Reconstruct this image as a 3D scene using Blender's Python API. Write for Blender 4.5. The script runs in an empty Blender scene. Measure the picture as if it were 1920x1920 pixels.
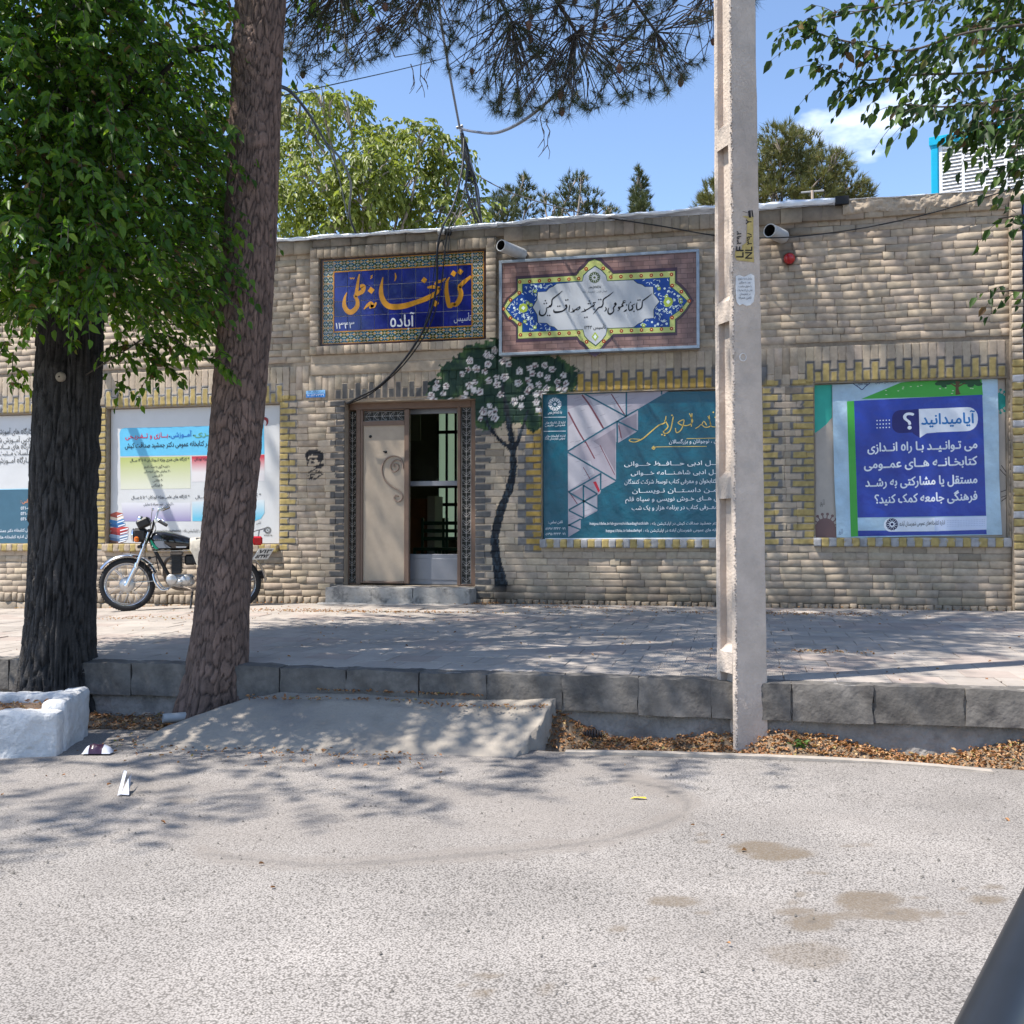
import bpy, math, random
import numpy as np
from mathutils import Vector, Matrix
SC = bpy.context.scene
COL = SC.collection
# ---------------------------------------------------------------- camera, sky, sun, exposure
F = 1925.0; YAW = math.radians(12.5); PIT = math.radians(1.19); CZ = 1.22; D = 11.55
cam_d = bpy.data.cameras.new('camera'); cam = bpy.data.objects.new('camera', cam_d); COL.objects.link(cam)
cam.location = (0, 0, CZ); cam.rotation_euler = (math.pi/2 + PIT, 0, YAW)
cam_d.sensor_width = 36; cam_d.lens = 36*F/1920; cam_d.clip_start = 0.05; cam_d.clip_end = 2000
SC.camera = cam
SUN = Vector((0.46, 0.29, -1.0)).normalized()
wd = bpy.data.worlds.new('World'); SC.world = wd; wd.use_nodes = True
nt = wd.node_tree; bg = nt.nodes['Background']
sky = nt.nodes.new('ShaderNodeTexSky'); sky.sky_type = 'NISHITA'; sky.sun_disc = False
sky.sun_elevation = math.asin(-SUN.z); sky.sun_rotation = math.atan2(-SUN.x, -SUN.y)
sky.air_density = 1.0; sky.dust_density = 1.2; sky.ozone_density = 1.6; sky.altitude = 1900
tc = nt.nodes.new('ShaderNodeTexCoord')
mp = nt.nodes.new('ShaderNodeMapping'); mp.inputs['Scale'].default_value = (1, 1, 2.2); mp.inputs['Location'].default_value = (-2.0544, -2.6836, 1.5313)
nz = nt.nodes.new('ShaderNodeTexNoise'); nz.inputs['Scale'].default_value = 2.3; nz.inputs['Detail'].default_value = 7; nz.inputs['Roughness'].default_value = .55
rp = nt.nodes.new('ShaderNodeValToRGB'); rp.color_ramp.elements[0].position = .60; rp.color_ramp.elements[1].position = .73
mx = nt.nodes.new('ShaderNodeMix'); mx.data_type = 'RGBA'; mx.inputs[7].default_value = (8.5, 8.8, 9.2, 1)
nt.links.new(tc.outputs['Generated'], mp.inputs[0]); nt.links.new(mp.outputs[0], nz.inputs['Vector'])
nt.links.new(nz.outputs[0], rp.inputs[0]); nt.links.new(rp.outputs[0], mx.inputs[0]); nt.links.new(sky.outputs[0], mx.inputs[6])
nt.links.new(mx.outputs[2], bg.inputs[0]); bg.inputs[1].default_value = 0.15
sl = bpy.data.lights.new('sun', 'SUN'); so = bpy.data.objects.new('sun', sl); COL.objects.link(so)
sl.energy = 4.4; sl.angle = math.radians(.53); sl.color = (1, .95, .87); so.rotation_euler = SUN.to_track_quat('-Z', 'Y').to_euler(); so.location = (-5, -3, 14)
SC.view_settings.view_transform = 'Standard'; SC.view_settings.look = 'None'; SC.view_settings.gamma = 1; SC.view_settings.use_curve_mapping = False
SC.view_settings.exposure = 0.95
SC.render.engine = 'CYCLES'; SC.cycles.max_bounces = 7; SC.cycles.transparent_max_bounces = 8; SC.cycles.caustics_reflective = False; SC.cycles.caustics_refractive = False
SC.cycles.use_denoising = True
random.seed(7); RNG = np.random.default_rng(11)
R = random.uniform
# ---------------------------------------------------------------- survey helpers: where a sight line meets a real plane
def ray(px, py):
    x = (px-960)/F; z = (960-py)/F; y = 1.0
    y, z = y*math.cos(PIT)-z*math.sin(PIT), y*math.sin(PIT)+z*math.cos(PIT)
    return (x*math.cos(YAW)-y*math.sin(YAW), x*math.sin(YAW)+y*math.cos(YAW), z)
def aty(px, py, Y=D):
    r = ray(px, py); t = Y/r[1]; return Vector((r[0]*t, Y, CZ+r[2]*t))
def atz(px, py, Z=0):
    r = ray(px, py); t = (Z-CZ)/r[2]; return Vector((r[0]*t, r[1]*t, Z))
def proj(x, y, z):
    z = z-CZ
    X = x*math.cos(YAW)+y*math.sin(YAW); Y = -x*math.sin(YAW)+y*math.cos(YAW)
    Y, z = Y*math.cos(PIT)+z*math.sin(PIT), -Y*math.sin(PIT)+z*math.cos(PIT)
    return 960+F*X/Y, 960-F*z/Y
def lin(c):
    c = c/255.0
    return c/12.92 if c <= .04045 else ((c+.055)/1.055)**2.4
def rgb(h):
    h = h.lstrip('#'); return tuple(lin(int(h[i:i+2], 16)) for i in (0, 2, 4))
# ---------------------------------------------------------------- materials
def mat(name, col=(.5, .5, .5), rough=.75, metal=0, var=0, vs=6, vd=5, bump=0, bs=40, spec=.4, attr=None, trans=0, rnd=0, dirt=None, dist=.01, coat=0):
    m = bpy.data.materials.new(name); m.use_nodes = True; n = m.node_tree.nodes; l = m.node_tree.links
    b = n['Principled BSDF']; b.inputs['Roughness'].default_value = rough; b.inputs['Metallic'].default_value = metal
    b.inputs['Specular IOR Level'].default_value = spec; b.inputs['Coat Weight'].default_value = coat
    g = n.new('ShaderNodeNewGeometry')
    src = None
    if attr:
        a = n.new('ShaderNodeAttribute'); a.attribute_name = attr; src = a.outputs['Color']
    else:
        c = n.new('ShaderNodeRGB'); c.outputs[0].default_value = (*col, 1); src = c.outputs[0]
    def mul(src, facs):
        q = n.new('ShaderNodeMix'); q.data_type = 'RGBA'; q.blend_type = 'MULTIPLY'; q.inputs[0].default_value = 1
        l.new(src, q.inputs[6]); l.new(facs, q.inputs[7]); return q.outputs[2]
    def ramp(fac, lo, hi, a=.3, b_=.7):
        r = n.new('ShaderNodeMapRange'); r.inputs[1].default_value = a; r.inputs[2].default_value = b_; r.inputs[3].default_value = lo; r.inputs[4].default_value = hi
        l.new(fac, r.inputs[0]); return r.outputs[0]
    if var:
        t = n.new('ShaderNodeTexNoise'); t.inputs['Scale'].default_value = vs; t.inputs['Detail'].default_value = vd; t.inputs['Roughness'].default_value = .65
        l.new(g.outputs['Position'], t.inputs['Vector']); src = mul(src, ramp(t.outputs[0], 1-var, 1+var))
    if rnd:
        o = n.new('ShaderNodeObjectInfo'); ad = n.new('ShaderNodeMath'); ad.operation = 'ADD'; fr = n.new('ShaderNodeMath'); fr.operation = 'FRACT'
        l.new(o.outputs['Random'], ad.inputs[0]); l.new(g.outputs['Random Per Island'], ad.inputs[1]); l.new(ad.outputs[0], fr.inputs[0])
        src = mul(src, ramp(fr.outputs[0], 1-rnd, 1+rnd, 0, 1))
    if dirt:   # (colour, scale, lo, hi): blotches of another colour
        t = n.new('ShaderNodeTexNoise'); t.inputs['Scale'].default_value = dirt[1]; t.inputs['Detail'].default_value = 8; t.inputs['Roughness'].default_value = .7
        l.new(g.outputs['Position'], t.inputs['Vector']); q = n.new('ShaderNodeMix'); q.data_type = 'RGBA'
        l.new(ramp(t.outputs[0], 0, 1, dirt[2], dirt[3]), q.inputs[0]); l.new(src, q.inputs[6]); q.inputs[7].default_value = (*dirt[0], 1); src = q.outputs[2]
    l.new(src, b.inputs['Base Color'])
    if bump:
        t = n.new('ShaderNodeTexNoise'); t.inputs['Scale'].default_value = bs; t.inputs['Detail'].default_value = 6
        l.new(g.outputs['Position'], t.inputs['Vector']); bp = n.new('ShaderNodeBump'); bp.inputs['Strength'].default_value = bump; bp.inputs['Distance'].default_value = dist
        l.new(t.outputs[0], bp.inputs['Height']); l.new(bp.outputs[0], b.inputs['Normal'])
    if trans:
        tr = n.new('ShaderNodeBsdfTranslucent'); ms = n.new('ShaderNodeMixShader'); ms.inputs[0].default_value = trans
        l.new(src, tr.inputs[0]); l.new(b.outputs[0], ms.inputs[1]); l.new(tr.outputs[0], ms.inputs[2]); l.new(ms.outputs[0], n['Material Output'].inputs[0])
    return m
_pc = {}
def ink(h, rough=.55, k=1.0):
    """flat print / paint of one colour, with faint wear"""
    if (h, rough, k) not in _pc:
        c = rgb(h); _pc[(h, rough, k)] = mat('print_'+h.strip('#'), tuple(min(.85, x*k) for x in c), rough, var=.06, vs=9)
    return _pc[(h, rough, k)]
# ---------------------------------------------------------------- mesh builder
WLOC = {}
def props(o, label=None, cat=None, group=None, kind=None):
    if label: o['label'] = label
    if cat: o['category'] = cat
    if group: o['group'] = group
    if kind: o['kind'] = kind
    return o
def thing(name, label, cat, loc=(0, 0, 0), group=None):
    o = bpy.data.objects.new(name, None); COL.objects.link(o); o.location = loc; o.empty_display_size = .1
    WLOC[o.name] = Vector(loc); return props(o, label, cat, group)
def part_empty(name, parent, loc):
    o = bpy.data.objects.new(name, None); COL.objects.link(o); o.parent = parent
    o.location = Vector(loc)-WLOC[parent.name]; WLOC[o.name] = Vector(loc); return o
class MB:
    def __init__(s): s.v = []; s.f = []; s.m = []; s.c = None; s.sm = []
    def add(s, vs, fs, mi=0, sm=False):
        k = len(s.v); s.v += [tuple(v) for v in vs]
        for f in fs: s.f.append(tuple(i+k for i in f)); s.m.append(mi); s.sm.append(sm)
        return s
    def box(s, x0, x1, y0, y1, z0, z1, mi=0, j=0):
        q = [(x, y, z) for z in (z0, z1) for y in (y0, y1) for x in (x0, x1)]
        if j: q = [tuple(c+R(-j, j) for c in v) for v in q]
        return s.add(q, [(0, 2, 3, 1), (4, 5, 7, 6), (0, 1, 5, 4), (2, 6, 7, 3), (0, 4, 6, 2), (1, 3, 7, 5)], mi)
    def cbox(s, x0, x1, y0, y1, z0, z1, c=.01, mi=0, j=0):
        """box with chamfered edges"""
        vs = []; ix = {}
        for a in (0, 1):
            for b in (0, 1):
                for d in (0, 1):
                    X = (x0, x1)[a]; Y = (y0, y1)[b]; Z = (z0, z1)[d]; sx, sy, sz = (1, -1)[a], (1, -1)[b], (1, -1)[d]
                    jx, jy, jz = (R(-j, j), R(-j, j), R(-j, j)) if j else (0, 0, 0)
                    for k, v in enumerate(((X, Y+sy*c, Z+sz*c), (X+sx*c, Y, Z+sz*c), (X+sx*c, Y+sy*c, Z))):
                        ix[(a, b, d, k)] = len(vs); vs.append((v[0]+jx, v[1]+jy, v[2]+jz))
        fs = []
        for a in (0, 1):
            fs.append([ix[(a, b, d, 0)] for b, d in ((0, 0), (1, 0), (1, 1), (0, 1))])
            fs.append([ix[(b, a, d, 1)] for b, d in ((0, 0), (1, 0), (1, 1), (0, 1))])
            fs.append([ix[(b, d, a, 2)] for b, d in ((0, 0), (1, 0), (1, 1), (0, 1))])
            for b in (0, 1):
                fs.append([ix[(0, a, b, 1)], ix[(1, a, b, 1)], ix[(1, a, b, 2)], ix[(0, a, b, 2)]])
                fs.append([ix[(a, 0, b, 0)], ix[(a, 1, b, 0)], ix[(a, 1, b, 2)], ix[(a, 0, b, 2)]])
                fs.append([ix[(a, b, 0, 0)], ix[(a, b, 1, 0)], ix[(a, b, 1, 1)], ix[(a, b, 0, 1)]])
                for d in (0, 1): fs.append([ix[(a, b, d, 0)], ix[(a, b, d, 1)], ix[(a, b, d, 2)]])
        return s.add(vs, fs, mi)
    def tube(s, pts, r, n=8, mi=0, cap=True, sm=True, flat=1.0):
        pts = [Vector(p) for p in pts]; m = len(pts)
        rs = [r]*m if not hasattr(r, '__len__') else r
        vs = []; up = None
        for i, p in enumerate(pts):
            t = (pts[min(i+1, m-1)]-pts[max(i-1, 0)])
            t = t.normalized() if t.length > 1e-9 else Vector((0, 0, 1))
            if up is None: up = Vector((0, 0, 1)) if abs(t.z) < .9 else Vector((1, 0, 0))
            a = t.cross(up).normalized(); b = a.cross(t).normalized(); up = b
            for k in range(n):
                w = 2*math.pi*k/n; vs.append(p+a*(math.cos(w)*rs[i])+b*(math.sin(w)*rs[i]*flat))
        fs = [(i*n+k, i*n+(k+1) % n, (i+1)*n+(k+1) % n, (i+1)*n+k) for i in range(m-1) for k in range(n)]
        s.add(vs, fs, mi, sm)
        if cap: s.add(vs[:n], [tuple(range(n))[::-1]], mi); s.add(vs[-n:], [tuple(range(n))], mi)
        return s
    def lathe(s, c, prof, axis='z', n=24, mi=0, sm=True, a0=0, a1=2*math.pi, close=False):
        """prof: list of (radius, along)"""
        full = abs(a1-a0-2*math.pi) < 1e-6; k = n if full else n+1; vs = []
        for r, h in prof:
            for i in range(k):
                w = a0+(a1-a0)*i/n; p, q = r*math.cos(w), r*math.sin(w)
                vs.append({'z': (c[0]+p, c[1]+q, c[2]+h), 'y': (c[0]+p, c[1]+h, c[2]+q), 'x': (c[0]+h, c[1]+p, c[2]+q)}[axis])
        m = len(prof); fs = []
        for i in range(m if close else m-1):
            i2 = (i+1) % m
            for a in range(n):
                b = (a+1) % k; fs.append((i*k+a, i*k+b, i2*k+b, i2*k+a))
        return s.add(vs, fs, mi, sm)
    def poly(s, pts, y, mi=0):
        """flat print on the vertical plane Y = y, pts are (x, z)"""
        return s.add([(p[0], y, p[1]) for p in pts], [tuple(range(len(pts)))], mi)
    def prism(s, pts, y0, y1, mi=0, sides=True):
        n = len(pts); vs = [(p[0], y0, p[1]) for p in pts]+[(p[0], y1, p[1]) for p in pts]
        return s.add(vs, [tuple(range(n)), tuple(range(n, 2*n))[::-1]]+[(i, i+n, (i+1) % n+n, (i+1) % n) for i in range(n)], mi)
    def stroke(s, pts, w, y, mi=0, sub=5):
        """pen stroke of changing width on the plane Y = y; pts (x, z)"""
        P, W = smooth2(pts, w, sub); n = len(P); L = []; Q = []
        for i in range(n):
            a = P[max(i-1, 0)]; b = P[min(i+1, n-1)]; dx, dz = b[0]-a[0], b[1]-a[1]; d = math.hypot(dx, dz) or 1
            h = W[i]/2; L.append((P[i][0]-dz/d*h, y, P[i][1]+dx/d*h)); Q.append((P[i][0]+dz/d*h, y, P[i][1]-dx/d*h))
        return s.add(L+Q, [(i, i+1, n+i+1, n+i) for i in range(n-1)], mi)
    def build(s, name, mats, parent=None, org=None, smooth=None, label=None, cat=None, group=None, kind=None):
        me = bpy.data.meshes.new(name)
        off = WLOC[parent.name] if parent is not None else Vector(org or (0, 0, 0))
        ox, oy, oz = off
        me.from_pydata([(v[0]-ox, v[1]-oy, v[2]-oz) for v in s.v], [], s.f)
        for m in (mats if isinstance(mats, (list, tuple)) else [mats]): me.materials.append(m)
        if any(s.m): me.polygons.foreach_set('material_index', s.m)
        if smooth or (smooth is None and any(s.sm)): me.polygons.foreach_set('use_smooth', [True]*len(s.f) if smooth else s.sm)
        o = bpy.data.objects.new(name, me); COL.objects.link(o)
        if parent is not None: o.parent = parent; WLOC[o.name] = Vector(off)
        else: o.location = off; WLOC[o.name] = Vector(off)
        return props(o, label, cat, group, kind)
def smooth2(pts, w, sub=5):
    n = len(pts); w = list(w) if hasattr(w, '__len__') else [w]*n
    if len(w) != n: w = [w[min(int(i*(len(w)-1)/(n-1)+.5), len(w)-1)] for i in range(n)]
    P = []; W = []
    for i in range(n-1):
        p0, p1, p2, p3 = pts[max(i-1, 0)], pts[i], pts[i+1], pts[min(i+2, n-1)]
        for k in range(sub):
            t = k/sub
            P.append(tuple(.5*((2*p1[j])+(-p0[j]+p2[j])*t+(2*p0[j]-5*p1[j]+4*p2[j]-p3[j])*t*t+(-p0[j]+3*p1[j]-3*p2[j]+p3[j])*t**3) for j in range(len(p1))))
            W.append(w[i]*(1-t)+w[i+1]*t)
    P.append(tuple(pts[-1])); W.append(w[-1]); return P, W
def spline(pts, sub=6): return smooth2([tuple(p) for p in pts], 1, sub)[0]
def mesh_np(name, V, Fq, mat_, parent=None, kind=None, smooth=False, cols=None, **kw):
    """V (n,3), Fq (m,k) from numpy"""
    off = WLOC[parent.name] if parent is not None else Vector((0, 0, 0))
    me = bpy.data.meshes.new(name); V = np.asarray(V, float)-np.array(off); Fq = np.asarray(Fq); m, k = Fq.shape
    me.vertices.add(len(V)); me.vertices.foreach_set('co', V.astype(np.float32).ravel())
    me.loops.add(m*k); me.loops.foreach_set('vertex_index', Fq.astype(np.int32).ravel())
    me.polygons.add(m); me.polygons.foreach_set('loop_start', np.arange(0, m*k, k, dtype=np.int32))
    if smooth: me.polygons.foreach_set('use_smooth', np.ones(m, bool))
    me.update(calc_edges=True)
    if cols is not None:
        a = me.color_attributes.new('Col', 'FLOAT_COLOR', 'POINT'); c4 = np.ones((len(V), 4), np.float32); c4[:, :3] = cols; a.data.foreach_set('color', c4.ravel())
    for q in (mat_ if isinstance(mat_, (list, tuple)) else [mat_]): me.materials.append(q)
    o = bpy.data.objects.new(name, me); COL.objects.link(o)
    if parent is not None: o.parent = parent; WLOC[o.name] = Vector(off)
    else: WLOC[o.name] = Vector((0, 0, 0))
    return props(o, kind=kind, **kw)
# cheap value noise for geometry
def vnoise(x, y, seed=0):
    x = np.asarray(x, float); y = np.asarray(y, float); xi = np.floor(x); yi = np.floor(y); fx = x-xi; fy = y-yi
    def h(a, b): q = np.sin(a*127.1+b*311.7+seed*74.7)*43758.5453; return q-np.floor(q)
    fx = fx*fx*(3-2*fx); fy = fy*fy*(3-2*fy)
    return (h(xi, yi)*(1-fx)+h(xi+1, yi)*fx)*(1-fy)+(h(xi, yi+1)*(1-fx)+h(xi+1, yi+1)*fx)*fy
def nrm(a): return a/np.maximum(np.linalg.norm(a, axis=-1, keepdims=True), 1e-9)
def rough_block(a0, a1, b0, b1, z0, z1, name, m, parent, amp=.010, res=.022, mp_=None, round_=.03):
    """closed rough block ; mp_ maps it into place"""
    V = []; Fq = []
    def facep(fn, nu, nv):
        k = len(V); 
        for j in range(nv+1):
            for i in range(nu+1): V.append(fn(i/nu, j/nv))
        for j in range(nv):
            for i in range(nu): Fq.append((k+j*(nu+1)+i, k+j*(nu+1)+i+1, k+(j+1)*(nu+1)+i+1, k+(j+1)*(nu+1)+i))
    A, Bz, C = max(2, int((a1-a0)/res)), max(2, int((b1-b0)/res)), max(2, int((z1-z0)/res))
    L = lambda p, q, t: p+(q-p)*t
    facep(lambda s, t: (L(a0, a1, s), b0, L(z0, z1, t)), A, C); facep(lambda s, t: (L(a0, a1, s), b1, L(z0, z1, t)), A, C); facep(lambda s, t: (a0, L(b0, b1, s), L(z0, z1, t)), Bz, C); facep(lambda s, t: (a1, L(b0, b1, s), L(z0, z1, t)), Bz, C); facep(lambda s, t: (L(a0, a1, s), L(b0, b1, t), z1), A, Bz)
    V = np.array(V); c = np.array([(a0+a1)/2, (b0+b1)/2, (z0+z1)/2]); h = np.array([(a1-a0)/2, (b1-b0)/2, (z1-z0)/2]); d = V-c; inn = np.clip(np.abs(d), 0, h-round_)*np.sign(d); o = d-inn; o[:, 2] = np.where(d[:, 2] < 0, 0, o[:, 2]); ln = np.maximum(np.linalg.norm(o, axis=1), 1e-6)
    d = inn+np.where(d[:, 2:3] < 0, np.array([0, 0, 0]), 0)+o/ln[:, None]*np.minimum(ln, round_)[:, None]; d[:, 2] = np.where(V[:, 2] <= z0+1e-6, -h[2], d[:, 2])
    nn = nrm(o+1e-9); n1_ = (vnoise(V[:, 0]*9+V[:, 2]*7, V[:, 1]*9+V[:, 2]*5, 3)-.5)*2+(vnoise(V[:, 0]*31+V[:, 2]*23, V[:, 1]*31-V[:, 2]*17, 4)-.5)
    P = c+d+nn*(amp*n1_)[:, None]
    mf = mp_ or (lambda p: p)
    return mesh_np(name, np.array([tuple(mf(p)) for p in P]), np.array(Fq), m, parent=parent, smooth=True)
# ---------------------------------------------------------------- lettering (Arabic script shaped by hand: presentation forms, visual order)
import unicodedata
_AF = {}
for _cp in list(range(0xFB50, 0xFC00))+list(range(0xFE70, 0xFEFD)):
    _d = unicodedata.decomposition(chr(_cp)).split()
    if len(_d) >= 2 and _d[0] in ('<isolated>', '<final>', '<initial>', '<medial>'):
        _AF.setdefault(''.join(chr(int(x, 16)) for x in _d[1:]), {})[_d[0][1:-1]] = chr(_cp)
def shape(s):
    out = []; i = 0
    toks = []
    while i < len(s):
        if s[i:i+2] in ('\u0644\u0627', '\u0644\u0622'): toks.append(s[i:i+2]); i += 2
        else: toks.append(s[i]); i += 1
    T = '\u0640'
    joinL = lambda t: t == T or ('initial' in _AF.get(t, {}))          # joins to the next letter
    joinR = lambda t: t == T or ('final' in _AF.get(t, {}))
    for k, t in enumerate(toks):
        if t == '\u200c': continue
        p = k > 0 and joinL(toks[k-1]) and joinR(t); q = k+1 < len(toks) and joinL(t) and joinR(toks[k+1])
        f = _AF.get(t)
        if t == '\u0647' and not p and not q: out.append('\u0665'); continue
        if t == '\u06cc' and not q: out.append('\ufef0' if p else '\ufeef'); continue
        out.append(f.get('medial' if p and q else 'final' if p else 'initial' if q else 'isolated', t) if f else t)
    out.reverse(); res = []; run = []
    for ch in out:
        if ord(ch) < 0x250 and ch not in ' :' or 0x6f0 <= ord(ch) <= 0x6f9 or (run and ch == ':' ): run.append(ch)
        else: res += run[::-1]; run = []; res.append(ch)
    return ''.join(res+run[::-1])
_tc = bpy.data.curves.new('lettering_source', 'FONT'); _tc.resolution_u = 3
_to = bpy.data.objects.new('lettering_source', _tc)
_tcache = {}
def glyphs(s, bold=0.0):
    if (s, bold) not in _tcache:
        _tc.body = s; _tc.offset = bold
        me = _to.to_mesh(); vs = [(v.co.x, v.co.y) for v in me.vertices]; fs = [tuple(p.vertices) for p in me.polygons]; _to.to_mesh_clear()
        x0 = min(v[0] for v in vs); x1 = max(v[0] for v in vs)
        _tcache[(s, bold)] = ([(v[0]-x0, v[1]) for v in vs], fs, x1-x0)
    return _tcache[(s, bold)]
def write(mb, s, pr, pl, em, y, mi=0, bold=0.0, arabic=True):
    """lettering from the right end pr to the left end pl (photo points on the plane Y = y), em height in photo pixels; bold = stroke fattening"""
    vs, fs, w = glyphs(shape(s) if arabic else s, 0.0)
    a = aty(pl[0], pl[1], y); b = aty(pr[0], pr[1], y); W = b.x-a.x; h = abs(aty(pr[0], pr[1]-em, y).z-b.z)
    k = bold*.8
    for n, (dx, dz) in enumerate(((0, 0),) if not bold else ((0, 0), (k, 0), (-k, 0), (0, k*.9), (0, -k*.9))):
        mb.add([(a.x+v[0]/w*W+dx*h, y-.00015*n, a.z+(b.z-a.z)*v[0]/w+(v[1]+dz)*h) for v in vs], fs, mi)
# ================================================================= SETTING
def pave_z(X, Y):
    t = min(max((Y-6.15)/5.4, 0), 1.1); w = np.interp(X, [-12, -8, -5.5, -2.3, 3], [-.14, -.09, .02, .06, .06]); return .37+t*w
# ---- road
def road_material():
    m = bpy.data.materials.new('asphalt'); m.use_nodes = True; n = m.node_tree.nodes; l = m.node_tree.links; b = n['Principled BSDF']
    g = n.new('ShaderNodeNewGeometry')
    v = n.new('ShaderNodeTexVoronoi'); v.inputs['Scale'].default_value = 150; l.new(g.outputs['Position'], v.inputs['Vector'])
    v2 = n.new('ShaderNodeTexNoise'); v2.inputs['Scale'].default_value = 70; v2.inputs['Detail'].default_value = 4; l.new(g.outputs['Position'], v2.inputs['Vector'])
    t = n.new('ShaderNodeTexNoise'); t.inputs['Scale'].default_value = 1.3; t.inputs['Detail'].default_value = 7; l.new(g.outputs['Position'], t.inputs['Vector'])
    r = n.new('ShaderNodeValToRGB'); cr = r.color_ramp; cr.elements[0].position = .0; cr.elements[0].color = (.385, .355, .328, 1); cr.elements[1].position = .75; cr.elements[1].color = (.13, .118, .108, 1)
    e = cr.elements.new(.42); e.color = (.31, .285, .265, 1); l.new(v.outputs['Distance'], r.inputs[0])
    def mixc(a, f, c=None, mode='MULTIPLY', k=1):
        q = n.new('ShaderNodeMix'); q.data_type = 'RGBA'; q.blend_type = mode
        l.new(a, q.inputs[6]); 
        if c is not None: q.inputs[7].default_value = (*c, 1); l.new(f, q.inputs[0])
        else: q.inputs[0].default_value = k; l.new(f, q.inputs[7])
        return q.outputs[2]
    def mr(x, lo, hi, a=.3, c=.7):
        q = n.new('ShaderNodeMapRange'); q.inputs[1].default_value = a; q.inputs[2].default_value = c; q.inputs[3].default_value = lo; q.inputs[4].default_value = hi; l.new(x, q.inputs[0]); return q.outputs[0]
    c = mixc(r.outputs[0], mr(v2.outputs[0], .88, 1.12)); c = mixc(c, mr(t.outputs[0], .80, 1.14))
    a = n.new('ShaderNodeAttribute'); a.attribute_name = 'Col'; sp = n.new('ShaderNodeSeparateColor'); l.new(a.outputs['Color'], sp.inputs[0])
    mm = n.new('ShaderNodeMath'); mm.operation = 'MULTIPLY'; l.new(sp.outputs[0], mm.inputs[0]); l.new(mr(v2.outputs[0], .55, 1.1), mm.inputs[1])
    c = mixc(c, mm.outputs[0], (.15, .118, .085), 'MIX'); c = mixc(c, sp.outputs[1], (.21, .185, .165), 'MIX'); c = mixc(c, sp.outputs[2], (.07, .068, .068), 'MIX')
    l.new(c, b.inputs['Base Color']); b.inputs['Roughness'].default_value = .9; b.inputs['Specular IOR Level'].default_value = .25
    bp = n.new('ShaderNodeBump'); bp.inputs['Strength'].default_value = .4; bp.inputs['Distance'].default_value = .003; bp.invert = True
    l.new(v.outputs['Distance'], bp.inputs['Height']); l.new(bp.outputs[0], b.inputs['Normal']); return m
M_road = road_material()
RX0, RX1, RY0, RY1 = -6.2, 3.2, 1.6, 5.72
nx, ny = 376, 165
gx, gy = np.meshgrid(np.linspace(RX0, RX1, nx), np.linspace(RY0, RY1, ny))
gx[-1] = gx[-1]; gy2 = gy.copy()
edge = .05*np.sin(gx*1.7)+.05*(vnoise(gx*2, gx*0+3)-.5)*2
gy2 = np.where(gy > 5.2, gy+(gy-5.2)/.52*edge, gy)
gz = .006*(vnoise(gx*1.3, gy*1.3)-.5)+.003*(vnoise(gx*6, gy*6, 2)-.5)
X_ = gx*math.cos(YAW)+gy2*math.sin(YAW); Y_ = -gx*math.sin(YAW)+gy2*math.cos(YAW); z_ = -CZ
Yc = Y_*math.cos(PIT)+z_*math.sin(PIT); zc = -Y_*math.sin(PIT)+z_*math.cos(PIT); PX = 960+F*X_/Yc; PY = 960-F*zc/Yc
wob = (vnoise(gx*9, gy*9, 5)-.5)*.9+(vnoise(gx*28, gy*28, 6)-.5)*.7
stain = np.zeros_like(gx)
for (cx, cy, rx, ry, k) in [(1420, 1590, 55, 13, 1), (1470, 1602, 60, 13, 1), (1262, 1690, 44, 9, .85), (1160, 1742, 22, 8, .7), (1322, 1712, 13, 5, .7), (1630, 1690, 62, 18, 1), (1672, 1714, 70, 14, 1), (1525, 1728, 46, 17, 1), (1492, 1709, 46, 8, .9), (1580, 1716, 60, 7, .8),
    (1755, 1713, 22, 7, .85), (1800, 1711, 12, 4, .8), (1850, 1687, 38, 9, .85), (1860, 1664, 22, 5, .6), (1515, 1790, 78, 26, .5), (1530, 1637, 22, 4, .7), (1320, 1580, 13, 4, .8), (1316, 1566, 8, 3, .7), (915, 1830, 24, 5, .75), (905, 1862, 26, 8, .85), (1025, 1853, 16, 9, .55), (1222, 1836, 14, 5, .7), (1585, 1587, 16, 3, .6), (1625, 1584, 12, 3, .6), (1500, 1676, 14, 5, .8), (1490, 1692, 14, 4, .6), (1720, 1682, 14, 4, .7), (1805, 1666, 10, 3, .7), (860, 1848, 12, 4, .6), (340, 1500, 26, 6, .4)]:
    d = np.sqrt(((PX-cx)/rx)**2+((PY-cy)/ry)**2)+wob*.45; stain = np.maximum(stain, k*np.clip((1.12-d)/.3, 0, 1))
pl = spline([(380, 1600), (600, 1622), (900, 1602), (1120, 1578), (1255, 1540), (1290, 1508), (1250, 1480), (1180, 1462)], 8)
dm = np.full(gx.shape, 1e9)
for (ax, ay), (bx, by) in zip(pl[:-1], pl[1:]):
    t = np.clip(((PX-ax)*(bx-ax)+(PY-ay)*(by-ay))/((bx-ax)**2+(by-ay)**2), 0, 1); dm = np.minimum(dm, np.hypot((PX-ax-t*(bx-ax))*.6, PY-ay-t*(by-ay)))
ybound = np.interp(PX, [200, 380, 600, 900, 1120, 1255, 1290], [1590, 1600, 1622, 1602, 1578, 1540, 1500])
inside = np.clip((ybound-PY)/25, 0, 1)*np.clip((1290-PX)/40, 0, 1)
patch = np.clip(1.0-(dm+wob*9)/18, 0, .5)+inside*.38*(vnoise(gx*3, gy*3, 8)*.7+.4)+.55*np.clip(vnoise(gx*1.3, gy*2.6, 31)*.6+vnoise(gx*4, gy*8, 32)*.4-.5, 0, 1)+.35*np.clip((gy-5.35)/.35, 0, 1)*vnoise(gx*5, gy*5, 33)
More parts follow.
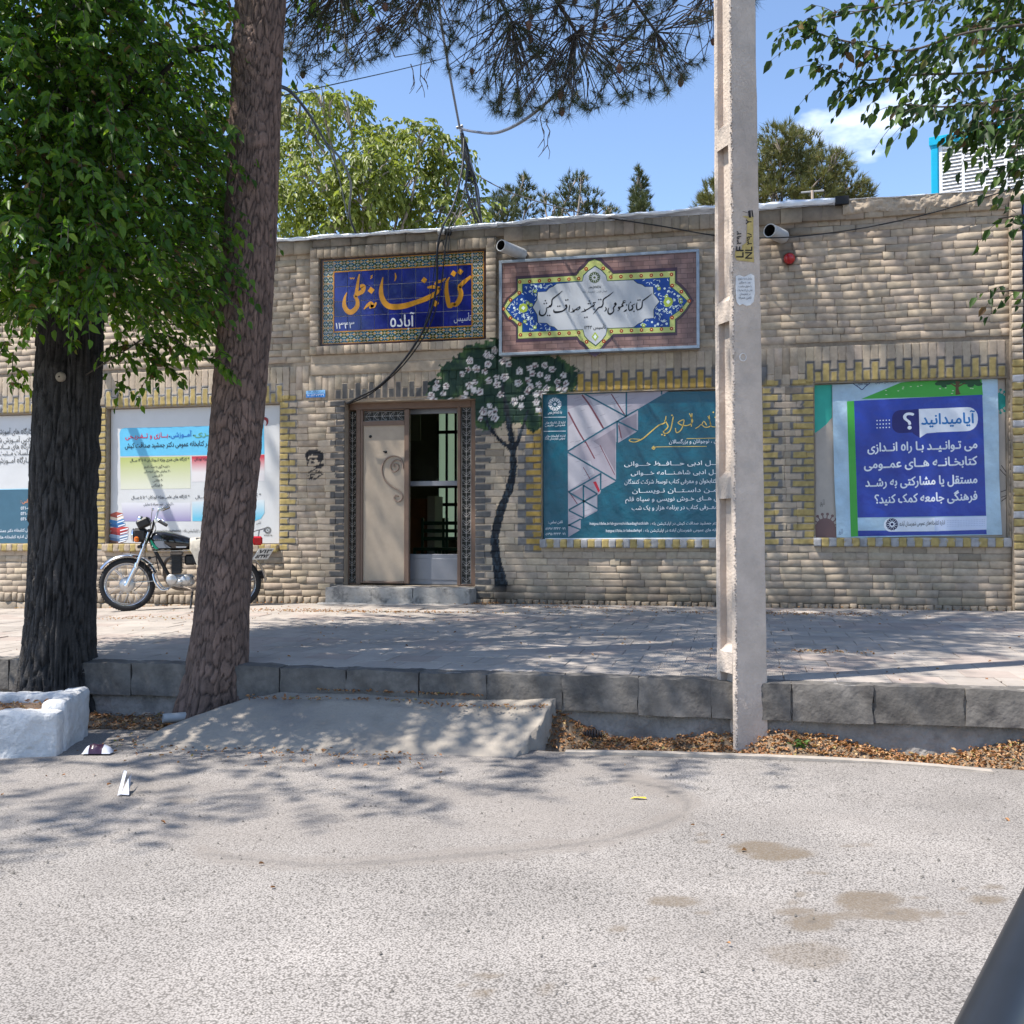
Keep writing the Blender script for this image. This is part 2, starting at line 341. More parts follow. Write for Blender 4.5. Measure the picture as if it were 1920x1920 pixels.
crack = np.clip(1.1-(dm+wob*3)/3.2, 0, .25)+.45*np.clip((vnoise(gx*60, gy*60, 9)-.93)/.05, 0, 1)+np.clip(.8*(vnoise(gx*4, gy*4, 12)-.55), 0, .3)*np.clip((PY*0+1470-PY)/70, 0, 1)
cols = np.stack([stain, np.clip(patch, 0, .9), np.clip(crack, 0, 1)], -1).reshape(-1, 3)
idx = np.arange(nx*ny).reshape(ny, nx)
Fq = np.stack([idx[:-1, :-1], idx[:-1, 1:], idx[1:, 1:], idx[1:, :-1]], -1).reshape(-1, 4)
rim0 = gz.copy(); rim0[0, :] = 0; rim0[:, 0] = 0; rim0[:, -1] = 0
# the fine sheet, its broken edge turned down into the gutter, and the rest of the carriageway butted against it
V = np.stack([gx, gy2, rim0], -1).reshape(-1, 3); lip = V[idx[-1]].copy(); lip[:, 2] = -.3; k0 = len(V)
lipi = np.arange(k0, k0+nx); V = np.vstack([V, lip]); cols = np.vstack([cols, np.zeros((nx, 3))])
Fq = np.vstack([Fq, np.stack([idx[-1, :-1], idx[-1, 1:], lipi[1:], lipi[:-1]], -1)])
far = []; 
for (a, b, c, d) in [(-60, 60, -40, RY0), (-60, RX0, RY0, RY1), (RX1, 60, RY0, RY1)]:
    k = len(V); V = np.vstack([V, [(a, c, 0), (b, c, 0), (b, d, 0), (a, d, 0)]]); cols = np.vstack([cols, np.zeros((4, 3))]); Fq = np.vstack([Fq, [[k, k+1, k+2, k+3]]])
mesh_np('road', V, Fq, M_road, kind='structure', cols=cols)
M_soil = mat('soil', (.16, .125, .095), .95, var=.35, vs=9, bump=.5, bs=60)
MB().add([(-600, -600, -.35), (600, -600, -.35), (600, 900, -.35), (-600, 900, -.35)], [(0, 1, 2, 3)]).build('ground', M_soil, kind='structure')
# ---- gutter bed
nx, ny = 240, 16; gx, gy = np.meshgrid(np.linspace(-12, 4.5, nx), np.linspace(5.5, 6.12, ny))
bed = -.10+.05*(vnoise(gx*3, gy*5)-.5)+.015*(vnoise(gx*25, gy*25, 3)-.5)+.05*np.clip((5.75-gy)/.2, 0, 1)
mound = np.where((gx > -1.3) & (gx < 2.6), (.15+.055*np.sin(gx*4.2+.8)+.11*np.clip((-.75-gx)/.4, 0, 1))*np.clip((gy-5.72)/.38, 0, 1)**1.3, 0)+np.where(gx < -3.3, .12*np.clip((gy-5.6)/.45, 0, 1), 0)
gz = bed+mound*np.where(gx > 1.35, np.clip(1.6-(gx-1.2)*1.2, 0, 1), 1)
idx = np.arange(nx*ny).reshape(ny, nx); Fq = np.stack([idx[:-1, :-1], idx[:-1, 1:], idx[1:, 1:], idx[1:, :-1]], -1).reshape(-1, 4)
mesh_np('gutter_bed', np.stack([gx, gy, gz], -1).reshape(-1, 3), Fq, mat('gutter_soil', (.17, .125, .085), .95, var=.4, vs=14, bump=.8, bs=70), kind='structure', smooth=True)
def bed_z(x, y, gz=gz.copy(), nx=nx, ny=ny):
    i = min(max((x+12)/16.5*(nx-1), 0), nx-1.01); j = min(max((y-5.5)/.62*(ny-1), 0), ny-1.01); return float(gz[int(j+.5), int(i+.5)])
# ---- kerb and its rough concrete footing
M_kerb = mat('kerb_stone', (.135, .122, .108), .85, var=.35, vs=7, bump=.6, bs=35, dirt=((.05, .047, .045), 4.0, .46, .7), rnd=.16)
M_foot = mat('rough_concrete', (.25, .228, .205), .92, var=.3, vs=6, bump=1.0, bs=28, dirt=((.11, .10, .092), 3.5, .5, .7), dist=.02)
nx, nz_ = 300, 8; fx, fz = np.meshgrid(np.linspace(-12, 4.5, nx), np.linspace(-.3, .175, nz_))
fy = 6.10-.02*np.clip((.1-fz)/.3, 0, 1)+.035*(vnoise(fx*5, fz*9)-.5)+.02*(vnoise(fx*17, fz*17, 4)-.5)
idx = np.arange(nx*nz_).reshape(nz_, nx); Fq = np.stack([idx[:-1, :-1], idx[:-1, 1:], idx[1:, 1:], idx[1:, :-1]], -1).reshape(-1, 4)
V = np.stack([fx, fy, fz], -1).reshape(-1, 3); k = len(V); V = np.vstack([V, [(x, 6.3, .172) for x in fx[-1]]])
Fq = np.vstack([Fq, np.stack([idx[-1, :-1], idx[-1, 1:], np.arange(k+1, k+nx), np.arange(k, k+nx-1)], -1)])
kerb = mesh_np('kerb', V, Fq, M_foot, kind='structure')
x = -11.9
joints = [atz(p, q, .37).x for p, q in ((190, 1255), (340, 1252), (529, 1250), (653, 1254), (791, 1257), (918, 1260), (1062, 1262), (1200, 1266), (1335, 1270), (1482, 1274), (1632, 1280), (1800, 1284), (1970, 1288))]
edges = [joints[0]-.46*k for k in range(17, 0, -1)]+joints+[joints[-1]+.47*k for k in range(1, 6)]
for a, b in zip(edges[:-1], edges[1:]):
    d = R(-.006, .006); h = R(-.005, .003)
    rough_block(a+R(-.001, .001), b-R(-.001, .001), 6.05+d, 6.205, .165+R(-.01, .01), .372+h, 'kerb_stone', M_kerb, kerb, .010, .022, None, .007)
MB().box(-12, 4.5, 6.075, 6.2, .16, .362).build('kerb_core', M_foot, kerb)
# ---- pavement slabs
M_pave = mat('paver', (.36, .315, .275), .85, var=.14, vs=3, bump=.3, bs=55, rnd=.07, dirt=((.22, .195, .175), 1.6, .5, .8))
M_paver = mat('red_paver', (.365, .30, .26), .85, var=.14, vs=3, bump=.3, bs=55, rnd=.07, dirt=((.28, .235, .205), 1.6, .42, .7))
def ribbed(m):
    n = m.node_tree.nodes; l = m.node_tree.links; g = n.new('ShaderNodeNewGeometry'); w = n.new('ShaderNodeTexWave'); w.inputs['Scale'].default_value = 26; w.wave_profile = 'SIN'; w.bands_direction = 'X'; w.inputs['Distortion'].default_value = .6
    w2 = n.new('ShaderNodeTexWave'); w2.inputs['Scale'].default_value = 26; w2.bands_direction = 'Y'; ad = n.new('ShaderNodeMath'); ad.operation = 'MAXIMUM'
    l.new(g.outputs['Position'], w.inputs[0]); l.new(g.outputs['Position'], w2.inputs[0]); l.new(w.outputs[1], ad.inputs[0]); l.new(w2.outputs[1], ad.inputs[1])
    bp = n.new('ShaderNodeBump'); bp.inputs['Strength'].default_value = .35; bp.inputs['Distance'].default_value = .006; l.new(ad.outputs[0], bp.inputs['Height'])
    old = [x for x in n if x.type == 'BUMP' and x is not bp][0]; l.new(bp.outputs[0], old.inputs['Normal'])
ribbed(M_pave); ribbed(M_paver)
q = MB(); xs = np.linspace(-12, 4.5, 34)
for a, b in zip(xs[:-1], xs[1:]):
    q.add([(a, 6.2, pave_z(a, 6.2)-.016), (b, 6.2, pave_z(b, 6.2)-.016), (b, 11.9, pave_z(b, 11.9)-.016), (a, 11.9, pave_z(a, 11.9)-.016)], [(0, 1, 2, 3)])
q.box(-12, 4.5, 6.2, 6.21, .0, .35)
pavement = q.build('pavement', mat('joint_sand', (.13, .115, .10), .95, var=.3, vs=20), kind='structure')
cells = []
S = .30
for j in range(18):
    y0 = 6.2+S*j; off = (j % 2)*.15
    for i in range(54):
        x0 = -11.9+S*i+off-.15
        if y0+S > 11.56: continue
        px, py = proj(x0+.15, y0+.15, .4); cells.append((x0, y0, -60 < px < 1980, (x0+.15)**2+(y0+.15)**2, i, j))
vis = sorted([c for c in cells if c[2]], key=lambda c: c[3]); near = set((c[4], c[5]) for c in vis[:300])
rest = MB()
for (x0, y0, v, d, i, j) in cells:
    g = .0008+abs(R(0, .0011)); h = R(-.0025, .0025); t1, t2 = R(-.002, .002), R(-.002, .002)
    cz = pave_z(x0+.15, y0+.15)
    if R(0, 1) < .03: h -= .010
    red = (3 <= j <= 4 and R(0, 1) < .55) or (R(0, 1) < .05) or (10 <= j <= 11 and R(0, 1) < .4)
    def slab(mb, mi):
        x1, y1 = x0+S, y0+S; zz = lambda x, y: pave_z(x, y)+h+t1*(x-x0-.15)/.15+t2*(y-y0-.15)/.15
        c = .0025; P = [(x0+g, y0+g), (x1-g, y0+g), (x1-g, y1-g), (x0+g, y1-g)]; Q = [(x0+g+c, y0+g+c), (x1-g-c, y0+g+c), (x1-g-c, y1-g-c), (x0+g+c, y1-g-c)]
        mb.add([(a, b, zz(a, b)) for a, b in Q]+[(a, b, zz(a, b)-c) for a, b in P]+[(a, b, cz-.03) for a, b in P],
               [(0, 1, 2, 3)]+[(k, k+4, (k+1) % 4+4, (k+1) % 4) for k in range(4)]+[(k+4, k+8, (k+1) % 4+8, (k+1) % 4+4) for k in range(4)], mi)
    if (i, j) in near: t = MB(); slab(t, 0); t.build('paver', M_paver if red else M_pave, pavement)
    else: slab(rest, 1 if red else 0)
rest.build('far_paving', [M_pave, M_paver], pavement, kind='stuff')
# ---- concrete crossing over the gutter
M_conc = mat('crossing_concrete', (.31, .27, .225), .88, var=.16, vs=5, bump=.5, bs=45, dirt=((.17, .155, .145), 2.5, .5, .75))
nu, nv = 120, 30; us = np.linspace(0, 1, nu); vs_ = np.linspace(0, 1, nv); U, W_ = np.meshgrid(us, vs_)
lx = np.interp(W_, [0, .35, .7, 1], [-3.42, -3.32, -3.05, -2.80]); rx = np.interp(W_, [0, .5, 1], [-1.19, -1.12, -1.07])
cx_ = lx+(rx-lx)*U; y_f = 5.22+.22*U+.06*(vnoise(U*9, U*0+1)-.5); cy_ = y_f+(6.10-y_f)*W_
prof = np.interp(W_, [0, .12, .55, .78, .8, 1], [-.012, .022, .135, .20, .20, .225])
cz_ = prof+.013*(vnoise(cx_*2.6, cy_*3, 7)-.5)*np.clip(W_*4, 0, 1)+.010*(vnoise(cx_*11, cy_*13, 8)-.5)*np.clip(W_*8, 0, 1)-.012*np.clip(1-np.abs(W_-.79-.03*np.sin(U*9))/.03, 0, 1)+.02*np.clip((U-.9)*6, 0, 1)*np.clip(W_*3, 0, 1)
cx_ = cx_+.03*(vnoise(W_*9, W_*0, 3)-.5)*(U > .99); cz_[0] = -.014
top = np.stack([cx_, cy_, cz_], -1).reshape(-1, 3); bot = top.copy(); bot[:, 2] = np.minimum(top[:, 2]-.02, -.13); bot[:, 2] = -.14
idx = np.arange(nu*nv).reshape(nv, nu); n0 = nu*nv; Fq = np.stack([idx[:-1, :-1], idx[:-1, 1:], idx[1:, 1:], idx[1:, :-1]], -1).reshape(-1, 4)
for e in (idx[:, -1], idx[::-1, 0]): Fq = np.vstack([Fq, np.stack([e[:-1], e[:-1]+n0, e[1:]+n0, e[1:]], -1)])
mesh_np('concrete_crossing', np.vstack([top, bot]), Fq, M_conc, kind='structure')
# thin pale concrete strip along the road edge beside the pole
q = MB(); P = spline([(-.95, 5.63), (-.5, 5.70), (.1, 5.745), (.6, 5.75), (1.0, 5.70), (1.25, 5.63)], 8)
for (a, b), (c, d) in zip(P[:-1], P[1:]):
    q.add([(a, b, .012), (c, d, .012), (c, d+.06, .013), (a, b+.06, .013), (a, b, -.02), (c, d, -.02), (c, d+.06, -.12), (a, b+.06, -.12)], [(0, 1, 2, 3), (4, 5, 1, 0), (3, 2, 6, 7)])
q.build('road_edge_strip', mat('edge_concrete', (.34, .30, .26), .9, var=.15, vs=12, bump=.4), kind='structure')
# ================================================================= LIBRARY BUILDING
lib = thing('library_building', 'low beige painted brick library with flat roof, yellow-edged window bays and brown double door', 'building', (-4, D, .3))
XL, XR = -11.6, 2.76
W0, W1, W2, W3 = (-10.3, -8.02, 1.09, 2.76), (-7.82, -5.46, 1.09, 2.80), (-2.21, .24, 1.155, 2.82), (.80, 2.735, 1.175, 2.845)
DOOR = (-4.62, -3.0, .60, 2.79); TILE = (-4.93, -2.87, 3.475, 4.53)
holes = [W0, W1, W2, W3, DOOR, TILE]
BASE = np.array([.41, .332, .25]); YEL = np.array([.39, .295, .115]); ORG = np.array([.39, .255, .065]); GRY = np.array([.13, .125, .122]); LGR = np.array([.34, .33, .33])
mural_blobs = [(838, 728, 36, 22), (868, 705, 46, 36), (905, 680, 48, 38), (950, 690, 60, 42), (1000, 695, 58, 40), (1040, 705, 42, 34), (1062, 712, 22, 24), (916, 778, 34, 30), (900, 760, 22, 26), (975, 760, 44, 34), (1000, 735, 40, 40), (940, 735, 60, 34), (1000, 790, 16, 20), (935, 655, 40, 18), (820, 738, 22, 12)]
mural_trunk = [([(940, 1098), (931, 1050), (928, 1005), (940, 955), (958, 905), (962, 860), (957, 812), (948, 760), (940, 720)], [24, 18, 16, 16, 14, 12, 10, 8, 5]), ([(957, 842), (938, 825), (918, 802), (908, 775)], [9, 8, 7, 5]), ([(961, 860), (975, 815), (990, 770)], [7, 6, 4])]
_z1 = [(1670,1140),(1600,1175),(1640,1195),(1445,1230),(1610,1262),(1430,1310),(1503,1303),(1578,1328),(1372,1348),(1755,1378),(1683,1378),(1615,1410),(1685,1443),(1147,1425),(1140,1472),(1230,1460),(1205,1525),(1440,1452),(1487,1423),(1483,1493),(1535,1512),(1408,1520),(1095,1543),(1108,1587),(1263,1583),(1390,1575),(1720,1535),(1620,1635),(1565,1690),(1672,1675),(1628,1705),(1668,1742),(1540,1750),(1890,1320),(1878,1430),(1910,1560),(1845,1598),(1905,1640),(1795,1260),(1745,1230),(1785,1205)]
roses = [(580+u/4.8, 420+v/4.8, 5.8+1.3*math.sin(i*2.3)) for i, (u, v) in enumerate(_z1)]
roses += [(1000+x/4, 680+y/4, 5.6) for x, y in ((140,50),(105,115),(225,95),(180,145),(243,155),(42,165),(97,192),(190,190),(235,200),(20,235),(22,295),(40,350),(-30,40),(-10,80),(10,20),(50,90),(-40,130),(-20,180),(-45,215),(60,230),(85,20))]
def seg_d(px, py, pts, w):
    best = np.full(px.shape, 9e9); P, Wd = smooth2(pts, w, 5)
    for i in range(len(P)-1):
        (ax, ay), (bx, by) = P[i], P[i+1]; t = np.clip(((px-ax)*(bx-ax)+(py-ay)*(by-ay))/((bx-ax)**2+(by-ay)**2+1e-9), 0, 1)
        best = np.minimum(best, np.hypot(px-ax-t*(bx-ax), py-ay-t*(by-ay))-(Wd[i]*(1-t)+Wd[i+1]*t)/2)
    return best
def px_of(x, z):
    zz = z-CZ; X = x*math.cos(YAW)+D*math.sin(YAW); Y = -x*math.sin(YAW)+D*math.cos(YAW); y2 = Y*math.cos(PIT)+zz*math.sin(PIT); z2 = -Y*math.sin(PIT)+zz*math.cos(PIT)
    return 960+F*X/y2, 960-F*z2/y2
def paint_mural(x, z, c):
    px, py = px_of(x, z)
    if px.max() < 785 or px.min() > 1095 or py.max() < 630: return c
    n1 = vnoise(px/5, py/5, 1); n2 = vnoise(px/14, py/9, 2); n3 = vnoise(px/2.2, py/7, 4)
    d = np.full(px.shape, 9.)
    for (cx, cy, rx, ry) in mural_blobs: d = np.minimum(d, np.sqrt(((px-cx)/rx)**2+((py-cy)/ry)**2))
    inn = d+(n1-.5)*.35 < 1.0
    dark = np.array([.012, .035, .026]); lt = np.array([.06, .115, .04]); g = np.clip((n2*.6+n3*.5-.42)*2.2, 0, 1)[:, None]*np.clip(1.4-np.abs(1-d)*2.2, .12, 1)[:, None]
    c = np.where(inn[:, None], dark*(1-g)+lt*g, c)
    for pts, w in mural_trunk:
        sd = seg_d(px, py, pts, w); tr = np.where(n3[:, None] > .62, np.array([.03, .045, .06]), np.array([.010, .014, .02])); c = np.where((sd < (n1-.5)*3)[:, None], tr, c)
    for (cx, cy, r) in roses:
        q = (np.abs(px-cx) < r+3) & (np.abs(py-cy) < r+3)
        if not q.any(): continue
        dx, dy = px-cx, py-cy; rr = np.hypot(dx, dy)*(1+.13*np.sin(5*np.arctan2(dy, dx)+cx)); m = rr < r; ring = (np.abs(rr-r*.48-r*.16*np.sin(3*np.arctan2(dy, dx))) < r*.10) | (rr < r*.16)
        c = np.where(m[:, None], np.where(ring[:, None], np.array([.16, .10, .11]), np.array([.58, .55, .54])), c)
    return c
stencil = [[(572, 851), (576, 845), (585, 842), (597, 844), (605, 849), (608, 855), (606, 862), (602, 866), (596, 866), (595, 856), (585, 853), (578, 855), (576, 860), (580, 862), (577, 867), (573, 861)],
           [(580, 858), (594, 857), (595, 860), (588, 863), (581, 861)], [(580, 866), (588, 865), (590, 868), (583, 869)], [(576, 866), (578, 868), (577, 876), (580, 877), (578, 878), (575, 874)], [(585, 876), (596, 872), (600, 867), (608, 871), (606, 876), (597, 879)], [(594, 861), (601, 858), (605, 860), (602, 866), (597, 866)]]
def paint_stencil(x, z, c):
    px, py = px_of(x, z)
    if px.max() < 570 or px.min() > 612 or py.max() < 838 or py.min() > 903: return c
    for P in stencil:
        ins = np.zeros(px.shape, bool)
        for (ax, ay), (bx, by) in zip(P, P[1:]+P[:1]): ins ^= ((ay > py) != (by > py)) & (px < (bx-ax)*(py-ay)/((by-ay) or 1e-9)+ax)
        c = np.where(ins[:, None], np.array([.018, .018, .022]), c)
    for pts in ([(579, 886), (585, 883), (590, 881), (594, 884)], [(578, 891), (588, 889), (598, 886), (604, 889)], [(580, 898), (585, 895), (590, 898), (598, 893), (603, 890)], [(597, 882), (601, 885)], [(582, 893), (584, 899)]):
        c = np.where((seg_d(px, py, pts, [2.4]*len(pts)) < 0)[:, None], np.array([.02, .02, .022]), c)
    return c
ROW = .0785
yrect, grect = [], []
def side_teeth(xe, z0, z1, sgn, col, long=.215, short=.10, gap=.045, k0=0):
    r = 0; z = ZR0
    while z < z1:
        if z+ROW > z0+.02:
            L = long if (r+k0) % 2 == 0 else short; a, b = sorted((xe, xe+sgn*L)); yrect.append((a-.002, b+.002, z+.006, z+ROW-.006, col))
            a, b = sorted((xe, xe+sgn*(L+gap))); grect.append((a, b, z-.006, z+ROW+.006, GRY*1.25))
        z += ROW; r += 1
ZR0 = .62-ROW*2
side_teeth(W3[0]-.012, 1.1, 2.86, -1, YEL, gap=.03); side_teeth(W2[1]+.012, 1.1, 2.84, 1, YEL, .16, .08); side_teeth(W2[0]-.012, 1.0, 2.62, -1, ORG, .17, .09, .1)
side_teeth(W1[1]+.012, 1.0, 2.84, 1, YEL, .2, .1, .02); side_teeth(W1[0]-.012, 1.0, 2.8, -1, YEL, .12, .12, .01); side_teeth(W0[1]+.012, 1.0, 2.78, 1, YEL, .1, .1, .01)
r = 0; z = ZR0
while z < 2.8:
    grect.append((DOOR[0]-(.18 if r % 2 else .115), DOOR[0], z+.004, z+ROW-.004, GRY*.75)); grect.append((DOOR[1], DOOR[1]+(.12 if r % 2 else .19), z+.004, z+ROW-.004, GRY*.85)); z += ROW; r += 1
def brick_arrays(x0, x1, z0, z1, yf, yb, col, res=None, c=.006, amp=.004, jit=.003):
    w, h = x1-x0, z1-z0
    n = 5 if res is None else max(4, int(w/res)+1); m = 4 if res is None else max(3, int(h/res)+1)
    if res is None and h > w: n, m = 4, 5
    xs = np.concatenate([[0], np.linspace(c*1.3, w-c*1.3, n-2), [w]])+x0; zs = np.concatenate([[0], np.linspace(c*1.3, h-c*1.3, m-2), [h]])+z0
    gx, gz = np.meshgrid(xs, zs); s = R(0, 99)
    out = np.zeros(gx.shape, bool); out[0] = out[-1] = True; out[:, 0] = out[:, -1] = True
    cor = np.zeros(gx.shape); cor[0, 0] = cor[0, -1] = cor[-1, 0] = cor[-1, -1] = 1
    fine = amp*.5*(vnoise(gx*13+s, gz*9)-.5)*2+amp*.35*(vnoise(gx*70+s, gz*70, 3)-.5); tilt = R(-.003, .003)*(gx-x0)/w+R(-.0012, .0012)*(gz-z0)/h
    gy = yf+fine+tilt+np.where(out, c+amp*.35*RNG.random(gx.shape), 0)
    jx = jit*(vnoise(gx*28+s*2, gz*40, 5)-.5)*2; jz = jit*.9*(vnoise(gx*8+s, gz*30+s*3, 6)-.5)*2
    V = np.stack([gx+jx-cor*np.sign(gx-x0-w/2)*.0015, gy, gz+jz-cor*np.sign(gz-z0-h/2)*.0015], -1).reshape(-1, 3)
    idx = np.arange(n*m).reshape(m, n); Fq = [np.stack([idx[:-1, :-1], idx[:-1, 1:], idx[1:, 1:], idx[1:, :-1]], -1).reshape(-1, 4)]
    ring = np.concatenate([idx[0, :-1], idx[:-1, -1], idx[-1, :0:-1], idx[:0:-1, 0]]); k = len(V)
    B = V[ring].copy(); B[:, 1] = yb; V = np.vstack([V, B]); q = np.arange(len(ring)); Fq.append(np.stack([ring, k+q, k+(q+1) % len(ring), ring[(q+1) % len(ring)]], -1))
    C = np.tile(col, (len(V), 1)); return V, np.vstack(Fq), C
def paint(V, C):
    x, z = V[:, 0], V[:, 2]
    for rects in (grect, yrect):
        for (a, b, c, d, col) in rects:
            if a > x.max() or b < x.min() or c > z.max() or d < z.min(): continue
            q = (x >= a) & (x <= b) & (z >= c) & (z <= d)
            wear = .8+.35*vnoise(x*35, z*35, 9); C = np.where(q[:, None], np.asarray(col)[None]*wear[:, None], C)
    C = paint_mural(x, z, C); C = paint_stencil(x, z, C)
    # soot, damp and dirt stains
    s = np.clip((.78+.25*(vnoise(x*5, z*2, 3)-.5)-z)/.3, 0, 1)*np.interp(x, [-9, -5, -2.95, -2.8, -.9, .3, 2.9], [.12, .25, .3, .95, .8, .55, .35])*(.55+.45*vnoise(x*9, z*9, 7))
    t = np.clip((z-4.48-.1*(vnoise(x*3, z*0, 8)-.5))/.2, 0, 1)*np.interp(x, [-9, -5.2, -5.0, -2.4, -2.0, .4, .6, 1.0, 1.4], [.3, .3, .75, .85, .45, .3, .8, .8, .1])*(.4+.6*vnoise(x*12, z*5, 11))
    for (cx, cz, wx, hz, k) in ((-2.62, 4.45, .16, .14, .8), (.52, 4.32, .16, .2, .85), (.5, 4.55, .3, .12, .8)):
        t = np.maximum(t, k*np.clip(1.3-np.hypot((x-cx)/wx, (z-cz)/hz)-.4*vnoise(x*20, z*20, 13), 0, 1))
    f = np.clip(1-.82*s-.8*t, .12, 1); return C*f[:, None]
def inter(a, b, rects):
    """parts of [a, b] left free by rects (x0, x1)"""
    seg = [(a, b)]
    for (c, d) in rects:
        seg = [q for (s, e) in seg for q in ((s, min(e, c)), (max(s, d), e)) if q[1]-q[0] > .012]
    return seg
bricks = []   # (x0,x1,z0,z1,yf,col,c,amp,jit,kind)
def relief(x, z):
    if z > 2.8 and -5.3 < x < .55: return .0055, .0010, .0014, .0020
    if z > 3.3 or x < -5.3: return .0125, .0016, .0050, .0060
    return (.0085 if -2.9 < x < 1.6 else .0095), .0011, .0028, .0042
def put(x0, x1, z0, z1, proud=0, j=.0035, tone=None, forcefine=False):
    dep, c, amp, jit = relief((x0+x1)/2, (z0+z1)/2); t = (1+R(-.09, .09))*(R(.68, .85) if R(0, 1) < .06 else 1) if tone is None else tone
    bricks.append((x0+j*.12+abs(R(-.0012, .0015)), x1-j*.12-abs(R(-.0012, .0015)), z0+j*.4+R(-.001, .001), z1-j*.4+R(-.001, .001), D+.012-dep-proud+R(-.0022, .0022), BASE*t*np.array([1, 1+R(-.015, .015), 1+R(-.03, .03)]), c, amp, jit, D+.012-proud*0))
# horizontal courses
z = ZR0; r = 0
while z < 4.60:
    zz = z+ROW
    if not (2.815 < z+ROW/2 < 3.25):
        bl = [(h[0]-(0), h[1]) for h in holes if h[2]-.09 < z+ROW/2 < h[3]+.02]
        if z+ROW/2 > 2.83: bl = [(-5.06, -2.74)] if z+ROW/2 > 2.85 else bl
        bl += [(a-.012, b+.012) for (a, b, c, d) in (W0, W1, W2, W3) if c-.09 < z+ROW/2 < d]
        for (a, b) in inter(XL, XR, bl):
            x = a; off = (r % 2)*.12
            first = True
            while x < b-.001:
                L = (.235 if R(0, 1) < .74 else .118)*R(.94, 1.06)
                if first and off: L = off*R(.9, 1.1)
                first = False
                if b-x-L < .07: L = b-x
                zj = R(-.0015, .0015); put(x, min(x+L, b), z+zj, zz+zj); x += L
    z = zz; r += 1
# soldier band over the window bays (long and short), and over the door
x = XL; i = 0
while x < XR-.05:
    w = .0835*R(.97, 1.03); w = min(w, XR-x); m = x+w/2
    win = [q for q in (W0, W1, W2, W3) if q[0]-.05 < m < q[1]+.05]
    if -5.06 < m < -2.74:
        if DOOR[0]-.15 < m < DOOR[1]+.15:
            h = (.20 if i % 2 else .125); put(x, x+w, 2.825, 2.825+h); grect.append((x+.006, x+w-.006, 2.83, 2.825+h-.004, GRY*.72)); put(x, x+w, 2.825+h, 3.15)
        else: put(x, x+w, 2.82, 3.12)
    else:
        z0 = (win[0][3] if win else 2.82)+.02
        h = (.205 if i % 2 else .115); put(x, x+w, z0, z0+h); put(x, x+w, z0+h, 3.245)
        if win:
            col = ORG if win[0] is W2 else YEL
            grect.append((x-.012, x+w+.012, z0, z0+h+.02, (GRY*1.2 if win[0] in (W2, W3) else GRY*2.2))); yrect.append((x+.012, x+w-.012, z0, z0+h-.012, col if (R(0, 1) < .99) else LGR))
    x += w; i += 1
# sill courses
for q in (W0, W1, W2, W3):
    x = q[0]-.02; i = 0
    while x < q[1]-.02:
        w = min(.079*R(.97, 1.03), q[1]+.02-x); put(x, x+w, q[2]-.098, q[2]-.004, proud=.045)
        yrect.append((x, x+w, q[2]-.1, q[2], (YEL if i % 2 else (LGR if q in (W2, W3) else BASE)))); x += w; i += 1
# portal round the tile sign: soldier courses, stacked headers; plain render below
for (za, zb) in ((4.535, 4.66), (3.37, 3.47)):
    x = -5.05
    while x < -2.76:
        w = min(.088, -2.745-x); put(x, x+w, za, zb, proud=.05); x += w
z = 3.47
while z < 4.52:
    put(-5.05, -4.94, z, z+.0785, proud=.05); put(-2.86, -2.745, z, z+.0785, proud=.05); z += .0785
for (a, b, c, d) in ((-5.05, -2.745, 3.26, 3.37), (-5.05, -3.9, 3.13, 3.26), (-3.9, -2.745, 3.13, 3.26)): bricks.append((a, b, c, d, D-.004, BASE*1.0, .003, .003, .001, D+.012))
# top course and rough bottom courses
x = XL
while x < XR:
    w = min((.105 if -2.4 < x < -.3 else .22)*R(.85, 1.15), XR-x); put(x, x+w, 4.665 if -5.06 < x < -2.74 else 4.60, 4.765, proud=.03+R(0, .012)); x += w
for (za, zb, lw) in ((.345, ZR0, .2), (.12, .345, .42)):
    for (a, b) in inter(XL, XR, [(-4.74, -2.98)]):
        x = a
        while x < b-.001:
            w = min((.085 if za > .3 else lw)*R(.8, 1.2), b-x)
            if w < .02: break
            dep, c, amp, jit = .03, .012, .014, .010; bricks.append((x+.003, x+w-.003, za+.004, zb-.004, D-.03+R(-.012, .012), BASE*R(.75, .95), c, amp, jit, D+.012)); x += w
# right-hand pier
z = .35; i = 0
PIER = (2.765, 2.875)
while z < 4.74:
    bricks.append((PIER[0]+.003, PIER[1]-.002, z+.004, z+ROW-.003, D-.085+R(-.003, .003), BASE*R(.95, 1.1), .006, .006, .005, D-.06))
    if 1.0 < z < 2.95: yrect.append((PIER[0], PIER[1]+.01, z, z+ROW, [YEL, LGR*1.3, BASE*1.2][i % 3] if i % 2 else YEL))
    z += ROW; i += 1
M_brick = mat('painted_brick', rough=.88, attr='Col', var=.16, vs=16, vd=7, bump=.5, bs=110, dist=.002)
M_mortar = mat('mortar', rough=.95, attr='Col', var=.2, vs=14, bump=.8, bs=60)
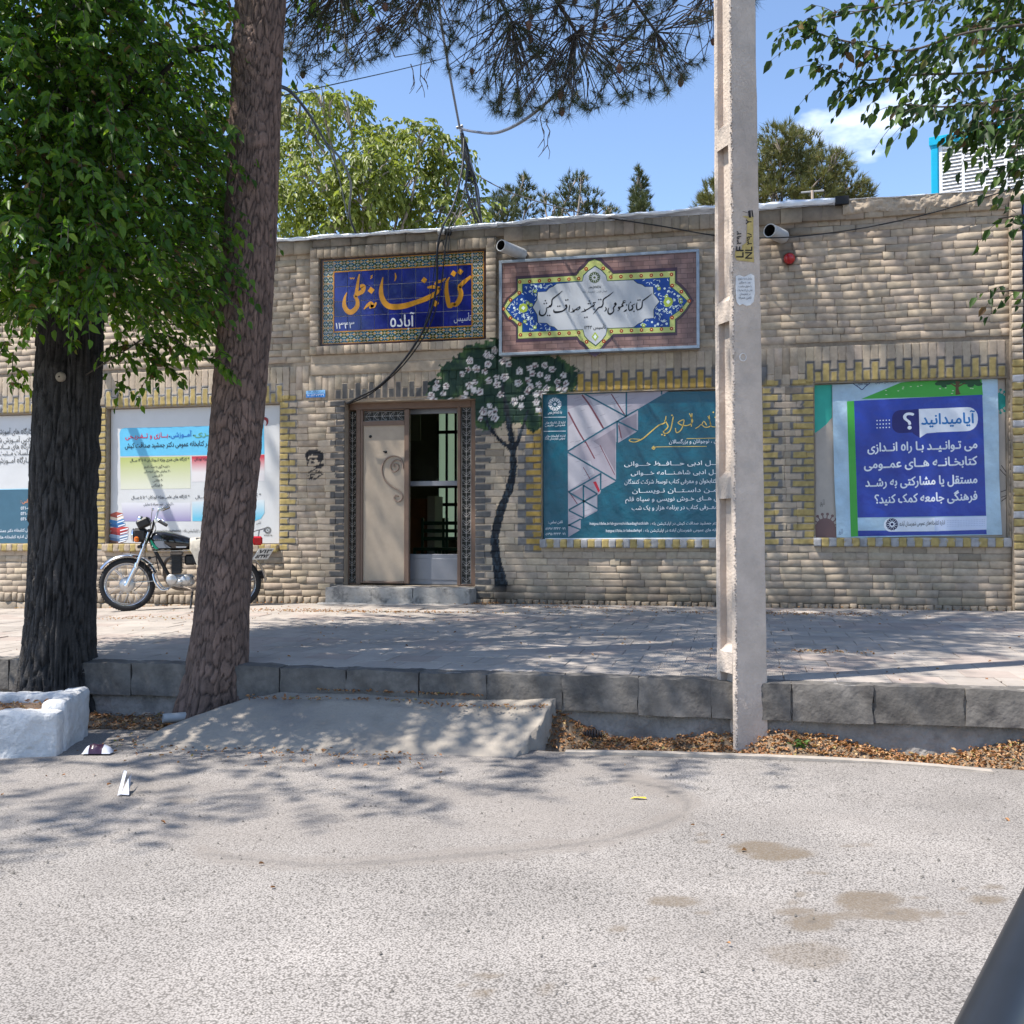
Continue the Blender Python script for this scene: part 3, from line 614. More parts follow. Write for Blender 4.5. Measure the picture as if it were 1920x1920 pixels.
# backing wall with its openings
xb = sorted(set([-12.5, XL, XR, 2.87]+[v for h in holes for v in h[:2]])); zb = sorted(set([-.3, 4.75]+[v for h in holes for v in h[2:]]))
Vw, Fw, Cw = [], [], []
def addw(V, Fq, C):
    k = sum(len(v) for v in Vw); Vw.append(np.asarray(V, float)); Fw.append(np.asarray(Fq)+k); Cw.append(np.asarray(C, float))
MOR = BASE*.62
for a, b in zip(xb[:-1], xb[1:]):
    for c, d in zip(zb[:-1], zb[1:]):
        if any(h[0] <= (a+b)/2 <= h[1] and h[2] <= (c+d)/2 <= h[3] for h in holes): continue
        n = max(1, int((b-a)/.03)); m = max(1, int((d-c)/.03))
        gx, gz = np.meshgrid(np.linspace(a, b, n+1), np.linspace(c, d, m+1)); V = np.stack([gx, np.full(gx.shape, D+.012), gz], -1).reshape(-1, 3); idx = np.arange((n+1)*(m+1)).reshape(m+1, n+1)
        sm_ = ((V[:, 2] > 2.8) & (V[:, 0] > -5.3) & (V[:, 0] < .55))[:, None]
        addw(V, np.stack([idx[:-1, :-1], idx[:-1, 1:], idx[1:, 1:], idx[1:, :-1]], -1).reshape(-1, 4), paint(V, np.where(sm_, BASE*.9, np.tile(MOR, (len(V), 1)))))
for h in holes:
    dp = D+(.34 if h is DOOR else .10 if h is not TILE else .02); a, b, c, d = h; y0 = D+.012
    for q in ([(a, y0, c), (a, dp, c), (a, dp, d), (a, y0, d)], [(b, dp, c), (b, y0, c), (b, y0, d), (b, dp, d)], [(a, y0, d), (a, dp, d), (b, dp, d), (b, y0, d)], [(a, dp, c), (a, y0, c), (b, y0, c), (b, dp, c)]):
        addw(q, [[0, 1, 2, 3]], np.tile(BASE*.8, (4, 1)))
    if h is not DOOR: addw([(a, dp, c), (b, dp, c), (b, dp, d), (a, dp, d)], [[0, 1, 2, 3]], np.tile([.42, .37, .31] if h is not TILE else [.2, .17, .14], (4, 1)))
for q in ([(2.87, D-.06, -.3), (2.87, D+7, -.3), (2.87, D+7, 4.75), (2.87, D-.06, 4.75)], [(-12.5, D, -.3), (-12.5, D+7, -.3), (-12.5, D+7, 4.75), (-12.5, D, 4.75)], [(2.76, D-.06, -.3), (2.87, D-.06, -.3), (2.87, D-.06, 4.75), (2.76, D-.06, 4.75)], [(2.76, D-.06, -.3), (2.76, D+.012, -.3), (2.76, D+.012, 4.75), (2.76, D-.06, 4.75)]):
    addw(q, [[0, 1, 2, 3]], np.tile(BASE*.85, (4, 1)))
wall = mesh_np('wall', np.vstack(Vw), np.vstack(Fw), M_mortar, parent=lib, cols=np.vstack(Cw))
# bricks: the 300 that show largest of the plain and of the yellow ones are parts, the rest one mass
def hits(b, rects): return any(q[0] < b[1] and q[1] > b[0] and q[2] < b[3] and q[3] > b[2] for q in rects)
info = []
for b in bricks:
    mx_, mz_ = (b[0]+b[1])/2, (b[2]+b[3])/2; px, py = px_of(np.array([mx_]), np.array([mz_])); px, py = float(px[0]), float(py[0])
    painted = hits(b, yrect) or hits(b, grect); mur = 785 < px+60 and px-60 < 1095 and 630 < py+10 and py < 1100; sten = 560 < px < 622 and 835 < py < 905
    seen = 0 < px < 1915 and 350 < py < 1150 and not (1342 < px < 1436)
    hid = px < 480 and py < 690
    yb = next((q for q in yrect if q[0] <= mx_ <= q[1] and q[2] <= mz_ <= q[3] and q[4] is not BASE), None)
    info.append((b, painted or mur or sten, seen and not hid, yb is not None and hits(b, yrect), 1/(-(mx_)*math.sin(YAW)+D*math.cos(YAW))*math.sqrt(max((b[1]-b[0]), .01)*(b[3]-b[2]))))
plain = sorted([k for k, t in enumerate(info) if t[2] and not t[3]], key=lambda k: -info[k][4])[:300]
yell = sorted([k for k, t in enumerate(info) if t[2] and t[3]], key=lambda k: -info[k][4])[:300]
solo = {k: 'brick' for k in plain}; solo.update({k: 'yellow_brick' for k in yell})
VV, FF, CC = [], [], []; kk = 0
for k, (b, fine, seen, isy, sz) in enumerate(info):
    V, Fq, C = brick_arrays(b[0], b[1], b[2], b[3], b[4], b[9], b[5], .0115 if fine and seen else None, b[6], b[7], b[8])
    V[:, 2] += np.interp(V[:, 0], [.3, 1.2], [.006, .014])*(vnoise(V[:, 0]*1.6, V[:, 2]*2.2, 21)-.5)*2*np.clip((V[:, 2]-.7)/.3, 0, 1)*((V[:, 2] < 2.78) | (V[:, 2] > 3.32))*(0 if b[1]-b[0] < .10 else 1)
    C = paint(V, C)
    if k in solo: mesh_np(solo[k], V, Fq, M_brick, parent=wall, cols=C, smooth=False)
    else: VV.append(V); FF.append(Fq+kk); CC.append(C); kk += len(V)
mesh_np('brickwork', np.vstack(VV), np.vstack(FF), M_brick, parent=wall, cols=np.vstack(CC), kind='stuff', smooth=False)
# roof, its pale foil edge and the lumpy mud-plaster edge at the right
q = MB(); q.box(-12.5, 2.87, D+.3, D+7, 4.62, 4.74); roof = q.build('roof', mat('roof_felt', (.35, .35, .36), .8), lib)
M_foil = mat('roof_foil', (.78, .80, .83), .35, metal=.15, var=.08, vs=7, bump=.8, bs=18, dist=.02)
def edge_strip(xa, xb, zt, fr, lip, name, m, seed, amp, parent):
    n = int((xb-xa)/.035); xs = np.linspace(xa, xb, n); prof = [(.32, .0), (.05, .006), (-fr, .002), (-fr-.012, -lip*.45), (-fr+.006, -lip)]
    V = []
    for (dy, dz) in prof: V.append(np.stack([xs, D+dy+amp*.8*(vnoise(xs*6, xs*0+dy*40, seed)-.5), zt+dz+amp*(vnoise(xs*2.3, xs*0, seed)-.5)+amp*.8*(vnoise(xs*11, xs*0+dz*90, seed+1)-.5)], -1))
    V = np.vstack(V); idx = np.arange(len(V)).reshape(len(prof), n); Fq = np.stack([idx[:-1, :-1], idx[:-1, 1:], idx[1:, 1:], idx[1:, :-1]], -1).reshape(-1, 4)
    return mesh_np(name, V, Fq, m, parent=parent, smooth=False)
edge_strip(-12.5, -2.72, 4.80, .075, .035, 'roof_edging', M_foil, 2, .022, lib)
edge_strip(-2.74, -.15, 4.825, .07, .03, 'roof_edging', M_foil, 5, .026, lib)
edge_strip(-.16, 1.16, 4.825, .085, .06, 'roof_edging', M_foil, 9, .03, lib)
edge_strip(1.15, 2.9, 4.815, .05, .012, 'roof_edging', M_foil, 12, .012, lib)
q = MB(); q.box(1.02, 1.16, D-.10, D-.02, 4.755, 4.842); q.build('tar_patch', mat('tar', (.012, .012, .014), .6), lib)
nx, nz_ = 150, 10; gx, gz = np.meshgrid(np.linspace(1.1, 2.89, nx), np.linspace(4.66, 4.815, nz_)); gy = D-.04-.02*np.sin((gz-4.66)/.155*math.pi)-.03*(vnoise(gx*14, gz*22)-.5)-.03*(vnoise(gx*40, gz*45, 2)-.5)
gz = gz+.03*(vnoise(gx*9, gz*0, 5)-.5)*(gz < 4.7); idx = np.arange(nx*nz_).reshape(nz_, nx)
mesh_np('mud_plaster_edge', np.stack([gx, gy, gz], -1).reshape(-1, 3), np.stack([idx[:-1, :-1], idx[:-1, 1:], idx[1:, 1:], idx[1:, :-1]], -1).reshape(-1, 4), mat('mud_plaster', tuple(BASE*1.05), .95, var=.15, bump=.8, bs=50), parent=lib)
# ---- entrance steps
M_step = mat('step_stone', (.33, .31, .285), .85, var=.2, vs=8, bump=.6, bs=40, dirt=((.06, .06, .062), 5, .52, .7))
st = part_empty('entrance_step', lib, (-3.85, D-.2, .4))
xs = [-4.73, -4.15, -3.66, -2.985]
for a, b in zip(xs[:-1], xs[1:]):
    rough_block(a-.001, b+.001, D-.30+R(-.006, .006), D+.33, .40, .594+R(-.004, .003), 'step_block', M_step, st, .007, .03, None, .014)
q = MB(); q.cbox(-4.79, -3.05, D-.40, D-.28, .33, .418, .012, 0, .008); q.build('lower_ledge', M_step, st)
# ================================================================= TREES
def leaf_mat(name, ramp, trans=.45, rough=.42):
    m = mat(name, (.1, .1, .1), rough, spec=.35, trans=trans); n = m.node_tree.nodes; l = m.node_tree.links
    g = n.new('ShaderNodeNewGeometry'); o = n.new('ShaderNodeObjectInfo'); ad = n.new('ShaderNodeMath'); ad.operation = 'ADD'; fr = n.new('ShaderNodeMath'); fr.operation = 'FRACT'
    l.new(g.outputs['Random Per Island'], ad.inputs[0]); l.new(o.outputs['Random'], ad.inputs[1]); l.new(ad.outputs[0], fr.inputs[0])
    r = n.new('ShaderNodeValToRGB'); cr = r.color_ramp; cr.interpolation = 'LINEAR'
    cr.elements[0].position = ramp[0][0]; cr.elements[0].color = (*ramp[0][1], 1); cr.elements[1].position = ramp[-1][0]; cr.elements[1].color = (*ramp[-1][1], 1)
    for p, c in ramp[1:-1]: e = cr.elements.new(p); e.color = (*c, 1)
    l.new(fr.outputs[0], r.inputs[0]); l.new(r.outputs[0], n['Principled BSDF'].inputs['Base Color'])
    tr = [x for x in n if x.type == 'BSDF_TRANSLUCENT'][0]
    q = n.new('ShaderNodeMix'); q.data_type = 'RGBA'; q.blend_type = 'MULTIPLY'; q.inputs[0].default_value = 1; q.inputs[7].default_value = (1.25, 1.3, .55, 1)
    l.new(r.outputs[0], q.inputs[6]); l.new(q.outputs[2], tr.inputs[0]); return m
def leaf_geo(B, A, N, L, wid=.52, fold=.16, curl=.12):
    """ovate pointed leaves: base points B, axes A, normals N, lengths L -> (n,6,3)"""
    A = nrm(A); S = nrm(np.cross(A, N)); N = nrm(np.cross(S, A)); L = L[:, None]
    pt = lambda u, v, w: B+A*L*u+S*L*v+N*L*w
    return np.stack([pt(0, 0, 0), pt(.28, wid*.46, fold), pt(.62, wid*.40, fold*.7), pt(1.0, 0, -curl), pt(.62, -wid*.40, fold*.7), pt(.28, -wid*.46, fold)], 1)
LEAF_F = [(0, 3, 2, 1), (0, 5, 4, 3)]
def foliage(parent, name, G, m, solo=0, solo_name='leaf'):
    """G (n,6,3): leaves; the solo that show largest become parts, the rest one mass"""
    G = np.asarray(G)
    if solo:
        c = G.mean(1); z = c[:, 2]-CZ; X = c[:, 0]*math.cos(YAW)+c[:, 1]*math.sin(YAW); Y = -c[:, 0]*math.sin(YAW)+c[:, 1]*math.cos(YAW)
        px = 960+F*X/Y; py = 960-F*(z-Y*math.tan(PIT))/Y
        def sp(i): v = G[:, i]; YY = -v[:, 0]*math.sin(YAW)+v[:, 1]*math.cos(YAW); return np.stack([F*(v[:, 0]*math.cos(YAW)+v[:, 1]*math.sin(YAW))/YY, F*(v[:, 2]-CZ)/YY], -1)
        a0, a3, a1, a5 = sp(0), sp(3), sp(1), sp(5); u = a3-a0; w = a1-a5; area = np.abs(u[:, 0]*w[:, 1]-u[:, 1]*w[:, 0])
        # thin out by what lies in front: a leaf counts when it is the nearest in its 12-pixel cell
        cell = (np.floor(px/12)*10000+np.floor(py/12)).astype(np.int64); order = np.lexsort((Y, cell)); first = np.ones(len(G), bool); first[1:] = cell[order][1:] != cell[order][:-1]
        front = np.zeros(len(G), bool); front[order[first]] = True
        ok = front & (px > 0) & (px < 1915) & (py > 0) & (py < 1900); score = np.where(ok, area, -1); top = np.argsort(-score)[:solo]; top = top[score[top] > 60]
        mask = np.ones(len(G), bool); mask[top] = False
        for k in top: mesh_np(solo_name, G[k], np.array(LEAF_F), m, parent=parent, smooth=False)
        G = G[mask]
    n = len(G); base = np.arange(n)[:, None, None]*6; Fq = (base+np.array(LEAF_F)[None]).reshape(-1, 4)
    return mesh_np(name, G.reshape(-1, 3), Fq, m, parent=parent, kind='stuff')
def sprays(P, Dv, ln, nl, ls, droop=.6, jit=.35, hang=.5, face=np.array([-.1, -.75, .7])):
    """leafy shoots: starts P, directions Dv, lengths ln, nl leaves each of size ls -> (leaves, shoot polylines)"""
    out = []; lines = []
    for p, d, l in zip(P, Dv, ln):
        d = d/np.linalg.norm(d); t = np.linspace(0, 1, nl); q = p+d*l*t[:, None]; q[:, 2] -= droop*l*t**2; tan = nrm(np.gradient(q, axis=0)+1e-6)
        side = nrm(np.cross(tan, [0, 0, 1])+1e-6)*np.where(np.arange(nl) % 2, 1, -1)[:, None]
        A = tan*.55+side*.8+RNG.normal(0, jit, (nl, 3)); A[:, 2] -= hang
        N = face+RNG.normal(0, .5, (nl, 3)); A[-1] = tan[-1]+[0, 0, -hang]
        out.append(leaf_geo(q, A, N, ls*RNG.uniform(.5, 1.3, nl))); lines.append(q[::max(1, nl//4)])
    return np.concatenate(out), lines
def tubes_np(lines, r0, r1, n=4):
    V = []; Fq = []; k = 0
    for i, q in enumerate(lines):
        q = np.asarray(q, float); m = len(q)
        if m < 2: continue
        a0 = r0[i] if hasattr(r0, '__len__') else r0; a1 = r1[i] if hasattr(r1, '__len__') else r1
        t = nrm(np.gradient(q, axis=0)+1e-7); up = np.array([.31, .2, .93]) if abs(t[0, 2]) < .9 else np.array([1, .1, 0]); a = nrm(np.cross(t, up)); b = np.cross(a, t)
        w = np.arange(n)*2*math.pi/n; r = np.linspace(a0, a1, m)[:, None, None]
        V.append((q[:, None]+r*(a[:, None]*np.cos(w)[None, :, None]+b[:, None]*np.sin(w)[None, :, None])).reshape(-1, 3))
        i0 = np.arange(m*n).reshape(m, n); Fq.append(np.stack([i0[:-1], np.roll(i0[:-1], -1, 1), np.roll(i0[1:], -1, 1), i0[1:]], -1).reshape(-1, 4)+k); k += m*n
    return np.vstack(V), np.vstack(Fq)
def bark_trunk(name, path, rad, m, parent, n=110, mv=320, groove=.018, fz=2.2, fa=9, flare=0, seed=0, plates=True, knots=()):
    P, Rr = smooth2([tuple(p) for p in path], rad, 12); P = np.array(P); Rr = np.array(Rr)
    s = np.linspace(0, len(P)-1, mv); i = np.arange(len(P)); C = np.stack([np.interp(s, i, P[:, k]) for k in range(3)], -1); r = np.interp(s, i, Rr)
    w = np.arange(n)*2*math.pi/n; W_, H_ = np.meshgrid(w, C[:, 2]); wx, wy = np.cos(W_), np.sin(W_)
    f2 = vnoise(wx*fa*.2+13, H_*fz*.5+wy*fa*.2, seed+1); f3 = vnoise(wx*fa*.8+3, H_*fz*1.6+wy*fa*.8, seed+2); f4 = vnoise(wx*fa*2.2, H_*fz*4+wy*fa*2.2, seed+3)
    u = W_/(2*math.pi)*fa+1.1*(f2-.5)+.35*(f3-.5); v = H_*fz+1.6*(vnoise(wx*3, H_*2+wy*3, seed+5)-.5)+.5*(f3-.5); iu, iv = np.floor(u), np.floor(v); d1 = np.full(u.shape, 9.); d2 = d1.copy(); hid = np.zeros(u.shape)
    hh = lambda p, q_, k: (lambda w_: w_-np.floor(w_))(np.sin(np.mod(p, fa)*127.1+q_*311.7+(seed+k)*74.7)*43758.5453)
    for du in (-1, 0, 1):
        for dv_ in (-1, 0, 1):
            cu, cv = iu+du, iv+dv_; dd = np.hypot(u-cu-.5-.8*(hh(cu, cv, 0)-.5), v-cv-.5-.8*(hh(cu, cv, 1)-.5)); near_ = dd < d1; hid = np.where(near_, hh(cu, cv, 2), hid); d2 = np.where(near_, d1, np.minimum(d2, dd)); d1 = np.where(near_, dd, d1)
    ridge = np.clip((d2-d1)/.26, 0, 1)**.7
    h = groove*(ridge-.8)+groove*.45*(hid-.5)*ridge+groove*.35*(f3-.5)+groove*.4*(f4-.5)
    lobes = flare*np.clip(1-(H_-C[0, 2])/.9, 0, 1)**2*(1+.6*np.sin(W_*5+seed))
    rr = r[:, None]*(1+.05*np.sin(W_*2+H_*1.3+seed)+.03*np.sin(W_*3-H_*2.1))+h+lobes
    for (kw, kz, kr, ka) in knots:
        dd = np.hypot(np.arctan2(np.sin(W_-kw), np.cos(W_-kw))*r[:, None], H_-kz)/kr; rr += ka*np.exp(-dd*dd*1.5)-ka*.6*np.exp(-dd*dd*14)
    V = np.stack([C[:, 0][:, None]+rr*wx, C[:, 1][:, None]+rr*wy, C[:, 2][:, None]+0*rr], -1).reshape(-1, 3)
    idx = np.arange(n*mv).reshape(mv, n); Fq = np.stack([idx[:-1], np.roll(idx[:-1], -1, 1), np.roll(idx[1:], -1, 1), idx[1:]], -1).reshape(-1, 4)
    # bark colour: darker towards the furrow bottoms, paler on the plates
    c = np.clip((h/groove+.9)/1.3, 0, 1).reshape(-1, 1)
    return mesh_np(name, V, Fq, m[0], parent=parent, cols=(np.array(m[1])*(1-c)+np.array(m[2])*c)*(1+.25*(f3.reshape(-1, 1)-.5)), smooth=True), C, r
M_pbark = mat('pine_bark', attr='Col', rough=.92, var=.28, vs=11, vd=7, bump=.9, bs=90, dist=.008, dirt=((.055, .045, .042), 2.6, .6, .75))
M_ebark = mat('elm_bark', attr='Col', rough=.9, var=.35, vs=16, vd=7, bump=1.0, bs=80, dist=.01)
M_twig = mat('twig', (.075, .06, .048), .9)
# ---- leafy elm at the left kerb
elm = thing('elm_tree', 'leafy green tree with a near-black furrowed trunk beside the white planter', 'tree', (-4.48, 6.1, -.1))
ex = [atz(110, 1340, 0)]; path = [(-4.50, 6.12, -.2), (-4.50, 6.12, .25), (-4.46, 6.11, 1.0), (-4.43, 6.1, 2.0), (-4.40, 6.1, 3.0), (-4.42, 6.15, 4.5), (-4.5, 6.2, 6.5), (-4.4, 6.2, 9)]
bark_trunk('trunk', path, [.26, .232, .212, .20, .185, .15, .11, .05], (M_ebark, (.010, .0095, .0095), (.052, .047, .044)), elm, n=220, mv=620, groove=.026, fz=3.2, fa=30, flare=.10, seed=3, plates=False, knots=((-1.25, 2.32, .05, .03), (.25, 1.75, .09, .03), (.1, 1.2, .12, .025)))
q = MB(); kc = aty(111, 706, 6.1-.205); q.lathe((kc.x, kc.y+.01, kc.z), [(.006, -.012), (.026, -.014), (.034, 0), (.03, .02)], 'y', 14); q.build('knot', mat('cut_wood', (.30, .25, .19), .9, var=.2, bump=.4), elm)
prof_z = [2.15, 2.5, 3.0, 3.6, 4.4, 5.2, 6.2, 7.6, 9.2, 10.6]; prof_r = [.75, 1.22, 1.42, 1.42, 1.42, 1.55, 2.2, 2.7, 2.3, .6]
def crown_pts(n, z0, z1, cx, cy, hollow=.25, rk=1.0):
    z = RNG.uniform(z0, z1, n); w = RNG.uniform(0, 2*math.pi, n); rad = np.interp(z, prof_z, prof_r)*rk*(.82+.36*vnoise(np.cos(w)*2.4+5, z*1.4+np.sin(w)*2.4)); u = np.sqrt(RNG.uniform(hollow, 1, n)); r = rad*u
    return np.stack([cx+r*np.cos(w), cy+r*np.sin(w), z], -1), np.stack([np.cos(w), np.sin(w), RNG.uniform(-.15, .5, n)], -1)
limbs = []
for k in range(3, 22):
    z0 = 2.1+k*.24; w = k*2.4; rr = float(np.interp(z0+.6, prof_z, prof_r))*.8
    limbs.append(np.array(spline([(-4.42+.1*math.cos(w), 6.1+.1*math.sin(w), z0), (-4.42+rr*.45*math.cos(w), 6.1+rr*.45*math.sin(w), z0+.45), (-4.42+rr*math.cos(w+.15), 6.1+rr*math.sin(w+.15), z0+.55+R(0, .3))], 6)))
V, Fq = tubes_np(limbs, .045, .012, 6); 
P1, D1 = crown_pts(5600, 2.25, 5.3, -4.42, 6.1, .12); P1[:, 2] -= .12
keep = ~((P1[:, 2] < 2.55) & (RNG.random(len(P1)) < .35)); P1, D1 = P1[keep], D1[keep]
# thinner towards the top right, where sky shows
pxs = np.array([proj(*p) for p in P1]); kr = (pxs[:, 0] < 372+40*RNG.random(len(P1))); kb = pxs[:, 1] < 555+60*RNG.random(len(P1)); P1, D1, pxs = P1[kr & kb], D1[kr & kb], pxs[kr & kb]; keep = ~((pxs[:, 0] > 285) & (pxs[:, 1] < 190) & (RNG.random(len(P1)) < .62)); P1, D1 = P1[keep], D1[keep]
# low hanging shoots in front of and beside the trunk
Pl = []
for _ in range(430):
    v = aty(R(20, 215), R(-60, 560), R(5.05, 5.8)); Pl.append([v.x, v.y, v.z])

for (a, b, dep) in [(30, 600, 5.7), (60, 620, 5.6), (110, 600, 5.6), (130, 640, 5.75), (10, 640, 5.8), (230, 640, 6.0), (260, 650, 5.9), (300, 640, 6.0), (330, 620, 5.9), (350, 600, 6.0), (280, 670, 6.1), (240, 690, 6.2), (205, 650, 6.0), (310, 690, 6.1), (90, 560, 5.6), (160, 580, 5.6), (405, 260, 5.55), (425, 240, 5.5), (400, 420, 5.6), (430, 200, 5.6), (30, 690, 6.0), (60, 700, 6.1), (15, 720, 6.1), (25, 660, 5.8), (200, 700, 6.4), (215, 715, 6.4)]:
    v = aty(a, b, dep); Pl.append([v.x, v.y, v.z])
Pl = np.array(Pl); Dl = np.stack([RNG.uniform(-.2, .9, len(Pl)), RNG.uniform(-.6, .2, len(Pl)), RNG.uniform(-.3, .2, len(Pl))], -1)
# one visible arm reaching right under the crown
arm = np.array(spline([(-4.3, 6.05, 2.25), aty(230, 660, 5.95), aty(300, 625, 5.9), aty(372, 668, 5.85), aty(398, 672, 5.85)], 8))
arm2 = np.array(spline([aty(250, 640, 5.95), aty(276, 668, 6.0), aty(292, 694, 6.0)], 8))
Pa = np.concatenate([arm[6::2], arm2[2::2]]); Da = np.stack([RNG.uniform(-.4, 1, len(Pa)), RNG.uniform(-.7, .3, len(Pa)), RNG.uniform(-.3, .3, len(Pa))], -1)
P_ = np.concatenate([P1, Pl, Pa]); D_ = np.concatenate([D1, Dl, Da])
G1, L1 = sprays(P_, D_, np.where(np.arange(len(P_)) < len(P1), RNG.uniform(.22, .44, len(P_)), RNG.uniform(.12, .24, len(P_))), 11, .064)
P2, D2 = crown_pts(1500, 5.3, 10.4, -4.42, 6.15, .1); vb = nrm(RNG.normal(0, 1, (170, 3))); P2 = np.vstack([P2, np.array([-6.7, 2.5, 7.8])+vb*np.sqrt(RNG.uniform(.1, 1, (170, 1)))*np.array([1.9, .9, .9])]); D2 = np.vstack([D2, vb]); G2, L2 = sprays(P2, D2, RNG.uniform(.4, .7, len(P2)), 10, .11)  # second clump, out of view beyond the crown, added to dapple the road
M_elm = leaf_mat('elm_leaf', [(0, (.046, .105, .014)), (.4, (.080, .172, .022)), (.72, (.135, .245, .032)), (.95, (.20, .30, .04)), (.975, (.20, .12, .06)), (1, (.16, .10, .05))], .54)
V2, F2 = tubes_np(L1+[arm, arm2], .004, .0015, 3); 
mesh_np('branch', np.vstack([V]), Fq, M_ebark, parent=elm, cols=np.tile([.03, .027, .025], (len(V), 1)))
mesh_np('twigs', V2, F2, M_twig, parent=elm, kind='stuff'); V2, F2 = tubes_np([arm, arm2], .006, .003, 5); mesh_np('branch', V2, F2, M_twig, parent=elm)
foliage(elm, 'foliage', np.concatenate([G1, G2]), M_elm, 300)
# ---- leaning pine at the kerb
pine = thing('pine_tree', 'leaning pine with purplish brown plated bark and needles hanging over the library', 'tree', (-3.45, 6.15, -.1))
Yp = 6.15; pp = [aty(402, 1345, Yp), aty(404, 1300, Yp), aty(428, 1000, Yp), aty(443, 820, Yp), aty(456, 640, Yp), aty(470, 400, Yp), aty(484, 120, Yp), aty(489, 0, Yp)]
d = (pp[-1]-pp[-3]).normalized(); pp = [pp[0]-Vector((.02, 0, .15))]+pp[1:]+[pp[-1]+d*2, pp[-1]+d*4.2+Vector((-.3, .2, 0)), pp[-1]+d*6.0+Vector((-.5, .4, 0))]
rad = [.215, .196, .170, .167, .163, .158, .155, .162, .13, .09, .03]
bark_trunk('trunk', pp, rad, (M_pbark, (.030, .022, .020), (.185, .122, .096)), pine, n=230, mv=900, groove=.0115, fz=9.0, fa=26, flare=.07, seed=9, knots=((-1.9, 1.95, .07, .02), (-2.0, 4.35, .12, .05), (-1.2, 3.75, .1, .02), (-2.2, 2.6, .07, .015)))
def tufts(P, A, nn, ln, wid, spread=.9):
    P = np.repeat(P, nn, 0); A = np.repeat(nrm(A), nn, 0); Dn = nrm(A*.75+RNG.normal(0, spread, P.shape)*.75); L = ln*RNG.uniform(.6, 1.15, len(P))[:, None]; st = P+A*RNG.uniform(-.05, .02, len(P))[:, None]*ln*6
    S = nrm(np.cross(Dn, RNG.normal(0, 1, P.shape)))*wid/2; V = np.stack([st-S, st+S, st+Dn*L], 1).reshape(-1, 3); return V, np.arange(len(V)).reshape(-1, 3)
bx = [520, 545, 600, 650, 700, 780, 830, 880, 930, 985, 1040, 1080, 1140, 1200, 1260, 1330, 1390, 1440]; by = [105, 140, 175, 150, 130, 105, 150, 180, 225, 255, 240, 230, 215, 205, 190, 125, 50, -10]
P3 = []; A3 = []
while len(P3) < 1050:
    x = R(500, 1430); b = np.interp(x, bx, by); y = b-16-R(0, 1)**1.15*300; dep = R(6.6, 8.9)
    if y < -190: continue
    if 1150 < x and R(0, 1) < .25: continue
    p = aty(x, y, dep); P3.append(p); A3.append(Vector((R(-.8, .8), R(-.8, .8), R(-1.0, .15))))
P3 = np.array([tuple(p) for p in P3]); A3 = np.array([tuple(a) for a in A3])
V, Fq = tufts(P3, A3, 46, .105, .0030)
M_need = leaf_mat('pine_needle', [(0, (.030, .045, .018)), (.5, (.045, .062, .024)), (.86, (.065, .08, .03)), (.93, (.12, .075, .045)), (1, (.11, .06, .04))], .2, .5)
# boughs: from the trunk out over the crown, and twigs from the boughs to the tufts
zb_ = [5.6, 5.9, 6.2, 6.6, 7.0, 7.5, 8.0]; boughs = []
for k, (tx, ty, dp) in enumerate([(640, -40, 6.9), (800, -20, 7.4), (960, 40, 7.8), (1080, 60, 7.4), (1230, 60, 7.9), (1330, -20, 8.2), (900, -120, 8.6)]):
    t = aty(tx, ty, dp); s_ = Vector((-3.02+.02*k, 6.2, zb_[k])); m_ = (s_+t)/2+Vector((0, 0, .45)); boughs.append(np.array(spline([s_, m_, t], 10)))
allb = np.vstack(boughs); tw = []
for p, a in zip(P3, A3):
    dd = np.linalg.norm(allb-p-np.array([0, 0, .25]), axis=1); j = int(np.argmin(dd)); s_ = allb[j]
    u = s_-p; L = np.linalg.norm(u); e = p+u*min(1, .62/L); mid = (p+e)/2+RNG.normal(0, .05, 3)-a/np.linalg.norm(a)*.06; tw.append(np.array([p, mid, e]))
Vb, Fb = tubes_np(boughs, .035, .010, 6); mesh_np('bough', Vb, Fb, M_twig, parent=pine)
Vb, Fb = tubes_np(tw, .0032, .0055, 3); mesh_np('twigs', Vb, Fb, M_twig, parent=pine, kind='stuff')
# bare hanging twigs
dead = []
for (x, y, dp) in [(770, 120, 7.2), (790, 115, 7.2), (805, 110, 7.3), (1015, 215, 7.3), (1025, 225, 7.3), (560, 120, 6.9)]:
    p = aty(x, y, dp); pts = [p]; v = Vector((R(-.1, .3), 0, -1))
    for _ in range(6): p = p+(v+Vector((R(-.6, .6), R(-.4, .4), R(-.2, .2)))).normalized()*R(.03, .06); pts.append(p)
    dead.append(np.array([tuple(p) for p in pts])); 
    for j in (2, 4): dead.append(np.array([tuple(pts[j]), tuple(pts[j]+Vector((R(-.08, .08), R(-.05, .05), -.07)))]))
Vb, Fb = tubes_np(dead, .004, .002, 4); mesh_np('dead_twigs', Vb, Fb, mat('dead_wood', (.16, .13, .11), .9), parent=pine, kind='stuff')
# cones
q = MB()
for k in range(26):
    p = P3[int(R(0, len(P3)-1))]+np.array([0, 0, -.02]); q.lathe(tuple(p), [(.004, .035), (.018, .02), (.024, 0), (.016, -.022), (.003, -.035)], 'z', 7, 0, False)
q.build('cones', mat('cone', (.12, .06, .04), .8), pine, kind='stuff')
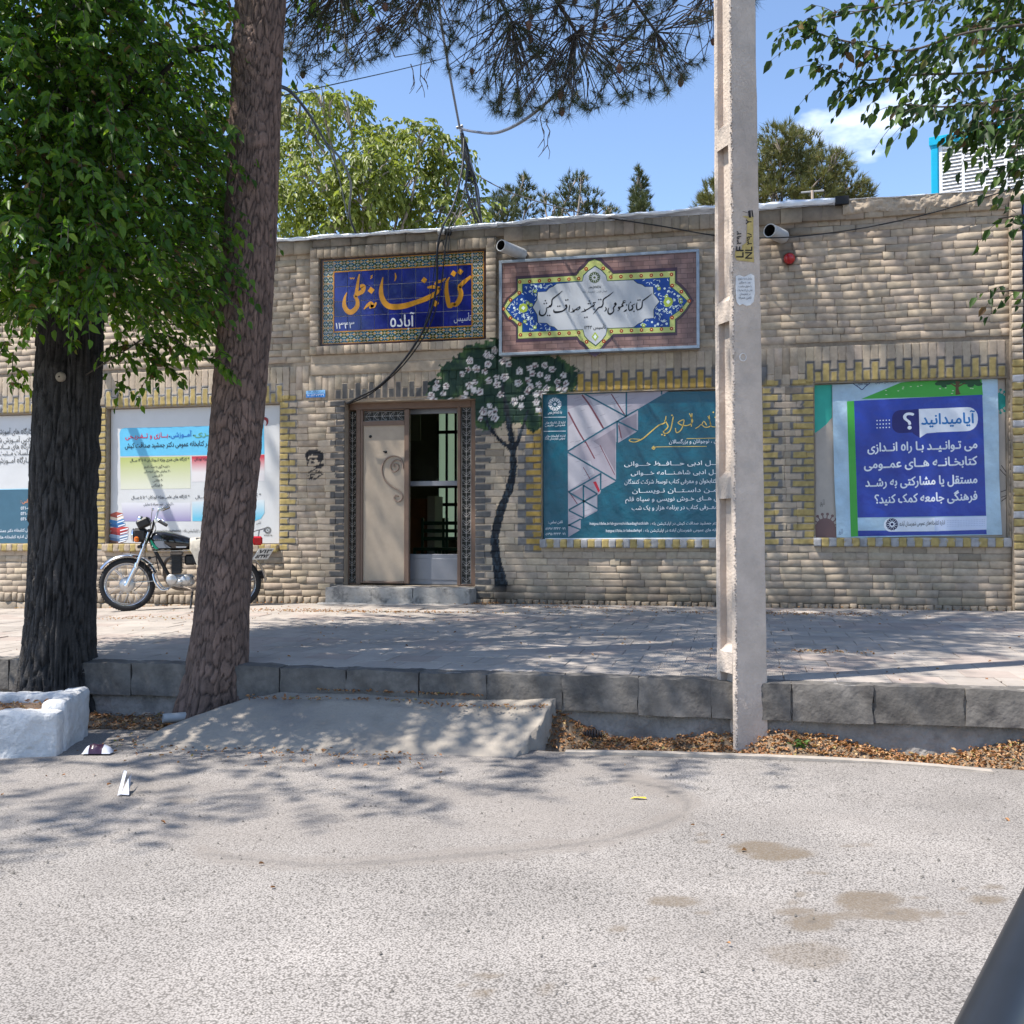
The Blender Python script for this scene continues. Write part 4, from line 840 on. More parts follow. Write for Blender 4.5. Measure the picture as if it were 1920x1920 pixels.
# upper crown, over the frame: what throws the dappled shade
def ell(n, c, r, shell=.35):
    v = nrm(RNG.normal(0, 1, (n, 3))); u = RNG.uniform(shell, 1, n)[:, None]**(1/2.2); return np.array(c)+v*u*np.array(r), v
PU, AU = [], []
CROWN = [((-4.6, 8.2, 10.2), (3.0, 2.6, 2.3), 1050), ((-7.55, 9.15, 10.0), (1.75, 1.25, 1.6), 640), ((-2.4, 8.6, 9.2), (2.1, 2.0, 1.5), 520), ((-3.4, 7.0, 7.6), (2.2, 1.4, 1.2), 330), ((-1.0, 8.9, 8.4), (1.3, 1.2, .9), 160), ((-1.6, 9.8, 9.2), (1.6, .9, 1.0), 300), ((-2.3, 6.5, 9.0), (1.7, 1.4, 1.0), 230)]
for c, r, n in CROWN: a, b = ell(n, c, r); PU.append(a); AU.append(b)
PU = np.concatenate(PU); AU = np.concatenate(AU)
pxy = np.array([proj(*p) for p in PU]); keep = (pxy[:, 1] < -60); PU, AU = PU[keep], AU[keep]
V2, F2 = tufts(PU, AU, 46, .19, .0085, 1.1); F2 = F2+len(V); mesh_np('needles', np.vstack([V, V2]), np.vstack([Fq, F2]), M_need, parent=pine, kind='stuff')
ub = []
for k in range(40):
    p = PU[int(R(0, len(PU)-1))]; s_ = np.array(pp[-1])*(1-k/60)+np.array(pp[-3])*(k/60); ub.append(np.array([s_, (s_+p)/2+np.array([0, 0, .3]), p]))
Vb, Fb = tubes_np(ub, .04, .01, 5); mesh_np('bough', Vb, Fb, M_twig, parent=pine)
# ---- tree whose crown reaches in from the right
rt = thing('broadleaf_tree', 'broad pointed-leaf tree reaching in over the roof cooler, its trunk out of view', 'tree', (2.55, 5.95, -.1))
bark_trunk('trunk', [(2.55, 5.98, -.2), (2.55, 5.98, 1.2), (2.65, 5.9, 3.0), (2.7, 5.7, 4.6), (2.6, 5.6, 6.2)], [.2, .17, .15, .11, .05], (M_ebark, (.02, .018, .016), (.09, .08, .07)), rt, n=80, mv=200, groove=.015, fa=16, fz=4, seed=5, flare=.03, plates=False)
rb = []
for pts in [[(1960, -70, 5.0), (1800, -15, 5.0), (1620, 20, 5.0), (1490, 50, 5.05)], [(1980, 40, 4.9), (1820, 60, 4.9), (1700, 95, 4.95), (1600, 80, 5.0), (1520, 60, 5.05)], [(1980, 110, 5.1), (1850, 135, 5.1), (1720, 140, 5.1), (1620, 150, 5.1), (1560, 130, 5.1)], [(2000, 170, 4.8), (1900, 185, 4.8), (1780, 200, 4.8), (1690, 195, 4.85)],
            [(2000, 205, 4.8), (1920, 215, 4.8), (1850, 235, 4.8), (1822, 245, 4.8)], [(1990, 262, 4.8), (1940, 285, 4.8), (1905, 300, 4.8)], [(2000, 400, 5.4), (1930, 402, 5.4), (1872, 410, 5.4)], [(2000, 545, 5.5), (1910, 544, 5.5), (1862, 548, 5.5)], [(1980, -110, 5.4), (1850, -60, 5.4), (1740, -30, 5.4), (1640, -15, 5.4)], [(2000, 200, 5.5), (1900, 215, 5.5), (1800, 170, 5.5), (1740, 120, 5.5)], [(1990, 20, 5.6), (1900, 40, 5.6), (1850, 20, 5.6)]]:
    rb.append(np.array(spline([tuple(aty(a, b, c)) for a, b, c in pts], 8)))
src = np.array([2.62, 5.75, 4.2]); stems = []
for b in rb: stems.append(np.array(spline([tuple(src+np.array([0, 0, (b[0, 2]-3)*.4])), tuple((src+b[0])/2+np.array([0, 0, .15])), tuple(b[0])], 5)))
PB, DB = [], []
for b in rb:
    for k in range(2, len(b), 3 if b[0, 2] < 3.0 and b[0, 1] > 5.25 else 1):
        for rep in range(1 if b[0, 2] < 2.5 or R(0, 1) < .85 else 2):
            t = b[k]-b[k-1]; PB.append(b[k]+RNG.normal(0, .015, 3)); DB.append(t/np.linalg.norm(t)*.8+RNG.normal(0, .55, 3)+np.array([0, 0, -.25]))
GB, LB = sprays(np.array(PB), np.array(DB), RNG.uniform(.08, .20, len(PB)), 5, .057, .3, .3, .7, np.array([0, -1, .25]))
PC = []
for k in range(150):
    x = R(1790, 2010); y = R(-120, 235)
    if (x-1790)/130+(235-y)/300 < .75: continue
    v = aty(x, y, R(5.0, 6.2)); PC.append((v.x, v.y, v.z))
PC = np.array(PC); GC, LC = sprays(PC, RNG.normal(0, 1, PC.shape)+np.array([-.4, 0, -.2]), RNG.uniform(.2, .4, len(PC)), 8, .058, .3, .35, .6, np.array([0, -1, .3]))
PD, DD = ell(330, (3.1, 5.6, 5.6), (1.9, 1.7, 1.7)); pxy = np.array([proj(*p) for p in PD]); keep = (pxy[:, 1] < -60) | (pxy[:, 0] > 1960); GD, LD = sprays(PD[keep], DD[keep], RNG.uniform(.4, .7, keep.sum()), 10, .10)
M_rt = leaf_mat('broad_leaf', [(0, (.022, .045, .012)), (.5, (.040, .080, .018)), (.84, (.075, .14, .028)), (.965, (.11, .17, .03)), (.985, (.16, .09, .045)), (1, (.14, .08, .045))], .45, .55)
Vb, Fb = tubes_np(rb+stems, [.007]*len(rb)+[.03]*len(stems), [.003]*len(rb)+[.008]*len(stems), 5); mesh_np('branch', Vb, Fb, M_twig, parent=rt)
Vb, Fb = tubes_np(LB+LC, .0022, .001, 3); mesh_np('twigs', Vb, Fb, M_twig, parent=rt, kind='stuff')
foliage(rt, 'foliage', np.concatenate([GB, GC, GD]), M_rt, 300)
# ---- trees behind the library
def far_tree(name, label, base_px, Y, blobs, m, kind, spread=1.0, dens=1.0, col=(.2, .17, .14)):
    b0 = aty(base_px, 900, Y); t = thing(name, label, 'tree', (b0.x, Y, -.35), None)
    s = Y/F/math.cos(YAW); C = [(aty(x, y, Y+R(-1, 1)*spread), r*s*1.0) for x, y, r in blobs]
    top = max(c.z for c, r in C); low = min(c.z for c, r in C); fork = Vector((b0.x, Y, max(low-1.2, 2.0)))
    V, Fq = tubes_np([np.array([(b0.x, Y, -.4), (b0.x+.1, Y, fork.z*.5), tuple(fork)])], .24, .15, 9); mesh_np('trunk', V, Fq, M_twig if kind != 'ash' else mat('grey_bark', (.22, .19, .16), .9, var=.2), parent=t, smooth=True)
    lines = []; r0 = []
    for c, r in C:
        mid = (fork+c)/2+Vector((R(-.3, .3), R(-.3, .3), .2)); lines.append(np.array(spline([fork, mid, c], 6))); r0.append(.055)
        for k in range(int(9*dens) if kind == 'ash' else 4):
            v = Vector((random.gauss(0, 1), random.gauss(0, 1), abs(random.gauss(0, 1))*.9)).normalized()*r*R(.6, 1); p0 = c+(mid-c)*R(0, .4); lines.append(np.array([tuple(p0), tuple(p0+(c+v-p0)*.55+Vector((0, 0, .08))), tuple(c+v)])); r0.append(.022 if kind == 'ash' else .02)
    V, Fq = tubes_np(lines, r0, .006, 5); mesh_np('branch', V, Fq, mat('pale_twig', col, .9), parent=t)
    if kind == 'ash':
        P = []; A = []
        for c, r in C:
            n = int(105*dens*(r/ .45)**2); v = nrm(RNG.normal(0, 1, (n, 3))); u = RNG.uniform(.15, 1, (n, 1))**.45; P.append(np.array(c)+v*u*r*np.array([1, 1, .85])); A.append(v+np.array([0, 0, -.15]))
        P = np.concatenate(P); A = np.concatenate(A); G, L = sprays(P, A, RNG.uniform(.16, .3, len(P)), 8, .115, .7, .3, .5); G[:, :, :] = G
        return foliage(t, 'foliage', G, m), t
    P = []; A = []
    for c, r in C:
        n = int(150*dens*(r/.6)**2); v = nrm(RNG.normal(0, 1, (n, 3))); u = RNG.uniform(.2, 1, (n, 1))**.4; P.append(np.array(c)+v*u*r*np.array([1, 1, .9])); A.append(v*.6+np.array([0, 0, .75 if kind != 'pine' else .55]))
    P = np.concatenate(P); A = np.concatenate(A); V, Fq = tufts(P, A, 20 if kind == 'pine' else 16, .20 if kind == 'pine' else .17, .017, .5)
    mesh_np('foliage', V, Fq, m, parent=t, kind='stuff'); return t
M_ash = leaf_mat('ash_leaf', [(0, (.12, .15, .03)), (.5, (.20, .24, .05)), (1, (.29, .32, .085))], .45, .4)
M_ash_ = 0
far_tree('ash_tree', 'yellow-green leafy tree with pale twigs rising behind the library roof, left of the mast', 700, 17, [(555, 205, 42), (600, 190, 30), (650, 205, 42), (585, 250, 36), (545, 300, 42), (690, 270, 36), (735, 265, 44), (790, 262, 44), (835, 285, 36), (700, 320, 50), (600, 340, 55), (680, 375, 55), (760, 345, 55), (845, 335, 42), (540, 380, 55), (620, 420, 55), (720, 425, 60), (810, 400, 55), (870, 420, 40), (895, 385, 30), (500, 330, 40), (660, 300, 34), (530, 440, 40)], M_ash, 'ash', 1.0, .8, (.30, .26, .22))
M_jun = leaf_mat('juniper_spray', [(0, (.045, .062, .028)), (.6, (.08, .10, .038)), (1, (.14, .15, .07))], .2, .6)
M_jun2 = leaf_mat('pine_spray', [(0, (.10, .11, .035)), (.6, (.15, .155, .05)), (.9, (.20, .19, .075)), (1, (.2, .14, .08))], .2, .6)
far_tree('juniper_tree', 'small dark green conifer behind the roof edge, just right of the mast', 955, 24, [(945, 400, 30), (960, 370, 24), (985, 350, 18), (940, 375, 20), (985, 390, 28), (983, 332, 9), (930, 410, 22)], M_jun, 'jun', .7, 1.3)
far_tree('sparse_conifer', 'grey green conifer with bare pale branches, second right of the mast', 1070, 25, [(1075, 345, 26), (1060, 375, 30), (1100, 375, 32), (1120, 395, 28), (1035, 395, 26), (1145, 400, 16), (1075, 410, 34), (1020, 370, 14), (1090, 335, 12)], M_jun, 'jun', .8, .8, (.3, .25, .21))
far_tree('cypress_tree', 'narrow dark columnar cypress standing alone against the sky', 1200, 27, [(1200, 322, 9), (1200, 342, 15), (1199, 362, 18), (1201, 380, 20), (1201, 398, 22), (1200, 415, 22)], M_jun, 'cyp', .3, 2.2)
far_tree('stone_pine', 'large olive green pine behind the library, right of the concrete pole', 1470, 24, [(1462, 262, 36), (1430, 300, 44), (1500, 285, 44), (1545, 320, 42), (1470, 330, 60), (1400, 360, 50), (1530, 365, 50), (1590, 350, 36), (1615, 365, 26), (1345, 370, 34), (1330, 395, 34), (1450, 385, 60), (1560, 390, 46), (1355, 340, 18), (1575, 300, 20)], M_jun2, 'pine', 1.0, 1.1, (.2, .16, .13))
# ================================================================= SIGNS AND BANNERS
class Sheet:
    """flat print on a vertical sheet whose face is the plane Y = y; points are photo points (optionally of an enlarged view)"""
    def __init__(s, y, ox=0, oy=0, sc=1.0): s.y = y; s.ox, s.oy, s.sc = ox, oy, sc; s.pr = MB(); s.tx = MB(); s.mats = []; s.n = 0
    def mi(s, m):
        if m not in s.mats: s.mats.append(m)
        return s.mats.index(m)
    def P(s, u, v): p = aty(s.ox+u/s.sc, s.oy+v/s.sc, s.y); return (p.x, p.z)
    def Q(s, u, v): return (s.ox+u/s.sc, s.oy+v/s.sc)
    def lay(s): s.n += 1; return s.y-.0011*min(s.n, 14)-.0002*s.n
    def k(s, y): return s.y+((y or s.lay())-s.y)*.12          # prints lie within a few millimetres of the sheet
    def poly(s, pts, m, y=None): s.pr.poly([s.P(*p) for p in pts][::-1], s.k(y), s.mi(m))
    def stroke(s, pts, w, m, y=None, sub=5, tx=False):
        k = 1/s.sc*.0063; w = [q*k for q in w] if hasattr(w, '__len__') else w*k
        (s.tx if tx else s.pr).stroke([s.P(*p) for p in pts], w, s.k(y), s.mi(m), sub)
    def dot(s, u, v, r, m, y=None, n=10, tx=False, rot=0, rz=None):
        x, z = s.P(u, v); k = .0063/s.sc; (s.tx if tx else s.pr).poly([(x+r*k*math.cos(rot+2*math.pi*i/n), z+(rz or r)*k*math.sin(rot+2*math.pi*i/n)) for i in range(n)], s.k(y), s.mi(m))
    def text(s, t, r, l, em, m, bold=0.0, arabic=True, y=None): write(s.tx, t, s.Q(*r), s.Q(*l), em/s.sc, s.k(y or s.y-.0205), s.mi(m), bold, arabic)
    def logo(s, u, v, r, m, tx=True, n=12):
        y = s.y-.0205; s.dot(u, v, r*.2, m, y, 10, tx)
        for k in range(n):
            a = 2*math.pi*k/n; c, q = math.cos(a), math.sin(a); f = lambda rr, aa: (u+rr*math.cos(aa), v+rr*math.sin(aa))
            s.stroke([f(r*.42, a), f(r*.72, a+.02), f(r*.98, a+.16)], [r*.12, r*.2, r*.06], m, y, 3, tx); s.stroke([f(r*.62, a-.1), f(r*.95, a-.2)], [r*.13, r*.13], m, y, 2, tx)
    def finish(s, parent, name='print', tname='lettering'):
        if s.pr.v: s.pr.build(name, s.mats, parent)
        if s.tx.v: s.tx.build(tname, s.mats, parent)
# ---------------------------------------------------------------- glazed tile sign
sign = thing('tile_sign', 'blue glazed tile sign with orange Persian lettering and patterned tile border, over the brown door', 'sign', (-3.9, D, 3.47))
M_blue = mat('cobalt_glaze', (.012, .016, .16), .12, var=.25, vs=8, rnd=.22, coat=.5); M_cream = mat('cream_glaze', (.56, .54, .42), .2, var=.1); M_teal = mat('teal_glaze', (.02, .10, .16), .15); M_leafg = mat('green_glaze', (.055, .075, .02), .2); M_orange = mat('orange_glaze', (.50, .22, .03), .2, var=.15, vs=20); M_rim = mat('dark_rim_tile', (.05, .022, .020), .3, var=.2)
MB().box(-4.93, -2.87, D+.012, D+.02, 3.475, 4.53).build('bedding_mortar', mat('pale_grout', (.5, .5, .55), .9), sign)
fx0, fx1, fz0, fz1 = -4.755, -3.045, 3.648, 4.362; cw, ch = (fx1-fx0)/10, (fz1-fz0)/4
for i in range(10):
    for j in range(4):
        q = MB(); dz = R(-.0012, .0012); q.cbox(fx0+i*cw+.003, fx0+(i+1)*cw-.003, D+.003+dz, D+.014, fz0+j*ch+.003, fz0+(j+1)*ch-.003, .0025); q.build('tile', M_blue, sign)
def border_tile(x0, x1, z0, z1, nxm, nzm):
    q = MB(); q.cbox(x0+.0015, x1-.0015, D+.004, D+.014, z0+.0015, z1-.0015, .002, 0); y = D+.0028; w, h = (x1-x0)/nxm, (z1-z0)/nzm
    for a in range(nxm):
        for b in range(nzm):
            cx, cz = x0+w*(a+.5), z0+h*(b+.5); W, H = w*.5, h*.5
            d = lambda s, m, yy, ox=0, oz=0: q.poly([(cx+ox*W-s*W, cz+oz*H), (cx+ox*W, cz+oz*H-s*H), (cx+ox*W+s*W, cz+oz*H), (cx+ox*W, cz+oz*H+s*H)], yy, m)
            k = 1 if (a+b) % 2 else 2
            for sx in (-1, 1):
                for sz in (-1, 1): q.stroke([(cx+sx*W*.95, cz+sz*H*.95), (cx+sx*W*.45, cz+sz*H*.5), (cx, cz)], [w*.17, w*.27, w*.12], y, k, 3)
            d(.30, 0, y-.0006); d(.17, 4, y-.0009); d(.30, 4, y-.0006, .74, 0); d(.30, 4, y-.0006, -.74, 0); d(.26, 3-k, y-.0006, 0, .72); d(.26, 3-k, y-.0006, 0, -.72)
    q.build('border_tile', [M_cream, M_teal, M_leafg, M_blue, M_orange], sign)
bw = .128; lw = .012
for i in range(10):
    for (za, zb) in ((fz1+lw, fz1+lw+bw), (fz0-lw-bw, fz0-lw)): border_tile(fx0+i*cw, fx0+(i+1)*cw, za, zb, 2, 2)
for j in range(4):
    for (xa, xb) in ((fx0-lw-bw, fx0-lw), (fx1+lw, fx1+lw+bw)): border_tile(xa, xb, fz0+j*ch, fz0+(j+1)*ch, 2, 2)
for xa in (fx0-lw-bw, fx1+lw):
    for za in (fz0-lw-bw, fz1+lw): border_tile(xa, xa+bw, za, za+bw, 2, 2)
q = MB()
for (o, w) in ((0, lw), (lw+bw, .008)):
    a, b, c, d = fx0-o-w, fx1+o+w, fz0-o-w, fz1+o+w
    for (x0, x1, z0, z1) in ((a, b, d-w, d), (a, b, c, c+w), (a, a+w, c+w, d-w), (b-w, b, c+w, d-w)): q.box(x0, x1, D+.002, D+.013, z0, z1)
q.build('orange_line', M_orange, sign)
q = MB(); o = lw+bw+.008; a, b, c, d = fx0-o, fx1+o, fz0-o, fz1+o
for k in range(12):
    for (za, zb) in ((d, 4.528), (3.477, c)): x0 = -4.928+k*(2.056/12); q.box(x0+.002, x0+2.056/12-.002, D+.001, D+.014, za, zb)
for (xa, xb) in ((-4.928, a), (b, -2.872)):
    for k in range(5): z0 = c+k*(d-c)/5; q.box(xa, xb, D+.001, D+.014, z0+.002, z0+(d-c)/5-.002)
q.build('rim_tiles', M_rim, sign)
S_ = Sheet(D+.0012, 580, 420, 4.8); org = mat('orange_lettering', (.56, .255, .025), .2, var=.12, vs=15); wht = mat('white_lettering', (.66, .66, .70), .25, var=.1, vs=20); y = D-.0005
for pts, w in [([(1456, 470), (1395, 520), (1345, 568)], [22, 38, 40]), ([(1345, 562), (1362, 610), (1362, 650), (1338, 705), (1305, 735)], [34, 44, 46, 46, 34]), ([(1312, 733), (1290, 722), (1272, 738), (1246, 738)], [30, 34, 40, 32]), ([(1262, 478), (1240, 520), (1234, 600), (1245, 680), (1256, 740)], [8, 26, 38, 44, 34]),
               ([(1228, 488), (1190, 512), (1150, 522), (1128, 545)], [10, 26, 30, 14]), ([(1062, 572), (1110, 566), (1178, 578)], [14, 32, 24]), ([(1180, 578), (1130, 628), (1050, 672), (960, 705), (850, 738), (745, 745), (690, 722), (655, 665), (645, 590), (662, 478)], [26, 42, 46, 44, 52, 52, 52, 48, 40, 8]),
               ([(772, 440), (778, 478), (768, 515)], [8, 16, 6]), ([(490, 768), (520, 735), (552, 712), (566, 735), (540, 755)], [8, 26, 34, 34, 20]), ([(552, 735), (580, 742), (602, 705)], [26, 30, 14]), ([(450, 450), (438, 520), (425, 610), (408, 655)], [10, 26, 34, 28]), ([(455, 560), (485, 562), (478, 605), (440, 628), (412, 650)], [26, 44, 42, 38, 26]),
               ([(408, 648), (432, 690), (428, 745), (385, 790), (345, 785), (315, 735), (318, 670), (338, 615)], [26, 34, 44, 50, 46, 40, 26, 6]), ([(365, 482), (375, 495), (385, 485), (398, 494), (405, 480)], [9]*5), ([(570, 462), (555, 470), (565, 480), (548, 492)], [9]*4)]:
    S_.stroke(pts, w, org, y-.0002*len(S_.tx.f) % .0008, 6, True)
for (u, v, r) in [(1298, 446, 30), (1358, 430, 30), (1033, 505, 30), (1135, 716, 34), (556, 597, 34)]: S_.dot(u, v, r, org, y-.0004, 4, True, .15)
S_.text('۱۳۴۳', (404, 935), (238, 944), 78, wht, .014, y=y); S_.text('آباده', (945, 920), (730, 925), 150, wht, .02, y=y); S_.text('تأسیس', (1458, 868), (1302, 876), 78, wht, .006, y=y)
S_.finish(sign)
# ---------------------------------------------------------------- printed library board
YB = D-.09
bd = thing('library_board', 'framed printed board with arabesque border round black calligraphy, right of the tile sign', 'sign', (-1.57, YB, 3.25))
M_frame = mat('galvanised_frame', (.33, .38, .44), .4, metal=.5, var=.2, vs=9)
bx0, bx1, bz0, bz1 = aty(936, 485, YB).x, aty(1311, 468, YB).x, aty(940, 667, YB).z, aty(936, 489, YB).z
t = .032
for (a, b, c, d) in ((bx0, bx1, bz1-t, bz1), (bx0, bx1, bz0, bz0+t), (bx0, bx0+t, bz0+t, bz1-t), (bx1-t, bx1, bz0+t, bz1-t)):
    q = MB(); q.cbox(a, b, YB-.012, D-.006, c, d, .003); q.build('frame_rail', M_frame, bd)
def brick_print():
    m = mat('brick_print', (.2, .1, .09), .38, spec=.5); n = m.node_tree.nodes; l = m.node_tree.links; g = n.new('ShaderNodeNewGeometry'); sp = n.new('ShaderNodeSeparateXYZ'); cb = n.new('ShaderNodeCombineXYZ')
    l.new(g.outputs['Position'], sp.inputs[0]); l.new(sp.outputs[0], cb.inputs[0]); l.new(sp.outputs[2], cb.inputs[1])
    b = n.new('ShaderNodeTexBrick'); b.inputs['Scale'].default_value = 6.5; b.inputs['Color1'].default_value = (.28, .172, .15, 1); b.inputs['Color2'].default_value = (.18, .10, .09, 1); b.inputs['Mortar'].default_value = (.10, .055, .055, 1); b.inputs['Mortar Size'].default_value = .018; b.inputs['Brick Width'].default_value = .9; b.inputs['Row Height'].default_value = .36
    z = n.new('ShaderNodeTexNoise'); z.inputs['Scale'].default_value = 7; z.inputs['Detail'].default_value = 8; mxx = n.new('ShaderNodeMix'); mxx.data_type = 'RGBA'; mxx.blend_type = 'OVERLAY'; mxx.inputs[0].default_value = .8
    l.new(cb.outputs[0], b.inputs[0]); l.new(cb.outputs[0], z.inputs['Vector']); l.new(b.outputs[0], mxx.inputs[6]); l.new(z.outputs[0], mxx.inputs[7]); l.new(mxx.outputs[2], n['Principled BSDF'].inputs['Base Color']); return m
MB().box(bx0+t, bx1-t, YB, D-.01, bz0+t, bz1-t).build('panel', brick_print(), bd)
B = Sheet(YB-.001, 920, 420, 4.571)
outer = [(100, 728), (150, 640), (190, 610), (228, 575), (228, 470), (735, 440), (760, 400), (800, 372), (840, 320), (890, 298), (940, 318), (985, 365), (1020, 392), (1048, 425), (1585, 400), (1585, 505), (1620, 530), (1665, 575), (1722, 660), (1670, 740), (1630, 785), (1585, 818), (1585, 930), (1050, 945), (1020, 980), (985, 1010), (945, 1065), (895, 1098), (845, 1075), (800, 1020), (765, 1000), (742, 965), (230, 985), (230, 868), (190, 830), (150, 810)]
inner = [(135, 728), (190, 652), (275, 588), (275, 515), (785, 490), (795, 440), (830, 405), (895, 360), (955, 400), (990, 440), (1000, 488), (1530, 460), (1530, 530), (1600, 585), (1682, 660), (1622, 735), (1530, 800), (1530, 880), (1000, 895), (988, 950), (955, 995), (900, 1045), (840, 1000), (805, 960), (790, 905), (275, 925), (275, 850), (190, 800)]
white = [(362, 715), (382, 680), (400, 650), (405, 585), (478, 580), (505, 550), (535, 538), (568, 514), (788, 493), (800, 443), (835, 408), (895, 365), (952, 404), (986, 443), (997, 491), (1222, 482), (1255, 510), (1300, 522), (1320, 540), (1390, 540), (1392, 600), (1420, 630), (1445, 665), (1412, 705), (1395, 735), (1396, 805), (1322, 812), (1300, 838), (1260, 855), (1225, 884), (997, 892), (984, 950), (952, 992), (900, 1038), (842, 996), (808, 958), (793, 903), (577, 909), (545, 880), (505, 870), (482, 848), (408, 845), (402, 780), (385, 750)]
grow = lambda P, k, c=(905, 700): [(c[0]+(u-c[0])*k[0], c[1]+(v-c[1])*k[1]) for u, v in P]
B.poly(grow(outer, (1.02, 1.10), (880, 690)), ink('#43313f', .35, 1.2)); B.poly(outer, ink('#3c5a34', .35)); B.poly(grow(outer, (.99, .985)), ink('#a9b06a', .35, 1.2)); B.poly(grow(inner, (1.01, 1.015)), ink('#1f5a3c', .35)); B.poly(inner, ink('#12387c', .35, 1.4)); B.poly(grow(white, (1.012, 1.02)), ink('#2c3f30', .35)); B.poly(white, mat('board_white', (.50, .52, .55), .3, spec=.5))
y1 = B.y-.0185; red, whi, grn2, gry = ink('#8a2f18', .35, 1.3), ink('#b9c8e6', .35, 1.5), ink('#8fa03c', .35, 1.3), ink('#d9cf8a', .35, 1.2)
for (a, b, n) in (((250, 497), (755, 468), 7), ((1030, 455), (1550, 432), 7), ((255, 950), (755, 932), 7), ((1035, 920), (1550, 897), 7)):
    for k in range(n): u = a[0]+(b[0]-a[0])*k/(n-1); v = a[1]+(b[1]-a[1])*k/(n-1); B.dot(u, v, 15, red, y1, 8); B.dot(u, v, 5, gry, y1-.0006, 6)
for (u, v) in ((818, 385), (965, 380), (245, 590), (170, 650), (112, 728), (170, 805), (250, 858), (822, 1010), (970, 1005), (1555, 528), (1635, 580), (1702, 660), (1635, 740), (1555, 802)): B.dot(u, v, 16, red, y1, 8); B.dot(u, v, 5, gry, y1-.0006, 6)
rnd = random.Random(4)
for k in range(120):   # tendrils of the olive border band
    j = rnd.randrange(len(outer)); a, b = outer[j], outer[(j+1) % len(outer)]; t_ = rnd.random(); u, v = a[0]+(b[0]-a[0])*t_, a[1]+(b[1]-a[1])*t_; u += (895-u)*.022; v += (700-v)*.055
    B.stroke([(u-9, v+5), (u, v-6), (u+9, v+4)], [2, 4, 2], gry, y1+.0004, 3)
def in_poly(u, v, P):
    c = False
    for (ax, ay), (bx_, by_) in zip(P, P[1:]+P[:1]):
        if (ay > v) != (by_ > v) and u < (bx_-ax)*(v-ay)/((by_-ay) or 1e-9)+ax: c = not c
    return c
k = 0
while k < 230:
    u = rnd.choice([rnd.uniform(140, 560), rnd.uniform(1230, 1680)]); v = rnd.uniform(465, 925)
    if in_poly(u, v, grow(inner, (.985, .96))) and not in_poly(u, v, grow(white, (1.03, 1.06))):
        k += 1; a = rnd.uniform(0, 6.3)
        if k % 5 == 0: B.dot(u, v, rnd.uniform(7, 11), whi, y1, 6); B.dot(u, v, 3, grn2, y1-.0006, 5)
        elif k % 17 == 0: B.dot(u, v, 16, grn2, y1-.0003, 8); B.dot(u, v, 6, whi, y1-.0006, 6)
        else: B.stroke([(u+13*math.cos(a), v+13*math.sin(a)), (u+4*math.cos(a+1), v+4*math.sin(a+1)), (u-10*math.cos(a), v-10*math.sin(a))], [2, 5, 2], whi, y1+.0003, 3)
for (u, v) in ((280, 720), (1522, 668)): B.dot(u, v, 40, grn2, y1-.0008, 8); B.dot(u, v, 18, whi, y1-.0012, 4)
blk = ink('#15151b', .35); E_ = Sheet(YB-.001, 920, 420, 4.571); E_.logo(890, 458, 52, ink('#4a5a30', .35)); E_.finish(bd, 'print', 'emblem'); B.poly([(865, 968), (895, 925), (925, 966), (897, 1005)], grn2, y1); B.poly([(880, 967), (895, 945), (910, 966), (896, 988)], whi, y1-.0005)
y2 = B.y-.0205; z1 = lambda L: [((1000+u/16-920)*4.571, (530+v/16-420)*4.571) for u, v in L]; z2 = lambda L: [((1110+u/16-920)*4.571, (530+v/16-420)*4.571) for u, v in L]; kk_ = 4.571/16
